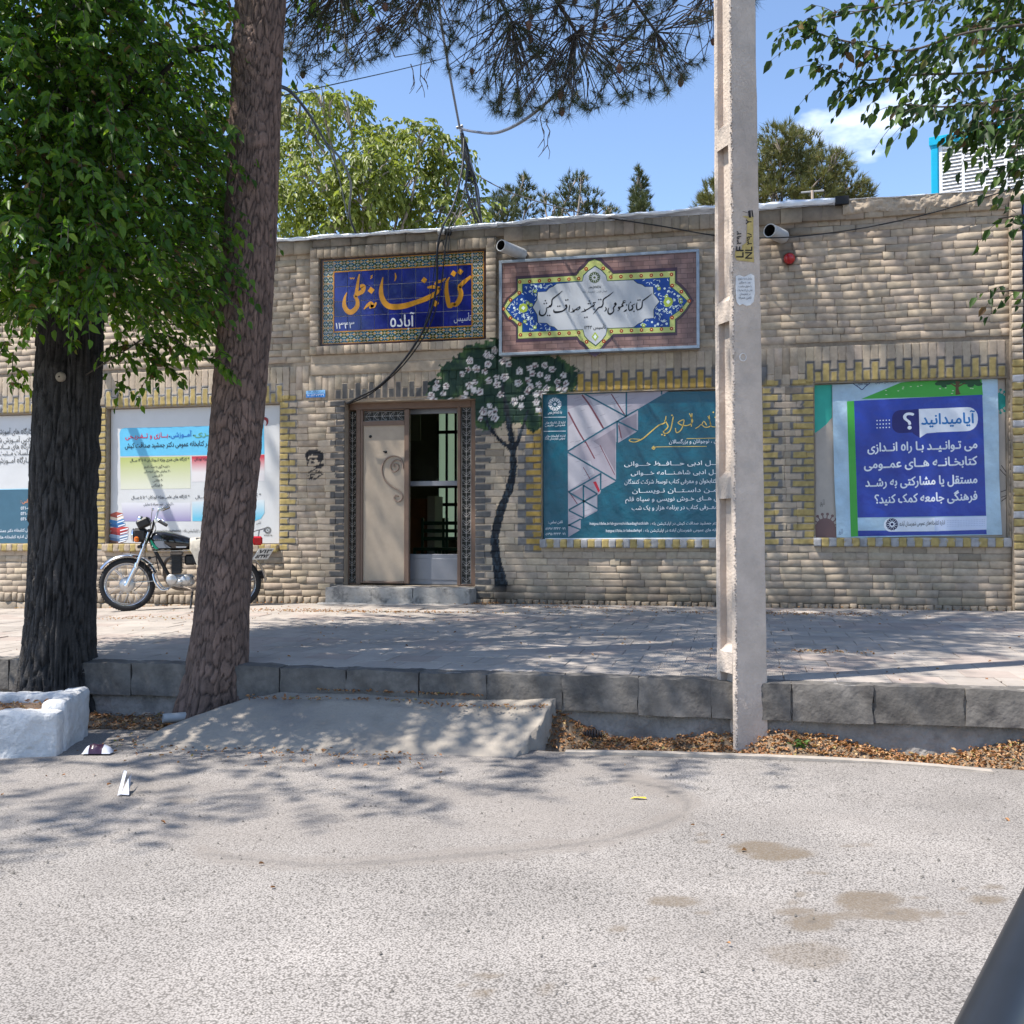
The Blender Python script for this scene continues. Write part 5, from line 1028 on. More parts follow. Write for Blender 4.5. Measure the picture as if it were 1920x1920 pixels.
for f, L, w in [(z1, [(875, 245), (760, 345), (590, 475)], [10, 34, 40]), (z1, [(590, 475), (560, 530), (552, 640), (520, 700), (490, 712), (478, 680)], [40, 34, 40, 56, 50, 20]), (z1, [(510, 700), (440, 745), (395, 765), (392, 850), (350, 950), (265, 990), (200, 960), (185, 890), (205, 810)], [34, 30, 26, 30, 36, 54, 52, 40, 12]),
                (z1, [(1010, 690), (985, 665), (965, 700), (1010, 720), (975, 780), (880, 850), (760, 880), (660, 885), (620, 860), (615, 800)], [30, 34, 34, 34, 40, 40, 52, 60, 46, 12]), (z1, [(1095, 660), (1078, 750), (1070, 880)], [14, 34, 20]), (z1, [(1405, 720), (1375, 730), (1280, 800), (1330, 815), (1390, 770), (1405, 720)], [30, 26, 26, 26, 30, 24]), (z1, [(1280, 805), (1230, 830), (1215, 870), (1190, 830), (1180, 770)], [26, 40, 44, 24, 14]), (z1, [(1230, 860), (1160, 880), (1110, 890)], [40, 28, 8]),
                (z1, [(1880, 595), (1800, 600), (1830, 640), (1800, 700), (1740, 720), (1660, 780), (1560, 830)], [20, 26, 24, 50, 36, 30, 30]), (z1, [(1520, 780), (1560, 840), (1500, 860), (1430, 885)], [14, 44, 30, 10]),
                (z2, [(645, 275), (520, 375), (350, 490)], [10, 34, 38]), (z2, [(350, 490), (330, 560), (330, 640), (290, 720), (200, 750), (130, 830), (30, 950)], [38, 32, 36, 42, 36, 32, 8]), (z2, [(400, 730), (428, 790), (410, 830), (365, 865)], [14, 40, 34, 8]),
                (z2, [(725, 630), (700, 610), (680, 650), (730, 640), (670, 720), (640, 770), (655, 830), (620, 900), (545, 940), (490, 915), (480, 830), (510, 750)], [30, 40, 40, 34, 36, 34, 34, 40, 56, 46, 34, 10]), (z2, [(830, 720), (790, 740), (810, 780), (835, 760), (810, 820), (755, 855)], [24, 30, 34, 30, 28, 8]), (z2, [(1010, 545), (960, 540), (930, 590), (970, 600), (1015, 575)], [14, 24, 34, 30, 10]), (z2, [(950, 600), (900, 660), (930, 700), (870, 720), (825, 765)], [30, 40, 44, 34, 26]),
                (z2, [(1050, 800), (1000, 845), (950, 870)], [24, 46, 10]), (z2, [(1120, 610), (1100, 700), (1105, 820)], [12, 32, 36]), (z2, [(1300, 635), (1200, 690), (1230, 740), (1190, 810), (1105, 840)], [14, 34, 32, 50, 40]), (z2, [(1355, 590), (1335, 700), (1350, 810)], [12, 34, 38]), (z2, [(1350, 820), (1420, 800), (1490, 740), (1505, 640), (1510, 560)], [40, 36, 40, 34, 30]), (z2, [(1800, 330), (1680, 430), (1515, 550)], [10, 36, 38])]:
    B.stroke(f(L), [q*kk_ for q in w], blk, y2, 5, True)
for f, L in ((z1, [(360, 540), (325, 630), (395, 618), (430, 985), (490, 985), (975, 525), (1035, 515), (735, 710), (795, 705), (1680, 550), (1650, 630), (1705, 625), (1545, 1045), (1610, 1035), (1820, 800)]), (z2, [(205, 510), (265, 505), (1380, 525), (1440, 520), (1155, 590), (1040, 670), (1260, 860), (60, 800)])):
    for u, v in f(L): B.dot(u, v, 7.5, blk, y2, 4, True, .2)
B.finish(bd, 'print', 'calligraphy'); B = Sheet(YB-.001, 920, 420, 4.571)
B.text('نهاد کتابخانه‌های عمومی', (945, 545), (840, 548), 30, ink('#4a5058', .35), .01); B.text('استان فارس - شهرستان آباده', (995, 582), (788, 590), 26, ink('#5a6068', .35)); B.finish(bd); B = Sheet(YB-.001, 920, 420, 4.571); B.text('تأسیس ۱۳۴۳', (985, 895), (802, 902), 44, blk, .006)
B.finish(bd)
# ---------------------------------------------------------------- teal banner in the bay right of the door
YT = D+.052; T = Sheet(YT, 1000, 680, 4)
tb = thing('teal_banner', 'dark teal banner with open-book collage and gold calligraphy, in the bay behind the concrete pole', 'banner', (-1, YT, 1.16))
M_tealp = mat('teal_vinyl', (.004, .095, .145), .32, spec=.5, var=.16, vs=3, bump=.5, bs=5, dist=.05)
a, b = aty(1019, 738, YT), aty(1429, 1010, YT); bl = aty(1021, 1012, YT)
MB().prism([(a.x, bl.z), (W2[1]-.012, bl.z-.004), (W2[1]-.012, 2.795), (a.x-.005, a.z)], YT, YT+.004).build('vinyl_sheet', M_tealp, tb)
page, page2, maroon, tl, pg3 = ink('#9d96a0', .35, 1.1), ink('#877f8a', .35, 1.05), ink('#5d2f38', .35, 1.5), ink('#0b4a63', .35, 1.5), ink('#b1adb4', .35, 1.1); wh = ink('#d9dde2', .35, 1.1)
col = [(255, 242), (1015, 212), (785, 347), (785, 512), (635, 602), (620, 595), (620, 888), (510, 950), (500, 982), (480, 993), (480, 1112), (380, 1165), (355, 1172), (355, 1252), (262, 1308)]
T.poly(col, page)
for P in ([(262, 350), (400, 300), (520, 500), (385, 590)], [(420, 260), (580, 235), (690, 400), (530, 490)], [(590, 235), (690, 232), (690, 390)], [(450, 590), (615, 490), (615, 820), (520, 640)], [(262, 480), (300, 450), (380, 590), (262, 655)], [(262, 700), (430, 740), (460, 830), (262, 960)], [(640, 450), (775, 380), (775, 500), (660, 580)], [(270, 990), (370, 930), (370, 1050)], [(385, 1050), (475, 1000), (475, 1105), (385, 1150)]): T.poly(P, rnd.choice([pg3, page2, pg3]), T.y-.0035-.0001*rnd.random())
for k in range(95):
    u = rnd.uniform(262, 760); v = rnd.uniform(250, 1280)
    if in_poly(u, v, col) and in_poly(u+60, v-18, col): L = rnd.uniform(25, 60); T.stroke([(u, v), (u+L, v-L*.3)], [2.4, 2.4], page2, T.y-.0045, 1)
for P, w in (([(365, 242), (430, 330), (530, 500)], 12), ([(262, 370), (330, 500), (390, 600)], 11), ([(585, 235), (690, 400)], 8), ([(390, 590), (460, 720)], 9), ([(500, 620), (610, 840)], 5), ([(640, 470), (660, 565)], 8), ([(375, 785), (430, 880)], 5), ([(262, 960), (330, 1060)], 6)): T.stroke(P, [w]*len(P), maroon, T.y-.0052, 3)
T.poly([(448, 895), (470, 890), (500, 960), (488, 975)], ink('#a32032', .35, 1.3), T.y-.0056)
for P in ([(385, 235), (700, 405)], [(698, 222), (698, 400)], [(785, 350), (690, 405), (525, 500), (258, 665)], [(632, 440), (785, 515)], [(628, 440), (630, 605)], [(258, 672), (620, 885)], [(510, 830), (262, 972)], [(505, 835), (505, 955)], [(375, 918), (378, 1162)], [(375, 920), (480, 985)], [(265, 972), (480, 1095)], [(480, 985), (265, 1105)], [(265, 1108), (378, 1165)], [(355, 1172), (262, 1222)], [(262, 1216), (355, 1252)], [(962, 212), (962, 240)]): T.stroke(P, [11]*len(P), M_tealp, T.y-.0062, 1)
T.logo(162, 312, 52, wh); T.text('نهاد کتابخانه‌های عمومی', (215, 380), (110, 383), 30, wh, .01)
for v in (409, 514): T.stroke([(78, v+1), (245, v-1)], [4, 4], wh, T.y-.02, 1)
for s, v in (('اداره کل کتابخانه های', 455), ('عمومی فارس', 474), ('اداره کتابخانه های', 556), ('عمومی شهرستان آباده', 574)): T.text(s, (240, v), (88, v+3), 24, wh, .01)
T.text('تلفن تماس :', (220, 1203), (112, 1206), 28, wh, .012)
for s, v in (('۰۷۱ ۴۴۳۳ ۵۷۹۷', 1252), ('۰۷۱ ۴۴۳۳ ۵۷۹۵', 1292)): T.text(s, (240, v), (92, v+2), 26, wh, .012)
for s, v, l in (('محـفــل ادبی حـــافــظ خـــوانی', 770, 682), ('محـفــل ادبی شاهـنـــامه خـــوانی', 838, 732), ('نشست کتابخوان و معرفی کتاب توسط شرکت کنندگان', 905, 684), ('انـجـمـن داسـتــان نـویســان', 972, 742), ('کــلاس هــای خـوش نویسی و سیاه قلم', 1035, 690), ('کـلاس معــرفی کتاب در برنامه هزار و یک شب', 1100, 738)): T.text(s, (1500, v-6), (l, v+4), 46, wh, .012)
T.text('ویـــژه کودکان ، نوجوانان و بزرگسالان', (1560, 596), (1018, 606), 40, wh, .012)
T.text('کانال کتابخانه دکتر جمشید صداقت کیش در اپلیکیشن بله :', (1560, 1210), (875, 1216), 30, wh, .008); T.text('https://ble.ir/drgamshidsadaghatkish', (862, 1214), (424, 1217), 30, wh, .01, False)
T.text('کانال اداره کتابخانه های عمومی شهرستان آباده در اپلیکیشن بله :', (1560, 1262), (825, 1268), 30, wh, .008); T.text('https://ble.ir/abadehpl', (812, 1267), (545, 1271), 30, wh, .01, False)
gold = ink('#b59b4e', .35, 1.5)
for P, w in (([(1690, 420), (1560, 470), (1470, 480), (1400, 478), (1365, 482), (1330, 470), (1320, 395)], [5]*7), ([(1310, 400), (1330, 470), (1290, 485), (1260, 465), (1240, 480), (1215, 495)], [6]*6), ([(1265, 462), (1280, 440), (1300, 470)], [6]*3), ([(1190, 380), (1185, 480)], [7]*2), ([(1170, 380), (1195, 440), (1160, 470), (1115, 470)], [7]*4), ([(1115, 470), (1085, 450), (1130, 430), (1110, 500), (1075, 525), (1065, 490)], [7]*6), ([(1050, 405), (1030, 500), (1000, 530), (975, 520), (1010, 480), (985, 430)], [8]*6), ([(995, 400), (985, 450), (940, 470), (880, 520), (820, 570), (760, 595), (720, 585), (735, 572), (800, 575)], [6, 8, 8, 8, 8, 7, 6, 5, 4]), ([(1540, 562), (1150, 570)], [4, 4]), ([(1300, 628), (930, 632), (905, 640)], [4, 4, 8]), ([(905, 625), (890, 640), (905, 650), (915, 632)], [5]*4)): T.stroke(P, w, gold, T.y-.0195, 5, True)
for u, v in ((1350, 372), (1365, 410), (1040, 395), (965, 540), (985, 545), (1560, 520)): T.dot(u, v, 7, gold, T.y-.0195, 4, True)
T.stroke([(88, 1325), (700, 1322), (1690, 1316)], [14, 14, 14], wh, T.y-.001, 1)
T.finish(tb)
# ---------------------------------------------------------------- blue banner over the painted panel at the right
pn = Sheet(D+.088, 1440, 640, 4)
pp_ = thing('painted_panel', 'beige painted plate with turquoise spray and virus shapes behind the blue banner', 'panel', (1.7, D+.09, 1.17))
MB().prism([(W3[0]+.01, W3[2]+.004), (W3[1]-.004, W3[2]+.004), (W3[1]-.004, W3[3]-.004), (W3[0]+.01, W3[3]-.004)], D+.088, D+.097).build('plate', mat('beige_plate', (.47, .41, .35), .55, var=.1, vs=5, dirt=((.03, .25, .22), 1.1, .66, .75)), pp_)
tq = ink('#2f9c8a', .5, 1.3); tq2 = ink('#1f8a80', .5, 1.2)
sp_sheet = Sheet(D+.088, 1440, 640, 4); sp_sheet.poly([(345, 330), (480, 325), (480, 570), (440, 620), (380, 670), (348, 690)], tq); sp_sheet.finish(pp_, 'turquoise_spray')
def virus(u, v, r, m, a0, a1, n):
    pn.dot(u, v, r, m, pn.y-.004, 20)
    for k in range(n):
        a = a0+(a1-a0)*k/(n-1); e = (u+r*1.55*math.cos(a), v+r*1.55*math.sin(a)); pn.stroke([(u+r*.9*math.cos(a), v+r*.9*math.sin(a)), e], [r*.13, r*.09], m, pn.y-.005, 1); pn.dot(e[0], e[1], r*.16, m, pn.y-.0055, 6)
virus(1720, 450, 58, tq2, -1.3, 1.3, 8); pn.finish(pp_, 'virus_motif'); pn = Sheet(D+.088, 1440, 640, 4); virus(430, 1400, 68, ink('#6d5350', .5, 1.3), -2.9, -.3, 8); pn.poly([(358, 1400), (510, 1390), (510, 1475), (358, 1480)], ink('#6d5350', .5, 1.3), pn.y-.003); pn.finish(pp_, 'virus_motif'); pn = Sheet(D+.088, 1440, 640, 4)
for P in ([(1740, 960), (1790, 1010), (1840, 1015)], [(1750, 930), (1800, 1000)], [(1745, 1130), (1800, 1110), (1835, 1100)], [(1750, 1170), (1800, 1150), (1810, 1120)], [(1750, 1200), (1790, 1170)]): pn.stroke(P, [5]*len(P), ink('#3a3230', .5), pn.y-.004, 4)
pn.text('کا کی‌نون', (425, 1225), (390, 1225), 60, ink('#26221f'), .0); pn.finish(pp_, 'hand_outline')
YR = D+.066; Bn = Sheet(YR-.001, 1440, 640, 4)
rb_ = thing('blue_banner', 'royal blue banner with white Persian question text, green bar and pale blue margins, rightmost bay', 'banner', (1.7, YR, 1.17))
L_ = spline([(482, 325), (485, 520), (492, 800), (500, 1100), (510, 1300), (515, 1475)], 4); R_ = spline([(1757, 1450), (1745, 1250), (1735, 1000), (1732, 700), (1726, 450), (1722, 262)], 4); out = [Bn.P(*p) for p in L_+R_]
pal = mat('pale_blue_vinyl', (.40, .55, .66), .35, spec=.5, var=.22, vs=2.4, bump=.6, bs=4, dist=.06)
MB().prism(out, YR, YR+.004).build('vinyl_sheet', pal, rb_)
roy = mat('royal_blue_print', (.018, .045, .33), .33, spec=.5, var=.14, vs=3, bump=.6, bs=4, dist=.06); gr = ink('#3f9a3a', .4, 1.2); wb = ink('#e2e6ee', .4, 1.0); navy = ink('#1c1c5c', .4, 1.3)
Bn.poly([(700, 432), (1000, 308), (1250, 285), (1600, 268), (1612, 405)], gr); Bn.poly([(592, 450), (645, 446), (676, 1462), (622, 1466)], gr); Bn.poly([(645, 446), (1608, 400), (1636, 1308), (672, 1322)], roy); Bn.poly([(674, 1420), (1638, 1412), (1640, 1446), (676, 1462)], roy)
for k in range(16): Bn.dot(rnd.uniform(860, 1560), rnd.uniform(330, 400), 7, ink('#c9d8b0', .4), Bn.y-.004, 6, rz=3)
dg = ink('#1d4d2a', .4)
for (u, v, r) in ((1300, 310, 32), (1350, 300, 40), (1420, 292, 42), (1490, 295, 42), (1550, 300, 36), (1580, 320, 24), (1275, 318, 20), (1320, 335, 18), (1520, 330, 22)): Bn.dot(u, v, r, dg, Bn.y-.0045-rnd.random()*.0003, 12, rz=r*.62)
Bn.stroke([(1425, 300), (1418, 350), (1425, 400)], [30, 18, 34], ink('#5a4022', .4), Bn.y-.0055, 4); Bn.stroke([(1420, 345), (1370, 315)], [12, 6], ink('#5a4022', .4), Bn.y-.0058, 2); Bn.stroke([(1422, 340), (1480, 312)], [12, 6], ink('#5a4022', .4), Bn.y-.0058, 2)
def rrect(u0, v0, u1, v1, r, skew=0):
    P = []
    for (cu, cv, a) in ((u1-r, v0+r, -90), (u1-r, v1-r, 0), (u0+r, v1-r, 90), (u0+r, v0+r, 180)):
        for k in range(6): w = math.radians(a+18*k); u = cu+r*math.cos(w); P.append((u, cv+r*math.sin(w)-skew*(u-u0)))
    return P
Bn.poly(rrect(930, 518, 1200, 690, 60, .04), navy); Bn.poly(rrect(1131, 508, 1574, 688, 80, .04), wb); Bn.poly([(1131, 508), (1260, 503), (1260, 684), (1190, 690), (1138, 724)], wb)
Bn.poly([(1090, 510), (1131, 508), (1136, 690), (1136, 722), (1085, 690)], navy)
Bn.text('آیامیدانید', (1552, 612), (1152, 624), 112, ink('#1f6aa8', .4, 1.2), .03); Bn.text('؟', (1094, 655), (1018, 658), 165, wb, .03)
for i in range(5):
    for j in range(3): Bn.dot(818+i*23, 595+j*27-i, 5, wb, Bn.y-.02, 6)
for s, v, l in (('می‌ تـوانـیــد بـا راه انــدازی', 800, 748), ('کتابخـانــه هــای عمــومی', 925, 722), ('مستقل یا مشارکتی به رشــد', 1062, 732), ('فرهنگی جامعه کمک کنید؟', 1188, 802)): Bn.text(s, (1568, v), (l, v+28), 92, wb, .034)
Bn.poly(rrect(868, 1326, 1330, 1428, 50, .01), wb); Bn.poly([(1250, 1322), (1640, 1312), (1640, 1412), (1250, 1424)], ink('#c2cbe0', .4, 1.1)); Bn.logo(930, 1372, 48, ink('#15154a', .4)); Bn.text('اداره کتابخانه‌های عمومی شهرستان آباده', (1326, 1372), (988, 1384), 44, blk, .004)
for i in range(24):
    for j in range(4): Bn.dot(1345+i*12, 1345+j*14-i*.3, 2.6, ink('#93a2c4', .4), Bn.y-.02, 4)
Bn.stroke([(640, 318), (680, 345), (705, 362), (730, 340), (765, 312)], [5]*5, navy, Bn.y-.02, 4); Bn.text('نهاد عمومی', (745, 325), (662, 328), 34, navy); Bn.text('کتابخانه‌های عمومی', (970, 306), (805, 314), 34, navy)
Bn.text('کا کی‌نون', (560, 1440), (530, 1440), 50, navy); Bn.finish(rb_)
# ---------------------------------------------------------------- children's workshop banner, left bay
YL = D+.080; K = Sheet(YL-.001, 190, 760, 5.647)
kb = thing('workshop_banner', 'white banner with sky-blue header and coloured squares of Persian text, behind the motorcycle', 'banner', (-6.6, YL, 1.09))
M_wv = mat('white_vinyl', (.58, .58, .58), .4, spec=.5, var=.05, vs=3, bump=.2, bs=6, dist=.02)
MB().prism([(W1[0]+.02, W1[2]+.008), (W1[1]-.015, W1[2]+.008), (W1[1]-.008, W1[3]-.008), (W1[0]+.012, W1[3]-.008)], YL, YL+.004).build('vinyl_sheet', M_wv, kb)
def fade(name, c0, c1, za, zb):
    m = mat(name, c0, .4, spec=.5); n = m.node_tree.nodes; l = m.node_tree.links; g = n.new('ShaderNodeNewGeometry'); sp = n.new('ShaderNodeSeparateXYZ'); mr = n.new('ShaderNodeMapRange'); mr.inputs[1].default_value = za; mr.inputs[2].default_value = zb
    q = n.new('ShaderNodeMix'); q.data_type = 'RGBA'; q.inputs[6].default_value = (*c0, 1); q.inputs[7].default_value = (*c1, 1); l.new(g.outputs['Position'], sp.inputs[0]); l.new(sp.outputs[2], mr.inputs[0]); l.new(mr.outputs[0], q.inputs[0]); l.new(q.outputs[2], n['Principled BSDF'].inputs['Base Color']); return m
zz = lambda v: K.P(400, v)[1]; wv = (.66, .66, .66)
K.poly([(205, 255), (240, 240), (1722, 205), (1728, 515), (200, 540), (192, 300)], ink('#5fb4d8', .4, 1.0))
K.poly([(200, 552), (940, 540), (945, 880), (205, 890)], fade('lime_print', (.62, .62, .50), (.42, .46, .13), zz(850), zz(560))); K.poly([(957, 540), (1728, 522), (1728, 800), (960, 810)], fade('red_print', (.66, .62, .62), (.50, .03, .05), zz(720), zz(570)))
K.poly([(210, 1030), (945, 1030), (948, 1226), (240, 1228)], fade('violet_print', (.28, .24, .42), (.64, .63, .66), zz(1225), zz(1040))); K.poly([(962, 1020), (1728, 1000), (1728, 1140), (1690, 1200), (1620, 1225), (965, 1226)], fade('cyan_print', (.12, .45, .62), (.6, .65, .67), zz(1200), zz(1010)))
dk = ink('#1d2a38', .45, 1.0); g3 = ink('#3a3d40', .45); rd = ink('#c41f4a', .45)
K.text('هنــری', (1290, 318), (985, 325), 78, ink('#5d9a78', .45), .02); K.text('،', (985, 322), (970, 326), 60, dk, .02); K.text('آمــوزشی', (955, 328), (735, 336), 74, ink('#1e63b8', .45), .02); K.text('،', (728, 335), (715, 338), 60, dk, .02); K.text('بـــازی و تــفـریـحی', (705, 336), (255, 352), 74, rd, .02)
K.text('در کتابخانه عمومی دکتر جمشید صداقت کیش', (1140, 425), (250, 452), 76, dk, .016)
K.text('* کارگاه های هنری ویژه کــودکــان ۵ تا ۱۲ ســال', (928, 582), (305, 596), 44, dk, .016); K.text('* کارگاه های ویژه کودکان', (1290, 572), (985, 582), 44, dk, .016); K.text('* کارگاه های علمی ویژه کودکان ۶ تا ۵ ســال', (932, 978), (318, 990), 44, dk, .016); K.text('* کارگاه های کودکان ۴ تا ۷ ســـال', (1690, 962), (995, 985), 44, dk, .016)
for s, u, l, v in (('۱- قصه گوی به سبک قدیم', 725, 452, 660), ('۲- نمایش های عروسکی', 730, 452, 708), ('۳- کاردستی', 652, 540, 756), ('۴- نقاشی', 652, 545, 806), ('۵- اوریگامی', 652, 530, 858), ('۱- آزمایش علوم همراه با نمایش', 765, 448, 1058)): K.text(s, (u, v-2), (l, v+2), 38, g3, .006)
K.text('کانال کتابخانه در اپلیکیشن بله : drgamshidsadaghatkish', (1240, 1335), (560, 1345), 42, g3, .006); K.logo(1762, 1322, 40, g3); K.text('نهاد کتابخانه‌ها', (1808, 1380), (1722, 1382), 26, g3, .008); K.text('تلفن', (1690, 1255), (1640, 1256), 36, g3)
K.stroke([(1690, 150), (1720, 138), (1750, 150), (1758, 185), (1745, 215)], [4, 30, 34, 20, 6], ink('#8a1f20', .45), K.y-.02)
for i, (v, c, w, o) in enumerate(((1425, '#6a4a3a', 150, 0), (1400, '#4a6488', 160, 8), (1370, '#7a8ea8', 170, 0), (1335, '#8a2b2b', 160, 12), (1300, '#a83a35', 165, 8), (1255, '#2f5f92', 140, 4), (1215, '#3c74a8', 135, 0), (1180, '#d8c9b4', 120, 10), (1150, '#9a4a3c', 110, 12))):
    hgt = 17; K.poly([(85+o, v), (85+o+w*.6, v+16), (85+o+w*1.18, v-8), (85+o+w*1.18, v-8+hgt*1.4), (85+o+w*.6, v+16+hgt*1.6), (85+o, v+hgt*1.6)], ink(c, .45), K.y-.004-.0008*i); K.poly([(85+o+w*.64, v+20), (85+o+w*1.16, v-2), (85+o+w*1.16, v+10), (85+o+w*.64, v+32)], wb, K.y-.0044-.0008*i); K.poly([(85+o, v), (85+o+w*.6, v+16), (85+o+w*1.18, v-8), (85+o+w*.55, v-22)], ink(c, .45, 1.25), K.y-.0045-.0008*i)
K.finish(kb)
# ---------------------------------------------------------------- far left banner
F_ = Sheet(YL-.001, 0, 740, 6.4)
fb = thing('phone_banner', 'white and slate blue banner with phone numbers, left edge behind the dark trunk', 'banner', (-9.1, YL, 1.09))
MB().prism([(W0[0]+.02, W0[2]+.03), (W0[1]-.02, W0[2]+.03), (W0[1]-.02, W0[3]-.008), (W0[0]+.02, W0[3]-.008)], YL, YL+.004).build('vinyl_sheet', M_wv, fb)
F_.poly([(-450, 1150), (1090, 1120), (1090, 1765), (-450, 1812)], ink('#3f6478', .45, .95)); F_.stroke([(-450, 1145), (1090, 1117)], [10, 10], ink('#9fd0e4', .45), F_.y-.003, 1)
for s, l, v in (('کارگاه های آموزشی فنی و هنری', -330, 468), ('کلاس آمــوزش شـــطرنج کودک', -330, 566), ('کارگاه های مـــادر و کودک', -210, 645), ('جـلسـات مــثبت اندیشی', -200, 722), ('کــارگاه آمــوزش داستان', -230, 812)): F_.text(s, (383, v), (l, v+10), 88, g3, .004)
F_.text('تلفن تماس :', (470, 1292), (250, 1300), 62, ink('#d98a5a', .45), .02)
for s, v in (('071-4434 5797', 1375), ('071-4433 5795', 1440), ('071-4436 0312', 1505)): F_.text(s, (520, v), (250, v+5), 52, wb, .015, False)
for s, v in (('کانال کتابخانه دکتر جمشید صداقت کیش', 1638), ('کانال اداره کتابخانه های عمومی فارس', 1715)): F_.text(s, (388, v), (-280, v+20), 50, wb, .012)
F_.finish(fb)
# small blue number plate on the render left of the door
YN = D-.012; N = Sheet(YN-.001, 560, 720, 9.6)
npl = thing('number_plate', 'small blue and white enamel number plate on the wall, upper left of the door', 'plate', (-4.9, YN, 2.9))
a, b = N.P(133, 245), N.P(475, 105); MB().prism([(a[0], a[1]), (b[0], a[1]+.006), (b[0], b[1]), (a[0], b[1]-.006)], YN, D-.002).build('plate', ink('#7fb0d8', .4, 1.2), npl)
N.poly([(135, 180), (475, 170), (475, 238), (135, 245)], ink('#1d6bb0', .4, 1.3)); N.text('ثبت املاک ۱۱۴', (455, 152), (170, 158), 48, ink('#3a6a9a', .4), .01); N.text('۷-۱۱۴۷۳۳۱', (455, 218), (150, 226), 60, wb, .014); N.finish(npl)
# ================================================================= DOOR AND ROOM BEHIND IT
YD = D+.14; dz6 = lambda u, v, y=YD: aty(540+u/3.84, 680+v/3.84, y)
M_brown = mat('brown_door_paint', (.165, .105, .075), .45, var=.12, vs=8, bump=.1, bs=60); M_creamd = mat('cream_door_paint', (.39, .315, .24), .45, var=.08, vs=6, bump=.15, bs=14, dist=.01); M_iron = mat('lattice_iron', (.50, .48, .46), .5, var=.2, vs=30); M_darkback = mat('lattice_backing', (.035, .035, .03), .5)
dr = part_empty('double_door', lib, (-3.8, YD, .6))
X = lambda u: dz6(u, 1000).x; Z = lambda v: dz6(600, v).z
zb0, zt0 = .602, Z(285)
q = MB()
for (a, b, c, d) in ((DOOR[0]+.004, X(424), zb0, zt0), (X(488), X(522), zb0, Z(335)), (X(1218), X(1242), zb0, Z(335)), (X(1318), DOOR[1]-.004, zb0, zt0), (X(424), X(1318), Z(338), zt0), (X(424), X(488), zb0, zb0+.02), (X(1242), X(1318), zb0, zb0+.02)): q.cbox(a, b, YD, YD+.10, c, d, .006)
q.build('door_frame', M_brown, dr)
q = MB(); lx0, lx1 = X(522)+.002, X(872)
for (a, b, c, d) in ((lx0, X(540), .62, Z(342)), (X(838), lx1, .62, Z(342)), (X(540), X(838), Z(425), Z(452)), (X(540), X(838), Z(345), Z(338)), (X(540), X(838), .62, Z(1572))): q.cbox(a, b, YD-.012, YD+.05, c, d, .005)
q.build('leaf_frame', M_brown, dr)
q = MB(); q.cbox(X(540), X(838), YD+.004, YD+.03, Z(1572), Z(452), .004)
pan = q.build('cream_panel', M_creamd, dr)
q = MB(); sp_ = spline([dz6(u, v, YD-.004) for u, v in [(770, 752), (758, 742), (768, 728), (790, 735), (795, 765), (765, 785), (740, 765), (742, 728), (780, 700), (822, 720), (830, 765)]], 5); sp2 = spline([dz6(u, v, YD-.004) for u, v in [(830, 745), (810, 690), (755, 672), (700, 700), (675, 765), (695, 840), (745, 890), (790, 915), (822, 950), (818, 985), (790, 1000), (765, 980), (775, 955), (795, 962)]], 5)
q.tube(sp_, .0085, 6); q.tube(sp2, .0085, 6); q.build('scroll', mat('scroll_iron', (.28, .20, .155), .5), dr)
q = MB(); 
for u, v, r in ((593, 532, .017), (703, 643, .016), (690, 640, .008)): p = dz6(u, v, YD+.001); q.lathe((p.x, p.y, p.z), [(.002, -.006), (r, -.004), (r*1.1, .004)], 'y', 10)
q.build('lock_hole', mat('black_hole', (.008, .008, .008), .5), dr)
def lattice(xa, xb, za, zb, horiz=False):
    q = MB(); r = .0035; y = YD+.03; P = (lambda a, b: Vector((xa+(xb-xa)*a, y, za+(zb-za)*b))) if not horiz else (lambda a, b: Vector((xa+(xb-xa)*b, y, za+(zb-za)*a)))
    q.tube([P(0, 0), P(0, 1), P(1, 1), P(1, 0), P(0, 0)], r, 4); q.tube([P(.5, 0), P(.5, 1)], r*.9, 4)
    n = max(3, int(round((zb-za if not horiz else xb-xa)/.094)))
    for k in range(n):
        b = (k+.15)/n; e = 1/n
        q.tube([P(0, b), P(1, b)], r*.6, 3)
        for s in (1, -1):
            f = lambda a: .5+s*a
            q.tube([P(f(0), b), P(f(.16), b+e*.18), P(f(.36), b+e*.34), P(f(.42), b+e*.6), P(f(.28), b+e*.62)], r*.8, 4); q.tube([P(f(0), b+e*.3), P(f(.2), b+e*.5), P(f(.46), b+e*.52)], r*.65, 3)
    q.build('lattice_panel', M_iron, dr); MB().box(xa, xb, YD+.065, YD+.07, za, zb).build('lattice_backing', M_darkback, dr)
lattice(X(428), X(484), .63, Z(348)); lattice(X(1246), X(1312), .63, Z(318)-.0); lattice(X(545), X(832), Z(418), Z(352), True)
M_alu = mat('grey_aluminium', (.22, .225, .25), .4, metal=.2, var=.06); YG = D+.285; G6 = lambda u, v: aty(540+u/3.84, 680+v/3.84, YG)
q = MB(); ga, gb = G6(862, 900).x, G6(1262, 900).x
gz = lambda v: G6(1000, v).z
for (a, b, c, d) in ((ga-.02, ga+.02, .602, 2.72), (ga, gb, gz(888), gz(852)), (ga, gb, .605, gz(1378)), (gb-.015, gb+.03, .602, 2.72), (ga, gb, 2.66, 2.74)): q.cbox(a, b, YG, YG+.035, c, d, .004)
q.cbox(ga+.03, gb-.03, YG-.006, YG, .66, gz(1410), .003); q.build('inner_door_frame', M_alu, dr)
gl = mat('window_glass', (.9, .93, .92), .03); gl.node_tree.nodes['Principled BSDF'].inputs['Transmission Weight'].default_value = 1; gl.node_tree.nodes['Principled BSDF'].inputs['IOR'].default_value = 1.05
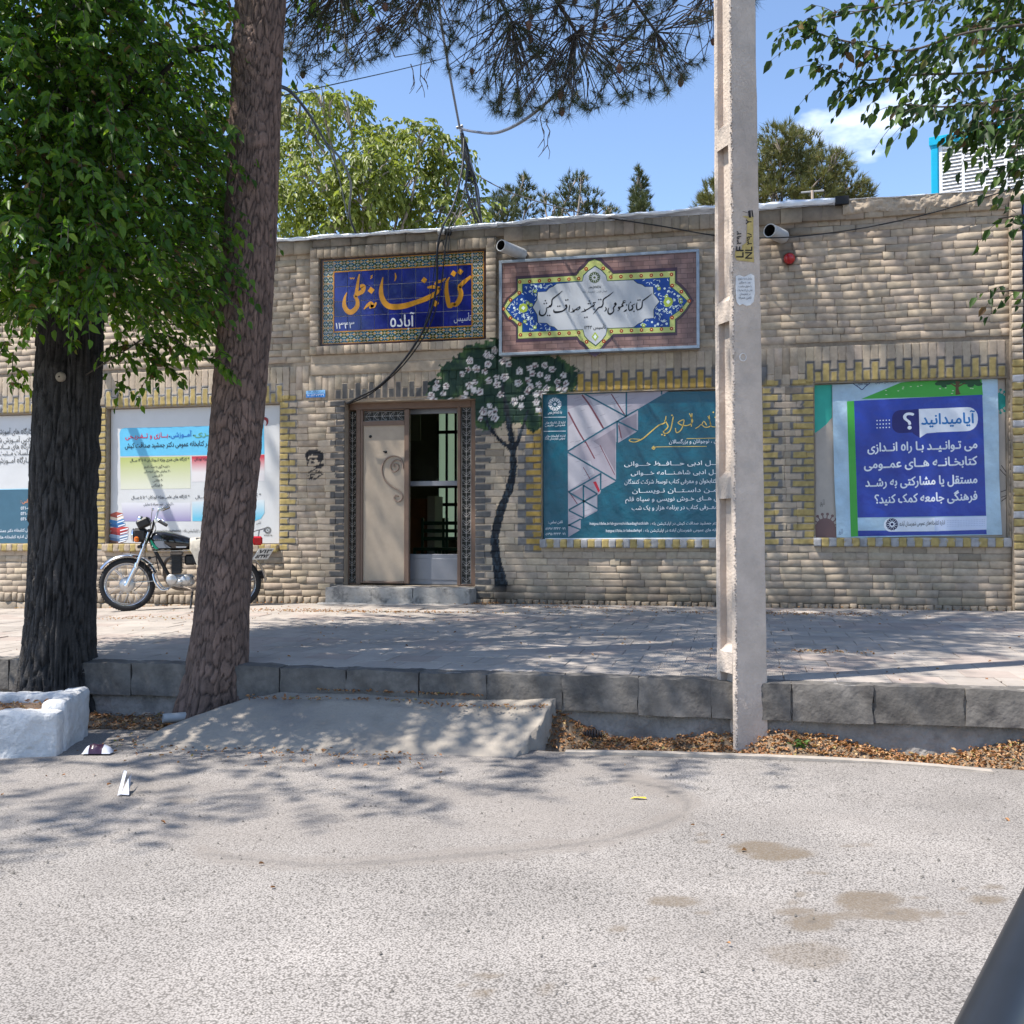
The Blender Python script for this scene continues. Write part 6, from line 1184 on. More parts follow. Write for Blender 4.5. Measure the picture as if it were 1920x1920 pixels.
MB().box(ga, gb, YG+.014, YG+.018, gz(852), 2.66).build('glass_pane', gl, dr)
# the room: floor, walls, a far window with bars, an added one out of view
rx0, rx1, ry0, ry1 = -6.8, .2, D+.345, D+6.9
M_in = mat('room_paint', (.34, .31, .25), .85, var=.1); M_fl = mat('room_floor', (.22, .19, .16), .5, var=.1)
wx0, wx1 = aty(820, 800, ry1).x, aty(905, 800, ry1).x; wz0, wz1 = aty(840, 1012, ry1).z, aty(840, 774, ry1).z
q = MB(); q.box(rx0, rx1, ry0, ry1, .50, .57, 1); q.box(rx0-.1, rx0, ry0, ry1, .57, 4.4); q.box(rx1, rx1+.1, ry0, ry1, .57, 4.4); q.box(rx0, rx1, ry0, ry1, 4.3, 4.4)
sx0, sx1 = wx1+.35, rx1-.3  # extra rear opening, out of view, added to let sky light into the room
for (a, b, c, d) in ((rx0, wx0, .57, 4.3), (wx1, sx0, .57, 4.3), (sx1, rx1, .57, 4.3), (sx0, sx1, .57, 1.2), (sx0, sx1, 3.6, 4.3), (wx0, wx1, .57, wz0), (wx0, wx1, wz1, 4.3)): q.box(a, b, ry1, ry1+.08, c, d)
for (a, b, c, d) in ((rx0, DOOR[0], .57, 4.3), (DOOR[1], rx1, .57, 4.3), (DOOR[0], DOOR[1], 2.79, 4.3)): q.box(a, b, ry0, ry0+.05, c, d)
q.build('room_shell', [M_in, M_fl], lib)
q = MB()
for x in np.linspace(wx0, wx1, 6): q.box(x-.02, x+.02, ry1+.01, ry1+.05, wz0, wz1)
for py in (810, 912, 946): z = aty(840, py, ry1).z; q.box(wx0, wx1, ry1+.005, ry1+.055, z-.03, z+.03)
rw = q.build('rear_window', mat('window_bars', (.03, .035, .03), .6), lib)
added_pane = MB().box(sx0, sx1, ry1+.06, ry1+.064, 1.2, 3.6)  # pane of the added opening
MB().box(wx0, wx1, ry1+.06, ry1+.064, wz0, wz1).build('frosted_pane', mat('frosted_glass', (.74, .80, .60), .5, trans=.9), rw)
added_pane.build('frosted_pane', bpy.data.materials['frosted_glass'], rw)
def box_thing(name, label, cat, boxes, m, loc):
    t = thing(name, label, cat, loc)
    for (nm, bx) in boxes: q = MB(); [q.cbox(*b, .006) for b in bx]; q.build(nm, m if not isinstance(m, dict) else m[nm], t)
    return t
M_wood = mat('dark_wood', (.12, .055, .022), .5, var=.2); M_gch = mat('green_chair_paint', (.02, .06, .025), .4); M_paper = mat('paper', (.62, .60, .52), .7)
c1 = aty(785, 950, D+3.2); t = box_thing('wooden_cabinet', 'orange brown wooden cabinet in the dim room behind the door', 'cabinet', [('body', [(c1.x-.35, c1.x+.12, D+3.2, D+3.6, .57, aty(785, 935, D+3.2).z)]), ('side_panel', [(c1.x+.14, c1.x+.26, D+3.18, D+3.6, .8, aty(785, 930, D+3.2).z)])], {'body': mat('orange_wood', (.26, .10, .03), .5, var=.2), 'side_panel': M_paper}, (c1.x, D+3.4, .57))
def chair(px, py, label):
    p = aty(px, py, D+2.3); x, y = p.x, D+2.3; t = thing('wooden_chair', label, 'chair', (x, y, .57), 'chairs in the reading room')
    q = MB(); q.cbox(x-.2, x+.2, y-.2, y+.2, .98, 1.02, .01); q.build('seat', M_gch, t)
    q = MB()
    for k in range(3): q.cbox(x-.2, x+.2, y+.17, y+.2, 1.12+k*.11, 1.17+k*.11, .006)
    q.build('backrest', M_gch, t)
    for sx in (-.18, .18):
        for sy in (-.18, .18): q = MB(); q.cbox(x+sx-.018, x+sx+.018, y+sy-.018, y+sy+.018, .57, 1.44 if sy > 0 else .98, .004); q.build('leg', M_gch, t)
chair(808, 990, 'dark green slatted chair seen through the door, beside the cabinet'); chair(848, 985, 'dark green slatted chair seen through the door, at the lattice side')
n1 = aty(775, 800, D+4.5); q = MB(); q.cbox(n1.x-.5, n1.x+.12, D+4.5, D+4.53, aty(775, 826, D+4.5).z, aty(775, 778, D+4.5).z, .004); props(q.build('notice_sheet', [M_paper], None, (n1.x, D+4.5, 2.2)), 'pale notice sheet hanging in the dim room, top left of the open leaf', 'notice')
# ================================================================= THINGS ON THE WALL AND ROOF
M_pvc = mat('pvc_pipe', (.46, .46, .45), .45, var=.12, vs=12); M_blackin = mat('pipe_bore', (.01, .01, .01), .8)
def spout(a, b, r, label):
    a, b = Vector(a), Vector(b); t = thing('drain_spout', label, 'drain pipe', tuple(b), 'roof drain spouts'); d = (b-a).normalized()
    q = MB(); q.tube([a, b], r, 18, cap=False); q.tube([a+d*.001, b], r*.86, 18, 1, cap=False)
    u = d.cross(Vector((0, 0, 1))).normalized(); w = u.cross(d); ring = lambda rr, p: [p+u*(math.cos(2*math.pi*k/18)*rr)+w*(math.sin(2*math.pi*k/18)*rr) for k in range(18)]
    q.add(ring(r, a)+ring(r*.86, a), [(k, (k+1) % 18, 18+(k+1) % 18, 18+k) for k in range(18)], 0); q.build('pipe', [M_pvc, M_blackin], t)
e = aty(980, 477, D+.01); spout(aty(939, 460, D-.34), e, .066, 'grey plastic roof drain spout above the left corner of the framed board')
e = aty(1468, 444, D+.01); spout(aty(1443, 432, D-.24), e, .075, 'grey plastic roof drain spout right of the concrete pole')
e = aty(222, 0, D); spout((-8.42, D-.92, 4.56), (-8.43, D+.01, 4.54), .062, 'grey plastic roof drain spout hidden up in the leaves on the left')
e = aty(838, 436, D-.05); t = thing('pipe_stub', 'short white pipe stub with black end under the roof edge, over the tile sign', 'pipe', tuple(e)); q = MB(); q.tube([e+Vector((-.10, -.02, .01)), e+Vector((-.015, -.02, 0))], .034, 12); q.build('sleeve', M_pvc, t); q = MB(); q.tube([e+Vector((-.015, -.02, 0)), e+Vector((.05, -.02, -.01))], .037, 12); q.build('end_cap', M_blackin, t)
e = aty(1480, 485, D-.02); t = thing('alarm_lamp', 'round red dome lamp fixed to the bare brick wall', 'lamp', tuple(e)); q = MB(); q.lathe(tuple(e), [(.001, -.075), (.035, -.068), (.055, -.04), (.062, -.012), (.062, .0)], 'y', 20); q.build('dome', mat('red_dome', (.42, .008, .012), .15, coat=.6), t); q = MB(); q.lathe(tuple(e), [(.068, .001), (.068, .022)], 'y', 20); q.build('base_ring', mat('dark_red', (.18, .012, .012), .4), t)
# roof cooler
ca, cb = aty(1745, 258, 13.9), aty(1912, 222, 13.9); o3 = Vector((ca.x, 13.9, 0)); an = math.radians(-17); ux, uy = Vector((math.cos(an), math.sin(an), 0)), Vector((-math.sin(an), math.cos(an), 0))
cool = thing('roof_cooler', 'bright blue framed evaporative cooler with white louvred side on the roof', 'air cooler', (o3.x, o3.y, 4.74)); zc1 = ca.z; Wc = 1.24; Hc0 = 4.80
def cbx(name, m, parent, boxes, c=.012):
    q = MB()
    for b in boxes: q.cbox(*b, c)
    q.v = [tuple(o3+ux*v[0]+uy*v[1]+Vector((0, 0, v[2]))) for v in q.v]; return q.build(name, m, parent)
M_cyan = mat('cyan_plastic', (.0, .33, .52), .4, var=.06); M_white = mat('white_plastic', (.74, .74, .74), .5, var=.04); M_slot = mat('slot_shade', (.5, .49, .47), .8)
cbx('corner_post', M_cyan, cool, [(0, .09, 0, .09, Hc0, zc1-.1)]); cbx('corner_post', M_cyan, cool, [(Wc-.09, Wc, 0, .09, Hc0, zc1-.1)]); cbx('corner_post', M_cyan, cool, [(0, .09, 1.0, 1.09, Hc0, zc1-.1)]); cbx('corner_post', M_cyan, cool, [(Wc-.09, Wc, 1.0, 1.09, Hc0, zc1-.1)])
cbx('top_rim', M_cyan, cool, [(-.02, Wc+.02, -.02, 1.11, zc1-.11, zc1)]+[(.1+k*.17, .16+k*.17, -.032, -.018, zc1-.08, zc1-.03) for k in range(7)], .006); cbx('base_tray', M_cyan, cool, [(-.02, Wc+.02, -.02, 1.11, 4.745, Hc0)]); cbx('casing', M_slot, cool, [(.06, Wc-.06, .05, 1.04, Hc0, zc1-.11)])
pnl = cbx('louvre_panel', M_white, cool, [(.09, .135, .02, .06, Hc0, zc1-.11), (Wc-.135, Wc-.09, .02, .06, Hc0, zc1-.11), (.135, Wc-.135, .02, .06, zc1-.17, zc1-.11), (.135, Wc-.135, .02, .06, Hc0, Hc0+.08)]+[(.135+k*(Wc-.27)/4-.018, .135+k*(Wc-.27)/4+.018, .02, .06, Hc0+.08, zc1-.17) for k in (1, 2, 3)], .003)
nl = 27
for k in range(4):
    a = .135+k*(Wc-.27)/4+(.018 if k else 0); b = .135+(k+1)*(Wc-.27)/4-(.018 if k < 3 else 0)
    for j in range(nl):
        z = Hc0+.085+(zc1-.17-Hc0-.09)*j/nl; q = MB(); vs = [(a, .015, z), (b, .015, z), (b, .05, z+.038), (a, .05, z+.038), (a, .021, z-.004), (b, .021, z-.004), (b, .056, z+.034), (a, .056, z+.034)]
        q.add([tuple(o3+ux*v[0]+uy*v[1]+Vector((0, 0, v[2]))) for v in vs], [(0, 1, 2, 3), (7, 6, 5, 4), (0, 4, 5, 1), (2, 6, 7, 3)]); q.build('louvre', M_white, pnl)
# aerial stump behind the parapet
e = aty(1527, 392, 15); t = thing('roof_aerial', 'thin wooden post with a crossbar standing behind the roof edge', 'aerial', (e.x, 15, 4.74)); q = MB(); q.tube([(e.x, 15, 4.6), aty(1523, 357, 15)], .022, 6); q.build('post', mat('bare_post', (.42, .33, .26), .8), t); q = MB(); q.tube([aty(1502, 361, 15), aty(1545, 357, 15)], .012, 6); q.build('crossbar', mat('grey_rod', (.3, .3, .3), .6), t)
# roof mast and its cables
M_cab = mat('black_cable', (.012, .012, .014), .5); M_gcab = mat('grey_cable', (.10, .11, .14), .5); M_galv = mat('galvanised', (.24, .24, .25), .45, metal=.4, var=.2)
YM = D+.55; e = aty(903, 425, YM); mast = thing('roof_mast', 'thin leaning metal mast wound with cables behind the roof edge', 'mast', (e.x, YM, 4.74))
q = MB(); q.tube([aty(905, 440, YM), aty(890, 335, YM), aty(863, 238, YM)], .021, 8); q.build('pole', M_galv, mast)
q = MB()
for k in range(9): q.tube(spline([aty(866+R(-3, 3), 250, YM-.03), aty(872+R(-8, 14), 290+R(-10, 10), YM-.04), aty(886+R(-14, 12), 335, YM-.04), aty(890+R(-22, 14), 370+R(-14, 14), YM-.04), aty(900+R(-9, 8), 425, YM-.03)], 6), .0065, 5)
for k in range(5): q.lathe(tuple(aty(882+R(-4, 4), 325+R(-4, 30), YM)), [(.03, -.012), (.036, 0), (.03, .012)], 'z', 8)
q.build('cable_windings', M_cab, mast)
q = MB(); q.tube([aty(856, 240, YM), aty(868, 236, YM)], .02, 8); q.build('bracket', M_galv, mast)
def cable(name, label, pts, r, m, sub=8, extra=()):
    P = [Vector(p) for p in pts]; q = MB(); q.tube(spline(P, sub), r, 6)
    for pp2, r2 in extra: q.tube(spline([Vector(p) for p in pp2], sub), r2, 6)
    return props(q.build(name, m, None, tuple(P[0])), label, 'cable')
cable('overhead_cable', 'thick grey overhead cable dropping steeply from the pine to the mast top', [aty(812, -160, 8.0), aty(822, 0, 9.2), aty(840, 120, 10.6), aty(862, 240, YM-.03)], .014, M_gcab)
cable('looped_cable', 'thick dark cable sagging from the mast up into the pine needles', [aty(866, 242, YM-.05), aty(890, 247, YM-.4), aty(930, 249, 11.2), aty(975, 230, 10.6), aty(1025, 192, 10.0), aty(1075, 140, 9.4), aty(1105, 85, 8.8), aty(1122, 0, 8.2), aty(1130, -120, 7.6)], .017, M_gcab)
cable('span_wire', 'thin wire stretched from the pine trunk across the sky to the overhead cable', [aty(512, 183, 6.2), aty(640, 155, 7.6), aty(760, 128, 9.2), aty(838, 108, 10.4)], .0045, M_cab)
cable('sagging_cable', 'dark forked cable hanging from the pine trunk down to the roof edge', [aty(516, 160, 6.2), aty(545, 172, 6.6), aty(580, 215, 7.4), aty(612, 268, 8.6), aty(640, 300, 9.8), aty(658, 345, 11.0), aty(655, 400, D+.3), aty(668, 440, D+.5)], .013, M_cab, 8, [([aty(614, 270, 8.6), aty(632, 320, 9.8), aty(645, 375, 11.0), aty(652, 410, D+.2)], .007)])
cable('drop_cable', 'black cable bundle drooping from the mast across the tile sign to the door frame', [aty(870, 260, YM-.06), aty(866, 320, D+.3), aty(850, 385, D+.1), aty(828, 430, D-.10), aty(820, 470, D-.12), aty(818, 540, D-.12), aty(800, 605, D-.11), aty(765, 665, D-.11), aty(715, 720, D-.10), aty(672, 745, D-.09), aty(650, 757, D-.05)], .013, M_cab, 8,
      [([aty(880, 300, YM-.06), aty(868, 370, D+.2), aty(842, 425, D-.08), aty(834, 470, D-.1), aty(826, 540, D-.10), aty(806, 610, D-.09), aty(760, 680, D-.09), aty(700, 735, D-.08), aty(655, 757, D-.05)], .008), ([aty(884, 340, YM-.06), aty(860, 400, D), aty(845, 432, D-.1), aty(838, 480, D-.1), aty(829, 450, D-.1), aty(818, 480, D-.11), aty(806, 570, D-.10), aty(792, 622, D-.10)], .005)])
cable('wall_cable', 'long black cable crossing the brick wall behind the pole and rising to the right corner', [aty(893, 328, YM-.05), aty(960, 362, D+.3), aty(1060, 392, D+.05), aty(1130, 407, D-.05), aty(1240, 424, D-.06), aty(1345, 442, D-.06), aty(1440, 446, D-.27), aty(1520, 441, D-.07), aty(1620, 427, D-.07), aty(1720, 406, D-.07), aty(1800, 384, D-.07), aty(1905, 352, D-.08)], .0075, M_cab)
# blue gate at the right end
gate = thing('blue_gate', 'dark blue metal gate edge beyond the end pier of the wall', 'gate', (3.4, D-.02, .43)); M_gate = mat('blue_gate_paint', (.012, .035, .11), .4, var=.1)
q = MB(); q.cbox(2.885, 2.95, D-.07, D+.0, .43, 4.70, .006); q.build('gate_post', M_gate, gate)
q = MB(); q.cbox(2.955, 4.4, D-.04, D-.01, .46, 4.5, .006); [q.cbox(3.1+k*.3, 3.14+k*.3, D-.055, D-.04, .5, 4.4, .004) for k in range(5)]; q.build('gate_leaf', M_gate, gate)
# ================================================================= CONCRETE POLE
pb = atz(1392, 1404, 0); PXc, PYc = pb.x+.0, pb.y+.115; ph = math.radians(33)
M_pole = mat('pole_concrete', (.52, .435, .365), .88, var=.14, vs=7, bump=.7, bs=60, dirt=((.36, .315, .28), 3.0, .5, .8))
pole = thing('concrete_pole', 'square precast concrete utility pole with pockets, yellow stencil patch and torn notice', 'utility pole', (PXc, PYc, -.1))
rd_ = Vector((math.cos(-ph+0), math.sin(-ph+0), 0)); rd_ = Vector((math.cos(ph), math.sin(ph), 0)); ld_ = Vector((-math.sin(ph), math.cos(ph), 0))
# local axes: e1 runs along the right-hand face (away to the right), e2 along the left-hand face (away to the left)
def PL(a, b, z, tap=True):
    k = 1-.042*z if tap else 1; lean = Vector((-.006*z, 0, 0)); return Vector((PXc, PYc, z))+(rd_*a+ld_*b)*k+lean
hs = .108
q = MB()
def bar(a0, a1, b0, b1, z0, z1, j=0, n=1):
    zs = np.linspace(z0, z1, n+1); vs = []
    for z in zs:
        for (a, b) in ((a0, b0), (a1, b0), (a1, b1), (a0, b1)): vs.append(PL(a+R(-j, j), b+R(-j, j), z))
    fs = [(i*4+k, i*4+(k+1) % 4, i*4+4+(k+1) % 4, i*4+4+k) for i in range(n) for k in range(4)]+[(3, 2, 1, 0), (n*4, n*4+1, n*4+2, n*4+3)]; q.add(vs, fs)
bar(-hs+.055, hs-.055, -hs+.008, hs-.008, -.1, 8.8)                         # web behind the pockets
def flange(b0, b1):
    c = .010; prof = [(-hs, b0+c), (-hs+c, b0), (hs-c, b0), (hs, b0+c), (hs, b1-c), (hs-c, b1), (-hs+c, b1), (-hs, b1-c)]; n = 90; vs = []
    for i in range(n+1):
        z = -.1+8.9*i/n
        for (a, b) in prof: vs.append(PL(a+R(-.0022, .0022), b+R(-.0022, .0022), z))
    q.add(vs, [(i*8+k, i*8+(k+1) % 8, i*8+8+(k+1) % 8, i*8+8+k) for i in range(n) for k in range(8)]+[tuple(range(8))[::-1]])
flange(-hs, -hs+.045); flange(hs-.035, hs)
zz_ = [.42, 1.42, 2.44, 3.46, 4.48, 5.5, 6.5, 7.5]
for z in zz_:
    for sg in (-1, 1):
        a0, a1 = (-hs+.004, -hs+.06) if sg < 0 else (hs-.06, hs-.004); b0, b1 = -hs+.043, hs-.033
        vs = [PL(a0 if sg < 0 else a1, b0, z), PL(a0 if sg < 0 else a1, b1, z), PL(a0 if sg < 0 else a1, b1, z+.12), PL(a0 if sg < 0 else a1, b0, z+.12), PL(a1 if sg < 0 else a0, b0, z+.05), PL(a1 if sg < 0 else a0, b1, z+.05), PL(a1 if sg < 0 else a0, b1, z+.165), PL(a1 if sg < 0 else a0, b0, z+.165)]
        q.add(vs, [(0, 1, 2, 3), (0, 4, 5, 1), (3, 2, 6, 7)])
q.build('shaft', M_pole, pole)
# rough worn arris, stencil and marks on the right-hand face
q = MB(); 
for i in range(330):
    z = .02+i*.0152; s = R(.003, .008); c_ = PL(-hs+R(-.003, .012), -hs+R(-.002, .004), z); q.lathe(tuple(c_), [(.001, -s), (s*.8, -s*.4), (s*.8, s*.4), (.001, s)], 'z', 5, 0, False)
q.build('worn_arris', mat('pole_aggregate', (.30, .265, .24), .95, var=.4, vs=60), pole, kind='stuff')
hitf = lambda px, py: None
def face_pt(px, py, off=.003):
    """where the sight line meets the right-hand face of the pole"""
    z = 3.0
    for _ in range(4):
        n = -ld_; k = 1-.042*z; p0 = PL(0, -hs, z)+n*off; r = Vector(ray(px, py)); t = (p0-Vector((0, 0, CZ))).dot(n)/r.dot(n); p = Vector((0, 0, CZ))+r*t; z = p.z
    return p
def flat(pts, off): 
    vs = [face_pt(px, py, off) for px, py in pts]; return vs, [tuple(range(len(vs)))]
z3 = lambda u, v: (1360+u/10.66, 380+v/10.66)
Mye = mat('stencil_yellow', (.50, .38, .14), .8, var=.25, vs=25); Mbk = mat('stencil_black', (.014, .012, .014), .7)
q = MB(); q.add(*flat([z3(335, 260), z3(560, 280), z3(560, 800), z3(575, 1190), z3(235, 1150), z3(190, 1080), z3(200, 960), z3(330, 930), z3(340, 850), z3(420, 800), z3(440, 320)][::-1], .0025)); q.build('yellow_patch', Mye, pole)
q = MB()
def up_text(s, u, v0, v1, hgt, arabic=False):
    vs, fs, w = glyphs(shape(s) if arabic else s, .0); 
    for k, (dx, dy) in enumerate(((0, 0), (.02, 0), (0, .02), (-.02, 0), (0, -.02))): q.add([face_pt(*z3(u-(v_[1]+dy)*hgt/.72, v0+(v1-v0)*(v_[0]/w)+dx*100), .0034+.0002*k) for v_ in vs], fs)
up_text('LF', 362, 1095, 875, 150); up_text('۳۹۲', 318, 830, 570, 90, True); up_text('NL', 536, 1118, 880, 145); up_text('۳۹۸', 528, 840, 560, 100, True); up_text('Y', 520, 430, 335, 110)
for a, b, c, d in ((455, 165, 470, 300), (480, 150, 492, 300), (520, 150, 540, 290), (335, 170, 430, 200)): q.add(*flat([z3(a, b), z3(a+24, b), z3(c+24, d), z3(c, d)][::-1], .0032))
q.build('stencil', Mbk, pole)
q = MB(); cc = [(1393+6*math.cos(a), 670+7*math.sin(a)) for a in np.linspace(0, 2*math.pi, 18)]; q.tube([face_pt(x, y, .002) for x, y in cc], .0035, 4, cap=False); q.build('chalk_ring', mat('chalk', (.62, .60, .58), .9), pole)
ntc = thing('paper_notice', 'torn white paper notice with faint Persian print stuck on the pole', 'notice', tuple(face_pt(1397, 545)))
q = MB(); ed = [(1379.5, 518), (1386, 515), (1395, 519), (1408, 513), (1414.5, 517), (1415.5, 550), (1413, 566), (1407, 572), (1400, 574), (1392, 570), (1386, 573), (1381, 566), (1379.5, 545)]; n = len(ed); vs = [face_pt(x, y, .005+.002*math.sin(i*2)) for i, (x, y) in enumerate(ed)]+[face_pt(x, y, .002) for x, y in ed]
q.add(vs, [tuple(range(n))[::-1]]+[(i, (i+1) % n, n+(i+1) % n, n+i) for i in range(n)]); q.build('sheet', mat('notice_paper', (.68, .68, .68), .8, var=.06, vs=20, bump=.3, bs=30), ntc)
q = MB()
for k, (s, w) in enumerate((('سازمان خدمات شهری', 26), ('دعوت به همکاری', 22), ('با حقوق مناسب', 24), ('تماس برای کار نیمه وقت', 28), ('در شهرستان', 20), ('تلفن همراه', 24))):
    vs, fs, ww = glyphs(shape(s), 0); x0 = 1397-w/2; q.add([face_pt(x0+v[0]/ww*w, 524+k*7.2-v[1]*6+(v[0]/ww)*0, .0075) for v in vs], fs)
q.build('lettering', ink('#55565c', .8), ntc)
# ================================================================= PLANTER, GUTTER DEBRIS, LITTER, CAR
c1 = atz(109, 1419, 0); an = math.radians(21); e1 = Vector((-math.cos(an), -math.sin(an), 0)); e2 = Vector((-math.sin(an), math.cos(an), 0))
pl_ = thing('planter', 'white painted concrete planter block with dry soil and leaves, lower left corner', 'planter', (c1.x-.5, c1.y+.2, 0))
M_wp = mat('flaky_white_paint', (.55, .545, .54), .8, var=.12, vs=9, bump=1.0, bs=28, dist=.015, dirt=((.27, .25, .24), 7, .62, .72))
PM = lambda p: c1+e1*p[0]+e2*p[1]+Vector((0, 0, p[2]))
rough_block(0, 1.5, 0, .13, -.03, .245, 'front_wall', M_wp, pl_, mp_=PM); rough_block(-.005, .13, .125, .62, -.03, .285, 'end_wall', M_wp, pl_, .012, mp_=PM); rough_block(.12, 1.5, .52, .64, -.03, .27, 'back_wall', M_wp, pl_, mp_=PM)
q = MB(); gxs = np.linspace(.1, 1.5, 30); gys = np.linspace(.1, .56, 12)
q.add([tuple(c1+e1*a+e2*b+Vector((0, 0, .205+.03*vnoise(a*7, b*7)))) for b in gys for a in gxs], [(j*30+i, j*30+i+1, j*30+31+i, j*30+30+i) for j in range(11) for i in range(29)]); q.build('soil', mat('planter_soil', (.15, .10, .065), .95, var=.4, vs=20, bump=.6), pl_)
def rock(name, label, cat, px, py, z, sx, sy, sz, m, seed, group=None, squash=.6):
    p = atz(px, py, z) if not isinstance(px, Vector) else px; n, k = 14, 9; V = []; 
    for j in range(k+1):
        for i in range(n):
            th = math.pi*j/k; w = 2*math.pi*i/n; d = Vector((math.sin(th)*math.cos(w), math.sin(th)*math.sin(w), math.cos(th))); s = .8+.45*float(vnoise(d.x*1.9+seed, d.y*1.9+d.z*2.3, seed)); d = Vector([math.copysign(abs(c)**.6, c) for c in d]); V.append((p.x+d.x*sx*s, p.y+d.y*sy*s, p.z+sz*.7+d.z*sz*s))
    idx = np.arange((k+1)*n).reshape(k+1, n); Fq = np.stack([idx[:-1], np.roll(idx[:-1], -1, 1), np.roll(idx[1:], -1, 1), idx[1:]], -1).reshape(-1, 4)
    o = mesh_np(name, V, Fq, m, smooth=False); return props(o, label, cat, group)
M_rub = mat('rubble', (.27, .25, .235), .92, var=.25, vs=14, bump=.8, bs=40); M_rubd = mat('dark_rubble', (.12, .115, .11), .92, var=.3, vs=14, bump=.8, bs=40); M_beige = mat('beige_stone', (.40, .31, .24), .9, var=.15, vs=10, bump=.4)
rock('concrete_lump', 'grey broken concrete lump leaning at the right end of the crossing', 'rubble', 1018, 1372, .0, .06, .06, .085, M_rub, 3); rock('concrete_lump', 'dark concrete lump behind the leaf drift, second from the crossing end', 'rubble', 1045, 1372, .0, .055, .05, .07, M_rubd, 8)
rock('concrete_lump', 'small dark lump on top of the rubble at the crossing end', 'rubble', 1030, 1352, .08, .04, .04, .035, M_rubd, 13)
rock('flat_stone', 'flat beige stone lying in the leafy gutter between the two trunks', 'stone', 278, 1345, .0, .085, .06, .03, M_beige, 5); rock('pale_stone', 'pale stone against the foot of the concrete pole', 'stone', 1422, 1402, -.02, .07, .045, .035, M_rub, 6)
rock('stand_block', 'brown block on the pavement under the motorcycle stand', 'block', 350, 1151, .30, .09, .05, .03, mat('brown_block', (.16, .10, .08), .9, var=.2), 9)
p = atz(318, 1352, .03); t = MB(); t.tube([p+Vector((-.03, -.03, .02)), p+Vector((.12, .1, .02))], .03, 14, cap=False); t.tube([p+Vector((-.03, -.03, .02)), p+Vector((.12, .1, .02))], .026, 14, cap=False); props(t.build('pipe_scrap', M_pvc, None, tuple(p)), 'short grey pipe scrap in the gutter beside the pine foot', 'pipe')
def rag(name, label, cat, px, py, w, h, hh, ang, m, seed, parts=()):
    p = atz(px, py, .006); n, k = 22, 12; ca_, sa = math.cos(ang), math.sin(ang); V = []
    for j in range(k):
        for i in range(n):
            a = (i/(n-1)-.5)*w; b = (j/(k-1)-.5)*h; z = hh*(max(0, 1-(2*b/h)**2)**.5)*max(0, 1-abs(2*a/w)**4)*(.7+.6*float(vnoise(a*40+seed, b*40, seed)))+.004; a *= 1+.1*(float(vnoise(b*30, seed*1.0, 2))-.5); V.append((p.x+a*ca_-b*sa, p.y+a*sa+b*ca_, p.z+z))
    idx = np.arange(n*k).reshape(k, n); Fq = np.stack([idx[:-1, :-1], idx[:-1, 1:], idx[1:, 1:], idx[1:, :-1]], -1).reshape(-1, 4)
    t = thing(name, label, cat, tuple(p)); cut = len(parts) or 1
    for c in range(cut):
        lo, hi = c*(n-1)//cut, (c+1)*(n-1)//cut; sel = np.array([f for f in Fq.tolist() if lo <= f[0] % n < hi]); mesh_np('end_seal' if c in (0, cut-1) and cut > 1 else 'sleeve', V, sel, parts[c] if parts else m, parent=t, smooth=True)
Mpu, Mwh = mat('purple_foil', (.035, .012, .03), .25, spec=.6), mat('white_foil', (.55, .56, .62), .35, spec=.6)
rag('drink_pouch', 'crumpled dark purple and white drink pouch on the road by the planter', 'litter', 184, 1412, .16, .08, .042, .25, None, 4, (Mwh, Mpu, Mpu, Mwh))
t = thing('paper_scrap', 'folded white paper scrap lying on the asphalt below the pouch', 'litter', tuple(atz(233, 1485, .005)))
for f in ([(220, 1492), (226, 1490), (237, 1466), (232, 1464)], [(226, 1490), (241, 1491), (246, 1470), (240, 1480), (233, 1482)]):
    P = [atz(x, y, .008) for x, y in f]; P = [v+Vector((0, 0, .05 if i in (2, 3) else 0)) for i, v in enumerate(P)]; q = MB(); q.add(P+[v+Vector((.001, .002, .0015)) for v in P], [tuple(range(len(P))), tuple(range(len(P), 2*len(P)))[::-1]]); q.build('fold', Mwh, t)
p = atz(1196, 1497, .006); q = MB(); q.add([p+Vector((-.035, -.012, 0)), p+Vector((.0, -.016, .008)), p+Vector((.04, -.004, .002)), p+Vector((.035, .012, .006)), p+Vector((-.02, .012, .004))], [(0, 1, 4), (1, 2, 3, 4)]); props(q.build('yellow_leaf', mat('yellow_scrap', (.62, .46, .04), .6), None, tuple(p)), 'small bright yellow leaf alone on the sunlit asphalt', 'leaf')
p = atz(1112, 1380, .03); q = MB()
for k in range(7): q.lathe((p.x-.05+k*.016, p.y, p.z+.012), [(.012+.012*math.sin(math.pi*k/6), -.006), (.018+.014*math.sin(math.pi*k/6), 0), (.012+.012*math.sin(math.pi*k/6), .006)], 'x', 10)
props(q.build('pine_cone', mat('dark_cone', (.035, .028, .028), .7), None, tuple(p)), 'dark pine cone lying in the brown leaf drift left of the pole', 'cone')
p = atz(1092, 1376, .03); q = MB(); q.add([p+Vector((-.04, 0, 0)), p+Vector((0, -.015, .012)), p+Vector((.045, .0, .01)), p+Vector((0, .03, .004))], [(0, 1, 2, 3)]); props(q.build('pale_scrap', Mwh, None, tuple(p)), 'pale crumpled scrap beside the pine cone in the leaf drift', 'litter')
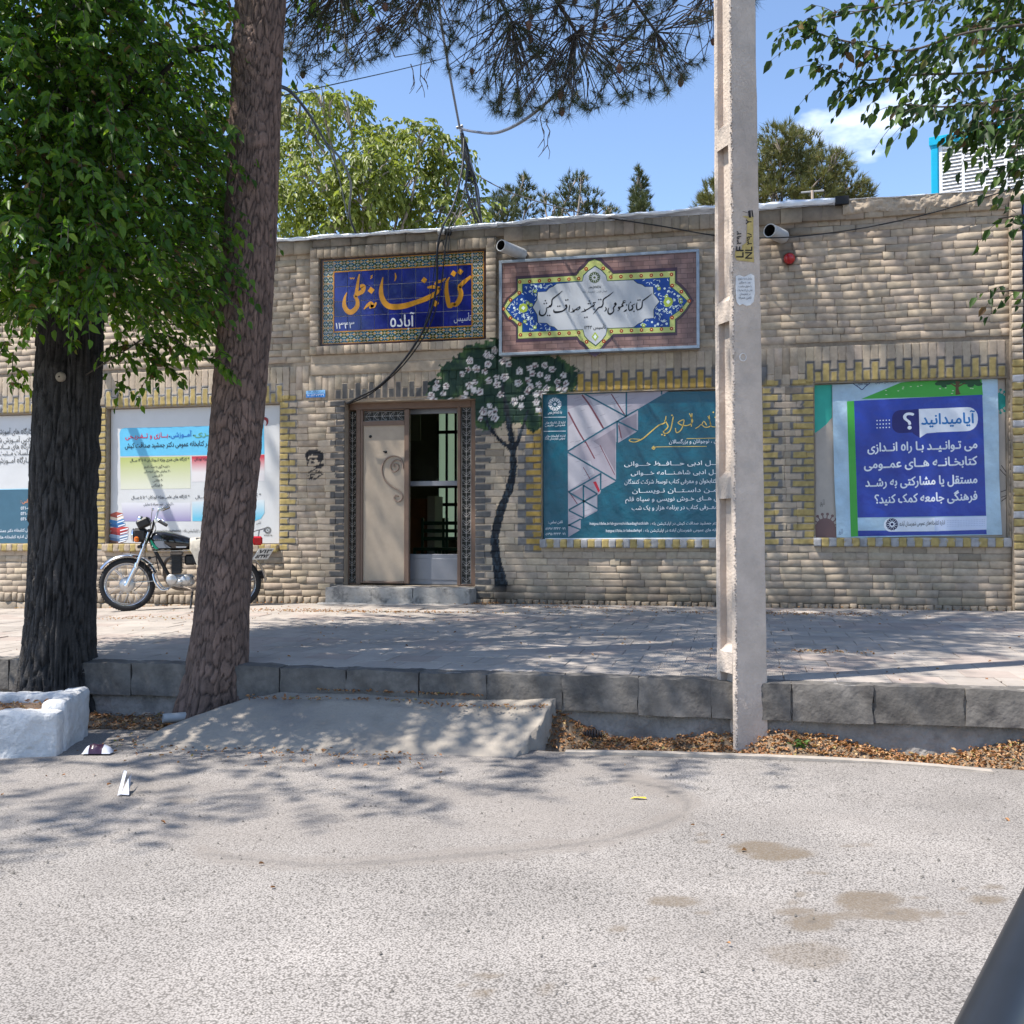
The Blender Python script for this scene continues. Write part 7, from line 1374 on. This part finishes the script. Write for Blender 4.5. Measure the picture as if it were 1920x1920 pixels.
# small weed at the road edge
p = atz(1500, 1408, .0); G = []
for k in range(46): a = R(0, 6.28); r = R(0, .05); G.append((p.x+r*math.cos(a), p.y+r*math.sin(a)*.6, p.z+R(.01, .055)))
G = np.array(G); A = np.stack([RNG.normal(0, 1, 46), RNG.normal(0, 1, 46), RNG.uniform(.1, 1.2, 46)], -1); M_weed = leaf_mat('weed_leaf', [(0, (.05, .11, .02)), (1, (.10, .18, .03))], .35)
wd_ = thing('weed', 'small green weed at the road edge right of the concrete pole', 'plant', tuple(p)); gg = leaf_geo(G, A, np.tile([0, -.3, 1.0], (46, 1))+RNG.normal(0, .3, (46, 3)), RNG.uniform(.018, .036, 46)); mesh_np('foliage', gg.reshape(-1, 3), (np.arange(46)[:, None, None]*6+np.array(LEAF_F)[None]).reshape(-1, 4), M_weed, parent=wd_)
V, Fq = tubes_np([np.array([(p.x, p.y, -.03), tuple(g)]) for g in G[::3]], .0018, .001, 3); mesh_np('stem', V, Fq, M_weed, parent=wd_)
# fallen leaves
pts = []
def drop(n, f):
    for _ in range(n): pts.append(f())
drop(6500, lambda: (lambda x, y: (x, y, bed_z(x, y)+R(.002, .022)))(R(-1.15, 2.3) if R(0, 1) < .9 else R(-1.15, 4), min(6.08, 6.08-abs(random.gauss(0, .17))))); drop(1500, lambda: (lambda x, y: (x, y, bed_z(x, y)+R(.002, .015)))(R(-4.2, -3.3), R(5.55, 6.08))); drop(500, lambda: (lambda x, y: (x, y, bed_z(x, y)+R(.002, .015)))(R(-8, -4.5), R(5.6, 6.08)))
pv = lambda x, y: (x, y, pave_z(x, y)+R(.003, .010))
for (px, py, sx, sy, n) in ((1500, 1153, .45, .10, 260), (1250, 1150, .5, .08, 90), (1540, 1216, .22, .05, 90), (560, 1142, .5, .12, 260), (905, 1134, .22, .08, 140), (750, 1147, .7, .05, 320), (1090, 1142, .4, .06, 100), (240, 1152, .5, .1, 120)): c = atz(px, py, .41); drop(n, lambda: pv(c.x+random.gauss(0, sx), min(11.45, c.y+random.gauss(0, sy))))
drop(500, lambda: pv(R(-9, 2.7), 11.44-abs(random.gauss(0, .12)))); drop(260, lambda: pv(R(-6, 2.7), R(6.3, 11.3)))
drop(200, lambda: (lambda x: (x, 5.90+.04*math.sin(x*5)+random.gauss(0, .035), .212))(R(-3.0, -1.1))); drop(160, lambda: (R(-2.6, -1.5), 6.04+random.gauss(0, .012), .245)); drop(230, lambda: (R(-3.6, -1.6), 5.30+random.gauss(0, .17), .012)); drop(26, lambda: (R(-4, 2), R(3.0, 5.5), .010))
drop(260, lambda: (lambda v: (v.x, v.y, v.z))(c1+e1*R(.15, 1.3)+e2*R(.14, .5)+Vector((0, 0, .235))))
pts = np.array(pts); n = len(pts); A = RNG.normal(0, 1, (n, 3)); A[:, 2] *= .25; N = np.array([0, 0, 1.0])+RNG.normal(0, .35, (n, 3)); G = leaf_geo(pts, A, N, RNG.uniform(.010, .029, n), .6, .2, .25)
M_fall = leaf_mat('fallen_leaf', [(0, (.18, .08, .035)), (.35, (.33, .155, .07)), (.7, (.45, .24, .115)), (.92, (.54, .35, .19)), (1, (.20, .20, .06))], .15, .7)
props(mesh_np('fallen_leaves', G.reshape(-1, 3), (np.arange(n)[:, None, None]*6+np.array(LEAF_F)[None]).reshape(-1, 4), M_fall), kind='stuff')
# grit on the asphalt
n = 900; P = np.stack([RNG.uniform(-5, 2.5, n), RNG.uniform(2.2, 5.7, n), np.full(n, .004)], -1); s = RNG.uniform(.0025, .0075, n)[:, None]; tet = np.array([(1, 0, -.4), (-.6, .9, -.4), (-.6, -.9, -.4), (0, 0, .9)]); V = (P[:, None]+tet[None]*s[:, None]).reshape(-1, 3); Fq = (np.arange(n)[:, None, None]*4+np.array([(0, 1, 3), (1, 2, 3), (2, 0, 3)])[None]).reshape(-1, 3)
props(mesh_np('gravel', V, Fq, mat('grit', (.12, .11, .10), .9)), kind='stuff')
# the car the photograph is taken from: sloping window frame and door below it
car = thing('parked_car', 'black window frame of the car by the camera, lower right corner', 'car', (.6, .7, 0))
def atd(px, py, d): r = Vector(ray(px, py)); return Vector((0, 0, CZ))+r*d
A0, A1 = atd(1838, 1990, .62), atd(1972, 1690, .80); dv = (A1-A0); a_, b_ = A0-dv*.35, A0+dv*5.0
M_car = mat('black_car_paint', (.016, .018, .022), .38, coat=.08, var=.1, vs=20); M_rubs = mat('rubber_seal', (.010, .010, .010), .7)
q = MB(); q.tube([a_+(b_-a_)*k/12 for k in range(13)], .021, 14); q.build('window_frame', M_car, car)
off = Vector((.026, .004, -.012)); q = MB(); q.tube([a_+off+(b_-a_)*k/12 for k in range(13)], .016, 10); q.build('window_seal', M_rubs, car)
q = MB(); q.cbox(a_.x-.02, a_.x+.9, a_.y-.02, a_.y+.05, .25, a_.z+.0, .02); q.build('door', M_car, car)
# ================================================================= MOTORCYCLE (its front turned a little out from the wall)
th = math.radians(26); O = aty(238.7, 1099, 10.42); bdir = Vector((math.cos(th), math.sin(th), 0)); bnr = Vector((math.sin(th), -math.cos(th), 0)); RW = .300
gnd = pave_z(O.x, O.y)+.001; O = Vector((O.x, O.y, gnd+RW))
bike = thing('motorcycle', 'black motorcycle with chrome fender and beige seat cover, parked behind the pine trunk', 'motorcycle', (O.x, O.y, gnd))
def bk(u, v):
    """enlarged-photo point to the upright plane of the bike: (along, up) from the front axle"""
    r = Vector(ray(160+u/5.333, 920+v/5.333)); t_ = (O-Vector((0, 0, CZ))).dot(bnr)/r.dot(bnr); p = Vector((0, 0, CZ))+r*t_; return ((p-O).dot(bdir), p.z-O.z)
def bp(u, v, lat=0): a, h = bk(u, v); return (a, lat, h)          # bike axes: along, towards the camera, up
def bb(q, name, m, parent=None, smooth=None):
    """bike axes to the world"""
    q.v = [tuple(O+bdir*v[0]+bnr*v[1]+Vector((0, 0, v[2]))) for v in q.v]; return q.build(name, m, parent or bike, smooth=smooth)
M_chr = mat('chrome', (.66, .67, .69), .16, metal=1.0, var=.08, vs=15); M_alum = mat('engine_aluminium', (.50, .50, .50), .38, metal=.7, var=.15, vs=18, dirt=((.16, .12, .09), 14, .6, .75)); M_tyre = mat('tyre_rubber', (.018, .018, .02), .8, bump=.4, bs=90); M_blk = mat('black_enamel', (.008, .008, .010), .14, coat=.7); M_dul = mat('black_plastic', (.018, .018, .02), .5); M_rust = mat('dusty_steel', (.22, .18, .15), .5, metal=.6, var=.3, vs=25)
def wheel(cx, r, label=None, drum=.085):
    w = part_empty('wheel', bike, tuple(O+bdir*cx)); c = (cx, 0, 0)
    prof = [(r-.062, -.030), (r-.050, -.041), (r-.022, -.043), (r-.006, -.030), (r, 0), (r-.006, .030), (r-.022, .043), (r-.050, .041), (r-.062, .030)]
    q = MB(); q.lathe(c, prof, 'y', 48); 
    for k in range(64):
        a = 2*math.pi*k/64; q.box(-.0075, .0075, -.034, .034, -.004, .005); n_ = len(q.v)-8
        for j in range(8): x, y, z = q.v[n_+j]; q.v[n_+j] = (cx+(r-.003+z)*math.cos(a)-x*math.sin(a), y+.003*(1 if k % 2 else -1), (r-.003+z)*math.sin(a)+x*math.cos(a))
    bb(q, 'tyre', M_tyre, w)
    q = MB(); q.lathe(c, [(r-.060, -.033), (r-.052, -.036), (r-.056, -.026), (r-.078, -.016), (r-.084, 0), (r-.078, .016), (r-.056, .026), (r-.052, .036), (r-.060, .033), (r-.07, .02), (r-.075, 0), (r-.07, -.02)], 'y', 48, close=True); bb(q, 'rim', M_chr, w)
    q = MB(); q.lathe(c, [(.012, -.075), (.03, -.06), (drum*.55, -.055), (drum, -.035), (drum, .03), (drum*.93, .045), (drum*.6, .05), (.03, .055), (.02, .085), (.001, .086)], 'y', 28); bb(q, 'hub', M_alum, w)
    q = MB()
    for k in range(36):
        a = 2*math.pi*k/36; s = 1 if k % 2 else -1; a2 = a+(.42 if (k//2) % 2 else -.42); q.tube([(cx+drum*.9*math.cos(a2), .028*s, drum*.9*math.sin(a2)), (cx+(r-.078)*math.cos(a), .006*s, (r-.078)*math.sin(a))], .0019, 4)
    bb(q, 'spokes', M_chr, w); return w
wheel(0, RW); ra, rh = bk(1490, 962); wheel(ra, RW, drum=.075)
# front fender, fork, lamp
q = MB(); n = 26; a0, a1 = math.radians(22), math.radians(147); rf = RW+.032; prof = [(-.062, -.012), (-.05, .004), (0, .018), (.05, .004), (.062, -.012)]; vs = []
for i in range(n+1):
    a = a0+(a1-a0)*i/n
    for (l, d) in prof: vs.append(((rf+d)*math.cos(a), l, (rf+d)*math.sin(a)))
q.add(vs, [(i*5+k, i*5+k+1, i*5+6+k, i*5+5+k) for i in range(n) for k in range(4)], 0, True); bb(q, 'front_fender', M_chr, smooth=True)
q = MB()
for s in (-1, 1): q.tube([bp(300, 790, .075*s), (-.03, .07*s, .06)], .006, 6); q.tube([bp(690, 900, .075*s), (.06, .07*s, .02)], .005, 6)
bb(q, 'fender_stay', M_chr)
for s in (-1, 1):
    fk = MB(); fk.tube([(0, .085*s, -.01), bp(505, 770, .085*s)], [.026, .022], 12); fk.lathe((0, .085*s, -.01), [(.001, -.02), (.026, -.016), (.026, .016), (.001, .02)], 'y', 12); fk.tube([bp(505, 790, .085*s), bp(645, 405, .085*s)], .0165, 12); fk.tube([bp(515, 760, .085*s), bp(525, 720, .085*s)], .025, 12); bb(fk, 'fork_leg', M_chr)
q = MB(); q.tube([bp(548, 560, -.11), bp(548, 560, .11)], .02, 10); q.tube([bp(645, 400, -.11), bp(645, 400, .11)], .02, 10); q.tube([bp(560, 570, 0), bp(655, 395, 0)], .03, 10); bb(q, 'fork_yoke', M_dul)
hl = part_empty('headlight', bike, tuple(O+bdir*bk(520, 440)[0])); a, h = bk(530, 440)
q = MB(); q.cbox(a-.055, a+.10, -.085, .085, h-.085, h+.075, .03); bb(q, 'housing', M_dul, hl); q = MB(); q.lathe((a-.062, 0, h-.005), [(.001, -.018), (.05, -.012), (.075, .0), (.08, .012)], 'x', 20); bb(q, 'lens', M_chr, hl)
q = MB(); a2, h2 = bk(585, 325); q.cbox(a2-.07, a2+.075, -.10, .10, h2-.05, h2+.055, .02)
ca_, sa = math.cos(.45), math.sin(.45); q.v = [(a2+(x-a2)*ca_-(z-h2)*sa, y, h2+(x-a2)*sa+(z-h2)*ca_) for x, y, z in q.v]; bb(q, 'instrument_case', M_dul)
for s in (-.05, .05): q = MB(); a3, h3 = bk(548, 290); q.lathe((a3, s, h3), [(.001, -.02), (.034, -.018), (.042, .0), (.042, .02)], 'x', 16); bb(q, 'dial', M_chr)
for s in (-1, 1): q = MB(); a3, h3 = bk(528, 487); q.cbox(a3-.028, a3+.022, .115*s-.035, .115*s+.035, h3-.032, h3+.032, .014); bb(q, 'turn_signal', mat('orange_lens', (.62, .14, .01), .2, coat=.5))
# handlebar with grips, levers
for s, pts, g in ((1, [(668, 395, .03), (690, 345, .12), (715, 300, .26), (760, 300, .33), (842, 348, .37)], (765, 305, 845, 350)), (-1, [(668, 395, -.03), (690, 300, -.10), (710, 200, -.22), (745, 182, -.30), (805, 155, -.36)], (745, 182, 808, 154))):
    q = MB(); q.tube(spline([bp(*p) for p in pts], 5), .0125, 10); bb(q, 'handlebar', M_chr)
    q = MB(); q.tube([bp(g[0], g[1], .335*s), bp(g[2], g[3], .372*s)], .019, 12); bb(q, 'grip', M_dul)
    q = MB(); q.tube([bp(g[0]-20, g[1]+6, .31*s), bp(g[0]+10, g[1]-28, .33*s), bp(g[2]-20, g[3]-30, .36*s)], .006, 6); q.cbox(*(lambda p: (p[0]-.025, p[0]+.025, p[1]-.03, p[1]+.03, p[2]-.02, p[2]+.028))(bp(g[0]-22, g[1], .30*s)), .008); bb(q, 'lever', M_chr)
q = MB(); q.tube(spline([bp(650, 190, -.2), bp(648, 260, -.12), bp(645, 380, -.05)], 4), .004, 5); q.tube(spline([bp(612, 420, .1), bp(608, 620, .11), bp(600, 800, .1), bp(575, 920, .07), bp(490, 1000, .06)], 5), .004, 5); q.tube(spline([bp(700, 310, .2), bp(715, 380, .1), bp(690, 430, .08)], 4), .004, 5); bb(q, 'control_cable', M_dul)
q = MB(); q.tube([bp(648, 185, -.21), bp(662, 180, -.22)], .014, 8); bb(q, 'mirror_mount', M_chr)
# tank: sections along the bike
tank = [(655, 470, 560, .05), (672, 425, 585, .095), (720, 405, 600, .125), (800, 405, 600, .135), (900, 420, 598, .13), (990, 448, 594, .115), (1060, 474, 588, .085), (1085, 490, 575, .05)]
q = MB(); vs = []; K_ = 14
for (u, v0, v1, w) in tank:
    a, h0 = bk(u, v0); _, h1 = bk(u, v1)
    for k in range(K_): t_ = 2*math.pi*k/K_; c, s = math.cos(t_), math.sin(t_); vs.append((a, w*math.copysign(abs(c)**.7, c), (h0+h1)/2+(h0-h1)/2*math.copysign(abs(s)**.8, s)))
m_ = len(tank); q.add(vs, [(i*K_+k, i*K_+(k+1) % K_, (i+1)*K_+(k+1) % K_, (i+1)*K_+k) for i in range(m_-1) for k in range(K_)]+[tuple(range(K_))[::-1], tuple(range((m_-1)*K_, m_*K_))], 0, True); bb(q, 'fuel_tank', M_blk, smooth=True)
def decal(name, pts, h, lat=.1365):
    q = MB(); n = len(pts); q.add([bp(u, v, lat-.0) for u, v in pts]+[bp(u, v, lat-.03) for u, v in pts], [tuple(range(n)), tuple(range(n, 2*n))[::-1]]+[(i, n+i, n+(i+1) % n, (i+1) % n) for i in range(n)]); bb(q, name, ink(h, .3))
decal('tank_stripe', [(662, 505), (668, 490), (700, 535), (745, 582), (712, 584), (680, 552)], '#0f8f6e', .13); decal('tank_stripe', [(695, 505), (795, 502), (800, 520), (820, 560), (850, 570), (745, 574), (715, 545)], '#8a8d94'); decal('tank_stripe', [(790, 520), (850, 560), (870, 572), (820, 570)], '#8a8d94'); decal('tank_badge', [(915, 556), (1018, 556), (1015, 568), (918, 569)], '#b9babd', .128)
for k in range(5): decal('tank_lettering', [(702+k*19, 480), (715+k*19, 479), (713+k*19, 494), (701+k*19, 495)], '#6a6d74', .134)
q = MB(); q.tube([bp(690, 602, .11), bp(1050, 598, .09)], .006, 6); bb(q, 'tank_trim', M_chr)
# seat with its cloth cover
q = MB(); a0_, h0_ = bk(1090, 500); a1_, h1_ = bk(1660, 470); q.cbox(a0_, a1_, -.12, .12, h0_-.05, h0_+.035, .03); bb(q, 'seat', M_dul)
q = MB(); sect = [(1050, 590, 478, .10), (1085, 640, 478, .125), (1125, 745, 472, .135), (1170, 690, 468, .14), (1300, 600, 470, .14), (1420, 610, 462, .14), (1560, 600, 452, .14), (1640, 590, 455, .13)]; vs = []
for i, (u, vb, vt, w) in enumerate(sect):
    a, hb = bk(u, vb); _, ht = bk(u, vt)
    for (l, h) in ((-w-.012, hb), (-w, ht-.03), (-w*.6, ht), (0, ht+.008), (w*.6, ht), (w, ht-.03), (w+.008*(1 if i % 2 else -1), (hb+ht)/2), (w+.014, hb)): vs.append((a, l, h))
q.add(vs, [(i*8+k, i*8+k+1, i*8+9+k, i*8+8+k) for i in range(len(sect)-1) for k in range(7)], 0, True); bb(q, 'seat_cover', mat('beige_cloth', (.46, .42, .36), .9, var=.1, bump=.5, bs=30), smooth=True)
# frame, engine, exhaust
q = MB(); 
for s in (-.0, ): q.tube([bp(640, 470), bp(690, 590), bp(835, 850), bp(860, 960)], .021, 10); q.tube([bp(650, 500), bp(1100, 560), bp(1500, 600)], .02, 10); q.tube([bp(1140, 560, .09), bp(1200, 960, .09), bp(1490, 965, .09)], .018, 8); q.tube([bp(1490, 965, .1), bp(1560, 620, .13)], .022, 8); q.tube([bp(1490, 965, -.1), bp(1560, 620, -.13)], .022, 8)
bb(q, 'frame', M_dul)
q = MB(); q.tube(spline([bp(690, 830, .13), bp(715, 910, .16), bp(770, 980, .16), bp(830, 980, .15), bp(860, 955, .1)], 5), .013, 8); q.tube(spline([bp(690, 830, -.13), bp(715, 910, -.16), bp(770, 980, -.16), bp(830, 980, -.15), bp(860, 955, -.1)], 5), .013, 8); q.tube([bp(690, 830, -.13), bp(690, 830, .13)], .012, 8); bb(q, 'crash_bar', M_chr)
q = MB()
for v in (672, 742, 815): q.tube([bp(650, v, .06), bp(722, v-16, .06)], .006, 6); q.lathe(bp(648, v, .06), [(.001, -.018), (.018, -.012), (.02, 0), (.018, .012), (.001, .018)], 'x', 10)
q.tube([bp(712, 660, .06), bp(742, 800, .06)], .007, 6); bb(q, 'horn_bracket', M_dul)
q = MB()
for k in range(11): a, h = bk(915, 800-k*16); w_ = .075-.002*abs(k-5); q.cbox(a-w_, a+w_, -.08, .08, h-.0035, h+.0035, .002)
a, h = bk(915, 725); q.cbox(a-.055, a+.055, -.06, .06, h-.12, h+.13, .01); bb(q, 'cylinder', mat('cylinder_fins', (.055, .055, .058), .5, metal=.5, var=.2))
q = MB(); a, h = bk(915, 630); q.cbox(a-.07, a+.07, -.075, .075, h-.02, h+.028, .012); bb(q, 'cylinder_head', M_rust)
q = MB(); a0_, h0_ = bk(820, 955); a1_, h1_ = bk(1095, 835); q.cbox(a0_, a1_, -.10, .10, h0_, h1_, .03); bb(q, 'crankcase', M_alum)
for (u, v, r, l) in ((872, 885, .062, .125), (1010, 890, .06, .13), (955, 905, .028, .14)): q = MB(); a, h = bk(u, v); q.lathe((a, 0, h), [(r*1.05, .09), (r, l-.012), (r*.85, l), (.001, l+.004)], 'y', 22); bb(q, 'engine_cover', M_alum)
q = MB(); a, h = bk(1040, 690); q.cbox(a-.05, a+.07, -.05, .06, h-.06, h+.06, .02); a, h = bk(1130, 660); q.cbox(a-.06, a+.09, -.11, .11, h-.09, h+.09, .03); bb(q, 'carburettor', M_dul)
q = MB(); q.tube(spline([bp(860, 660, -.06), bp(790, 720, -.1), bp(790, 880, -.11), bp(900, 985, -.13), bp(1200, 985, -.15)], 6), .018, 10); bb(q, 'exhaust_pipe', M_rust)
q = MB(); q.tube([bp(1150, 985, -.15), bp(1300, 960, -.16), bp(1740, 845, -.17)], [.022, .045, .05], 14); bb(q, 'muffler', M_chr); q = MB(); q.tube([bp(1725, 848, -.17), bp(1788, 838, -.17)], .054, 14); bb(q, 'muffler_cap', M_dul)
q = MB(); q.tube([bp(960, 950, .12), bp(1090, 990, .17), bp(1100, 975, .17)], .012, 8); q.tube([bp(1070, 985, .16), bp(1090, 985, .24)], .016, 8); q.tube([bp(1095, 870, .1), bp(1115, 890, .2)], .014, 8); bb(q, 'foot_peg', M_rust)
q = MB(); q.tube([bp(1080, 990, .1), bp(1060, 1190, .2)], .012, 8); bb(q, 'side_stand', M_dul)
# tail
q = MB(); n = 22; a0, a1 = math.radians(2), math.radians(150); vs = []
for i in range(n+1):
    a = a0+(a1-a0)*i/n
    for (l, d) in prof: vs.append((ra+(rf+.02+d)*math.cos(a), l*1.25, rh*0+(rf+.02+d)*math.sin(a)))
q.add(vs, [(i*5+k, i*5+k+1, i*5+6+k, i*5+5+k) for i in range(n) for k in range(4)], 0, True); bb(q, 'rear_fender', M_chr, smooth=True)
q = MB(); a0_, h0_ = bk(1670, 545); a1_, h1_ = bk(1772, 455); q.cbox(a0_, a1_, -.07, .07, h0_, h1_, .02); bb(q, 'tail_light', mat('red_lens', (.42, .008, .012), .2, coat=.5))
q = MB(); 
for s in (-1, 1): q.tube([bp(1560, 470, .12*s), bp(1700, 400, .12*s), bp(1795, 378, .1*s), bp(1785, 410, .1*s)], .010, 6); q.tube([bp(1740, 395, .1*s), bp(1730, 455, .1*s)], .009, 6)
q.tube([bp(1795, 378, -.1), bp(1795, 378, .1)], .010, 6); bb(q, 'luggage_rack', mat('grey_rack', (.28, .28, .30), .5))
a, h = bk(1762, 632); npq = part_empty('number_plate', bike, tuple(O)); q = MB(); q.cbox(-.006, .006, -.11, .11, -.075, .075, .003)
def tilt(vs): return [tuple((a+.03+x*math.cos(.55)-z*math.sin(-.55), .02+y, h-.0+x*math.sin(-.55)*-1*0+z*math.cos(.55)*1-x*.5)) for x, y, z in vs]
rotv = lambda x, y, z: (a+.0+x*.82+z*-.57*-1+ .0, y*.9, h+z*.82-x*.57)
def plate_xf(x, y, z):
    yy = math.radians(52); x2, y2 = x*math.cos(yy)-y*math.sin(yy), x*math.sin(yy)+y*math.cos(yy); tl_ = -.55; return (a+.02+x2-z*math.sin(tl_), .05+y2, h+z*math.cos(tl_))
q.v = [plate_xf(-x, y, z) for x, y, z in q.v]; bb(q, 'plate', mat('plate_white', (.62, .63, .62), .4), npq)
q = MB()
for (s, z0) in (('۷۱۳', .008), ('۵۳۴۷۲', -.058)):
    vs, fs, w = glyphs(shape(s), 0)
    for k, dx in enumerate((0, .004, -.004)): q.add([plate_xf(.0068+.0002*k, -(.085-(v[0]/w*.17))*-1+dx, z0+v[1]*.075) for v in vs], fs)
bb(q, 'plate_lettering', ink('#20222a', .5), npq)
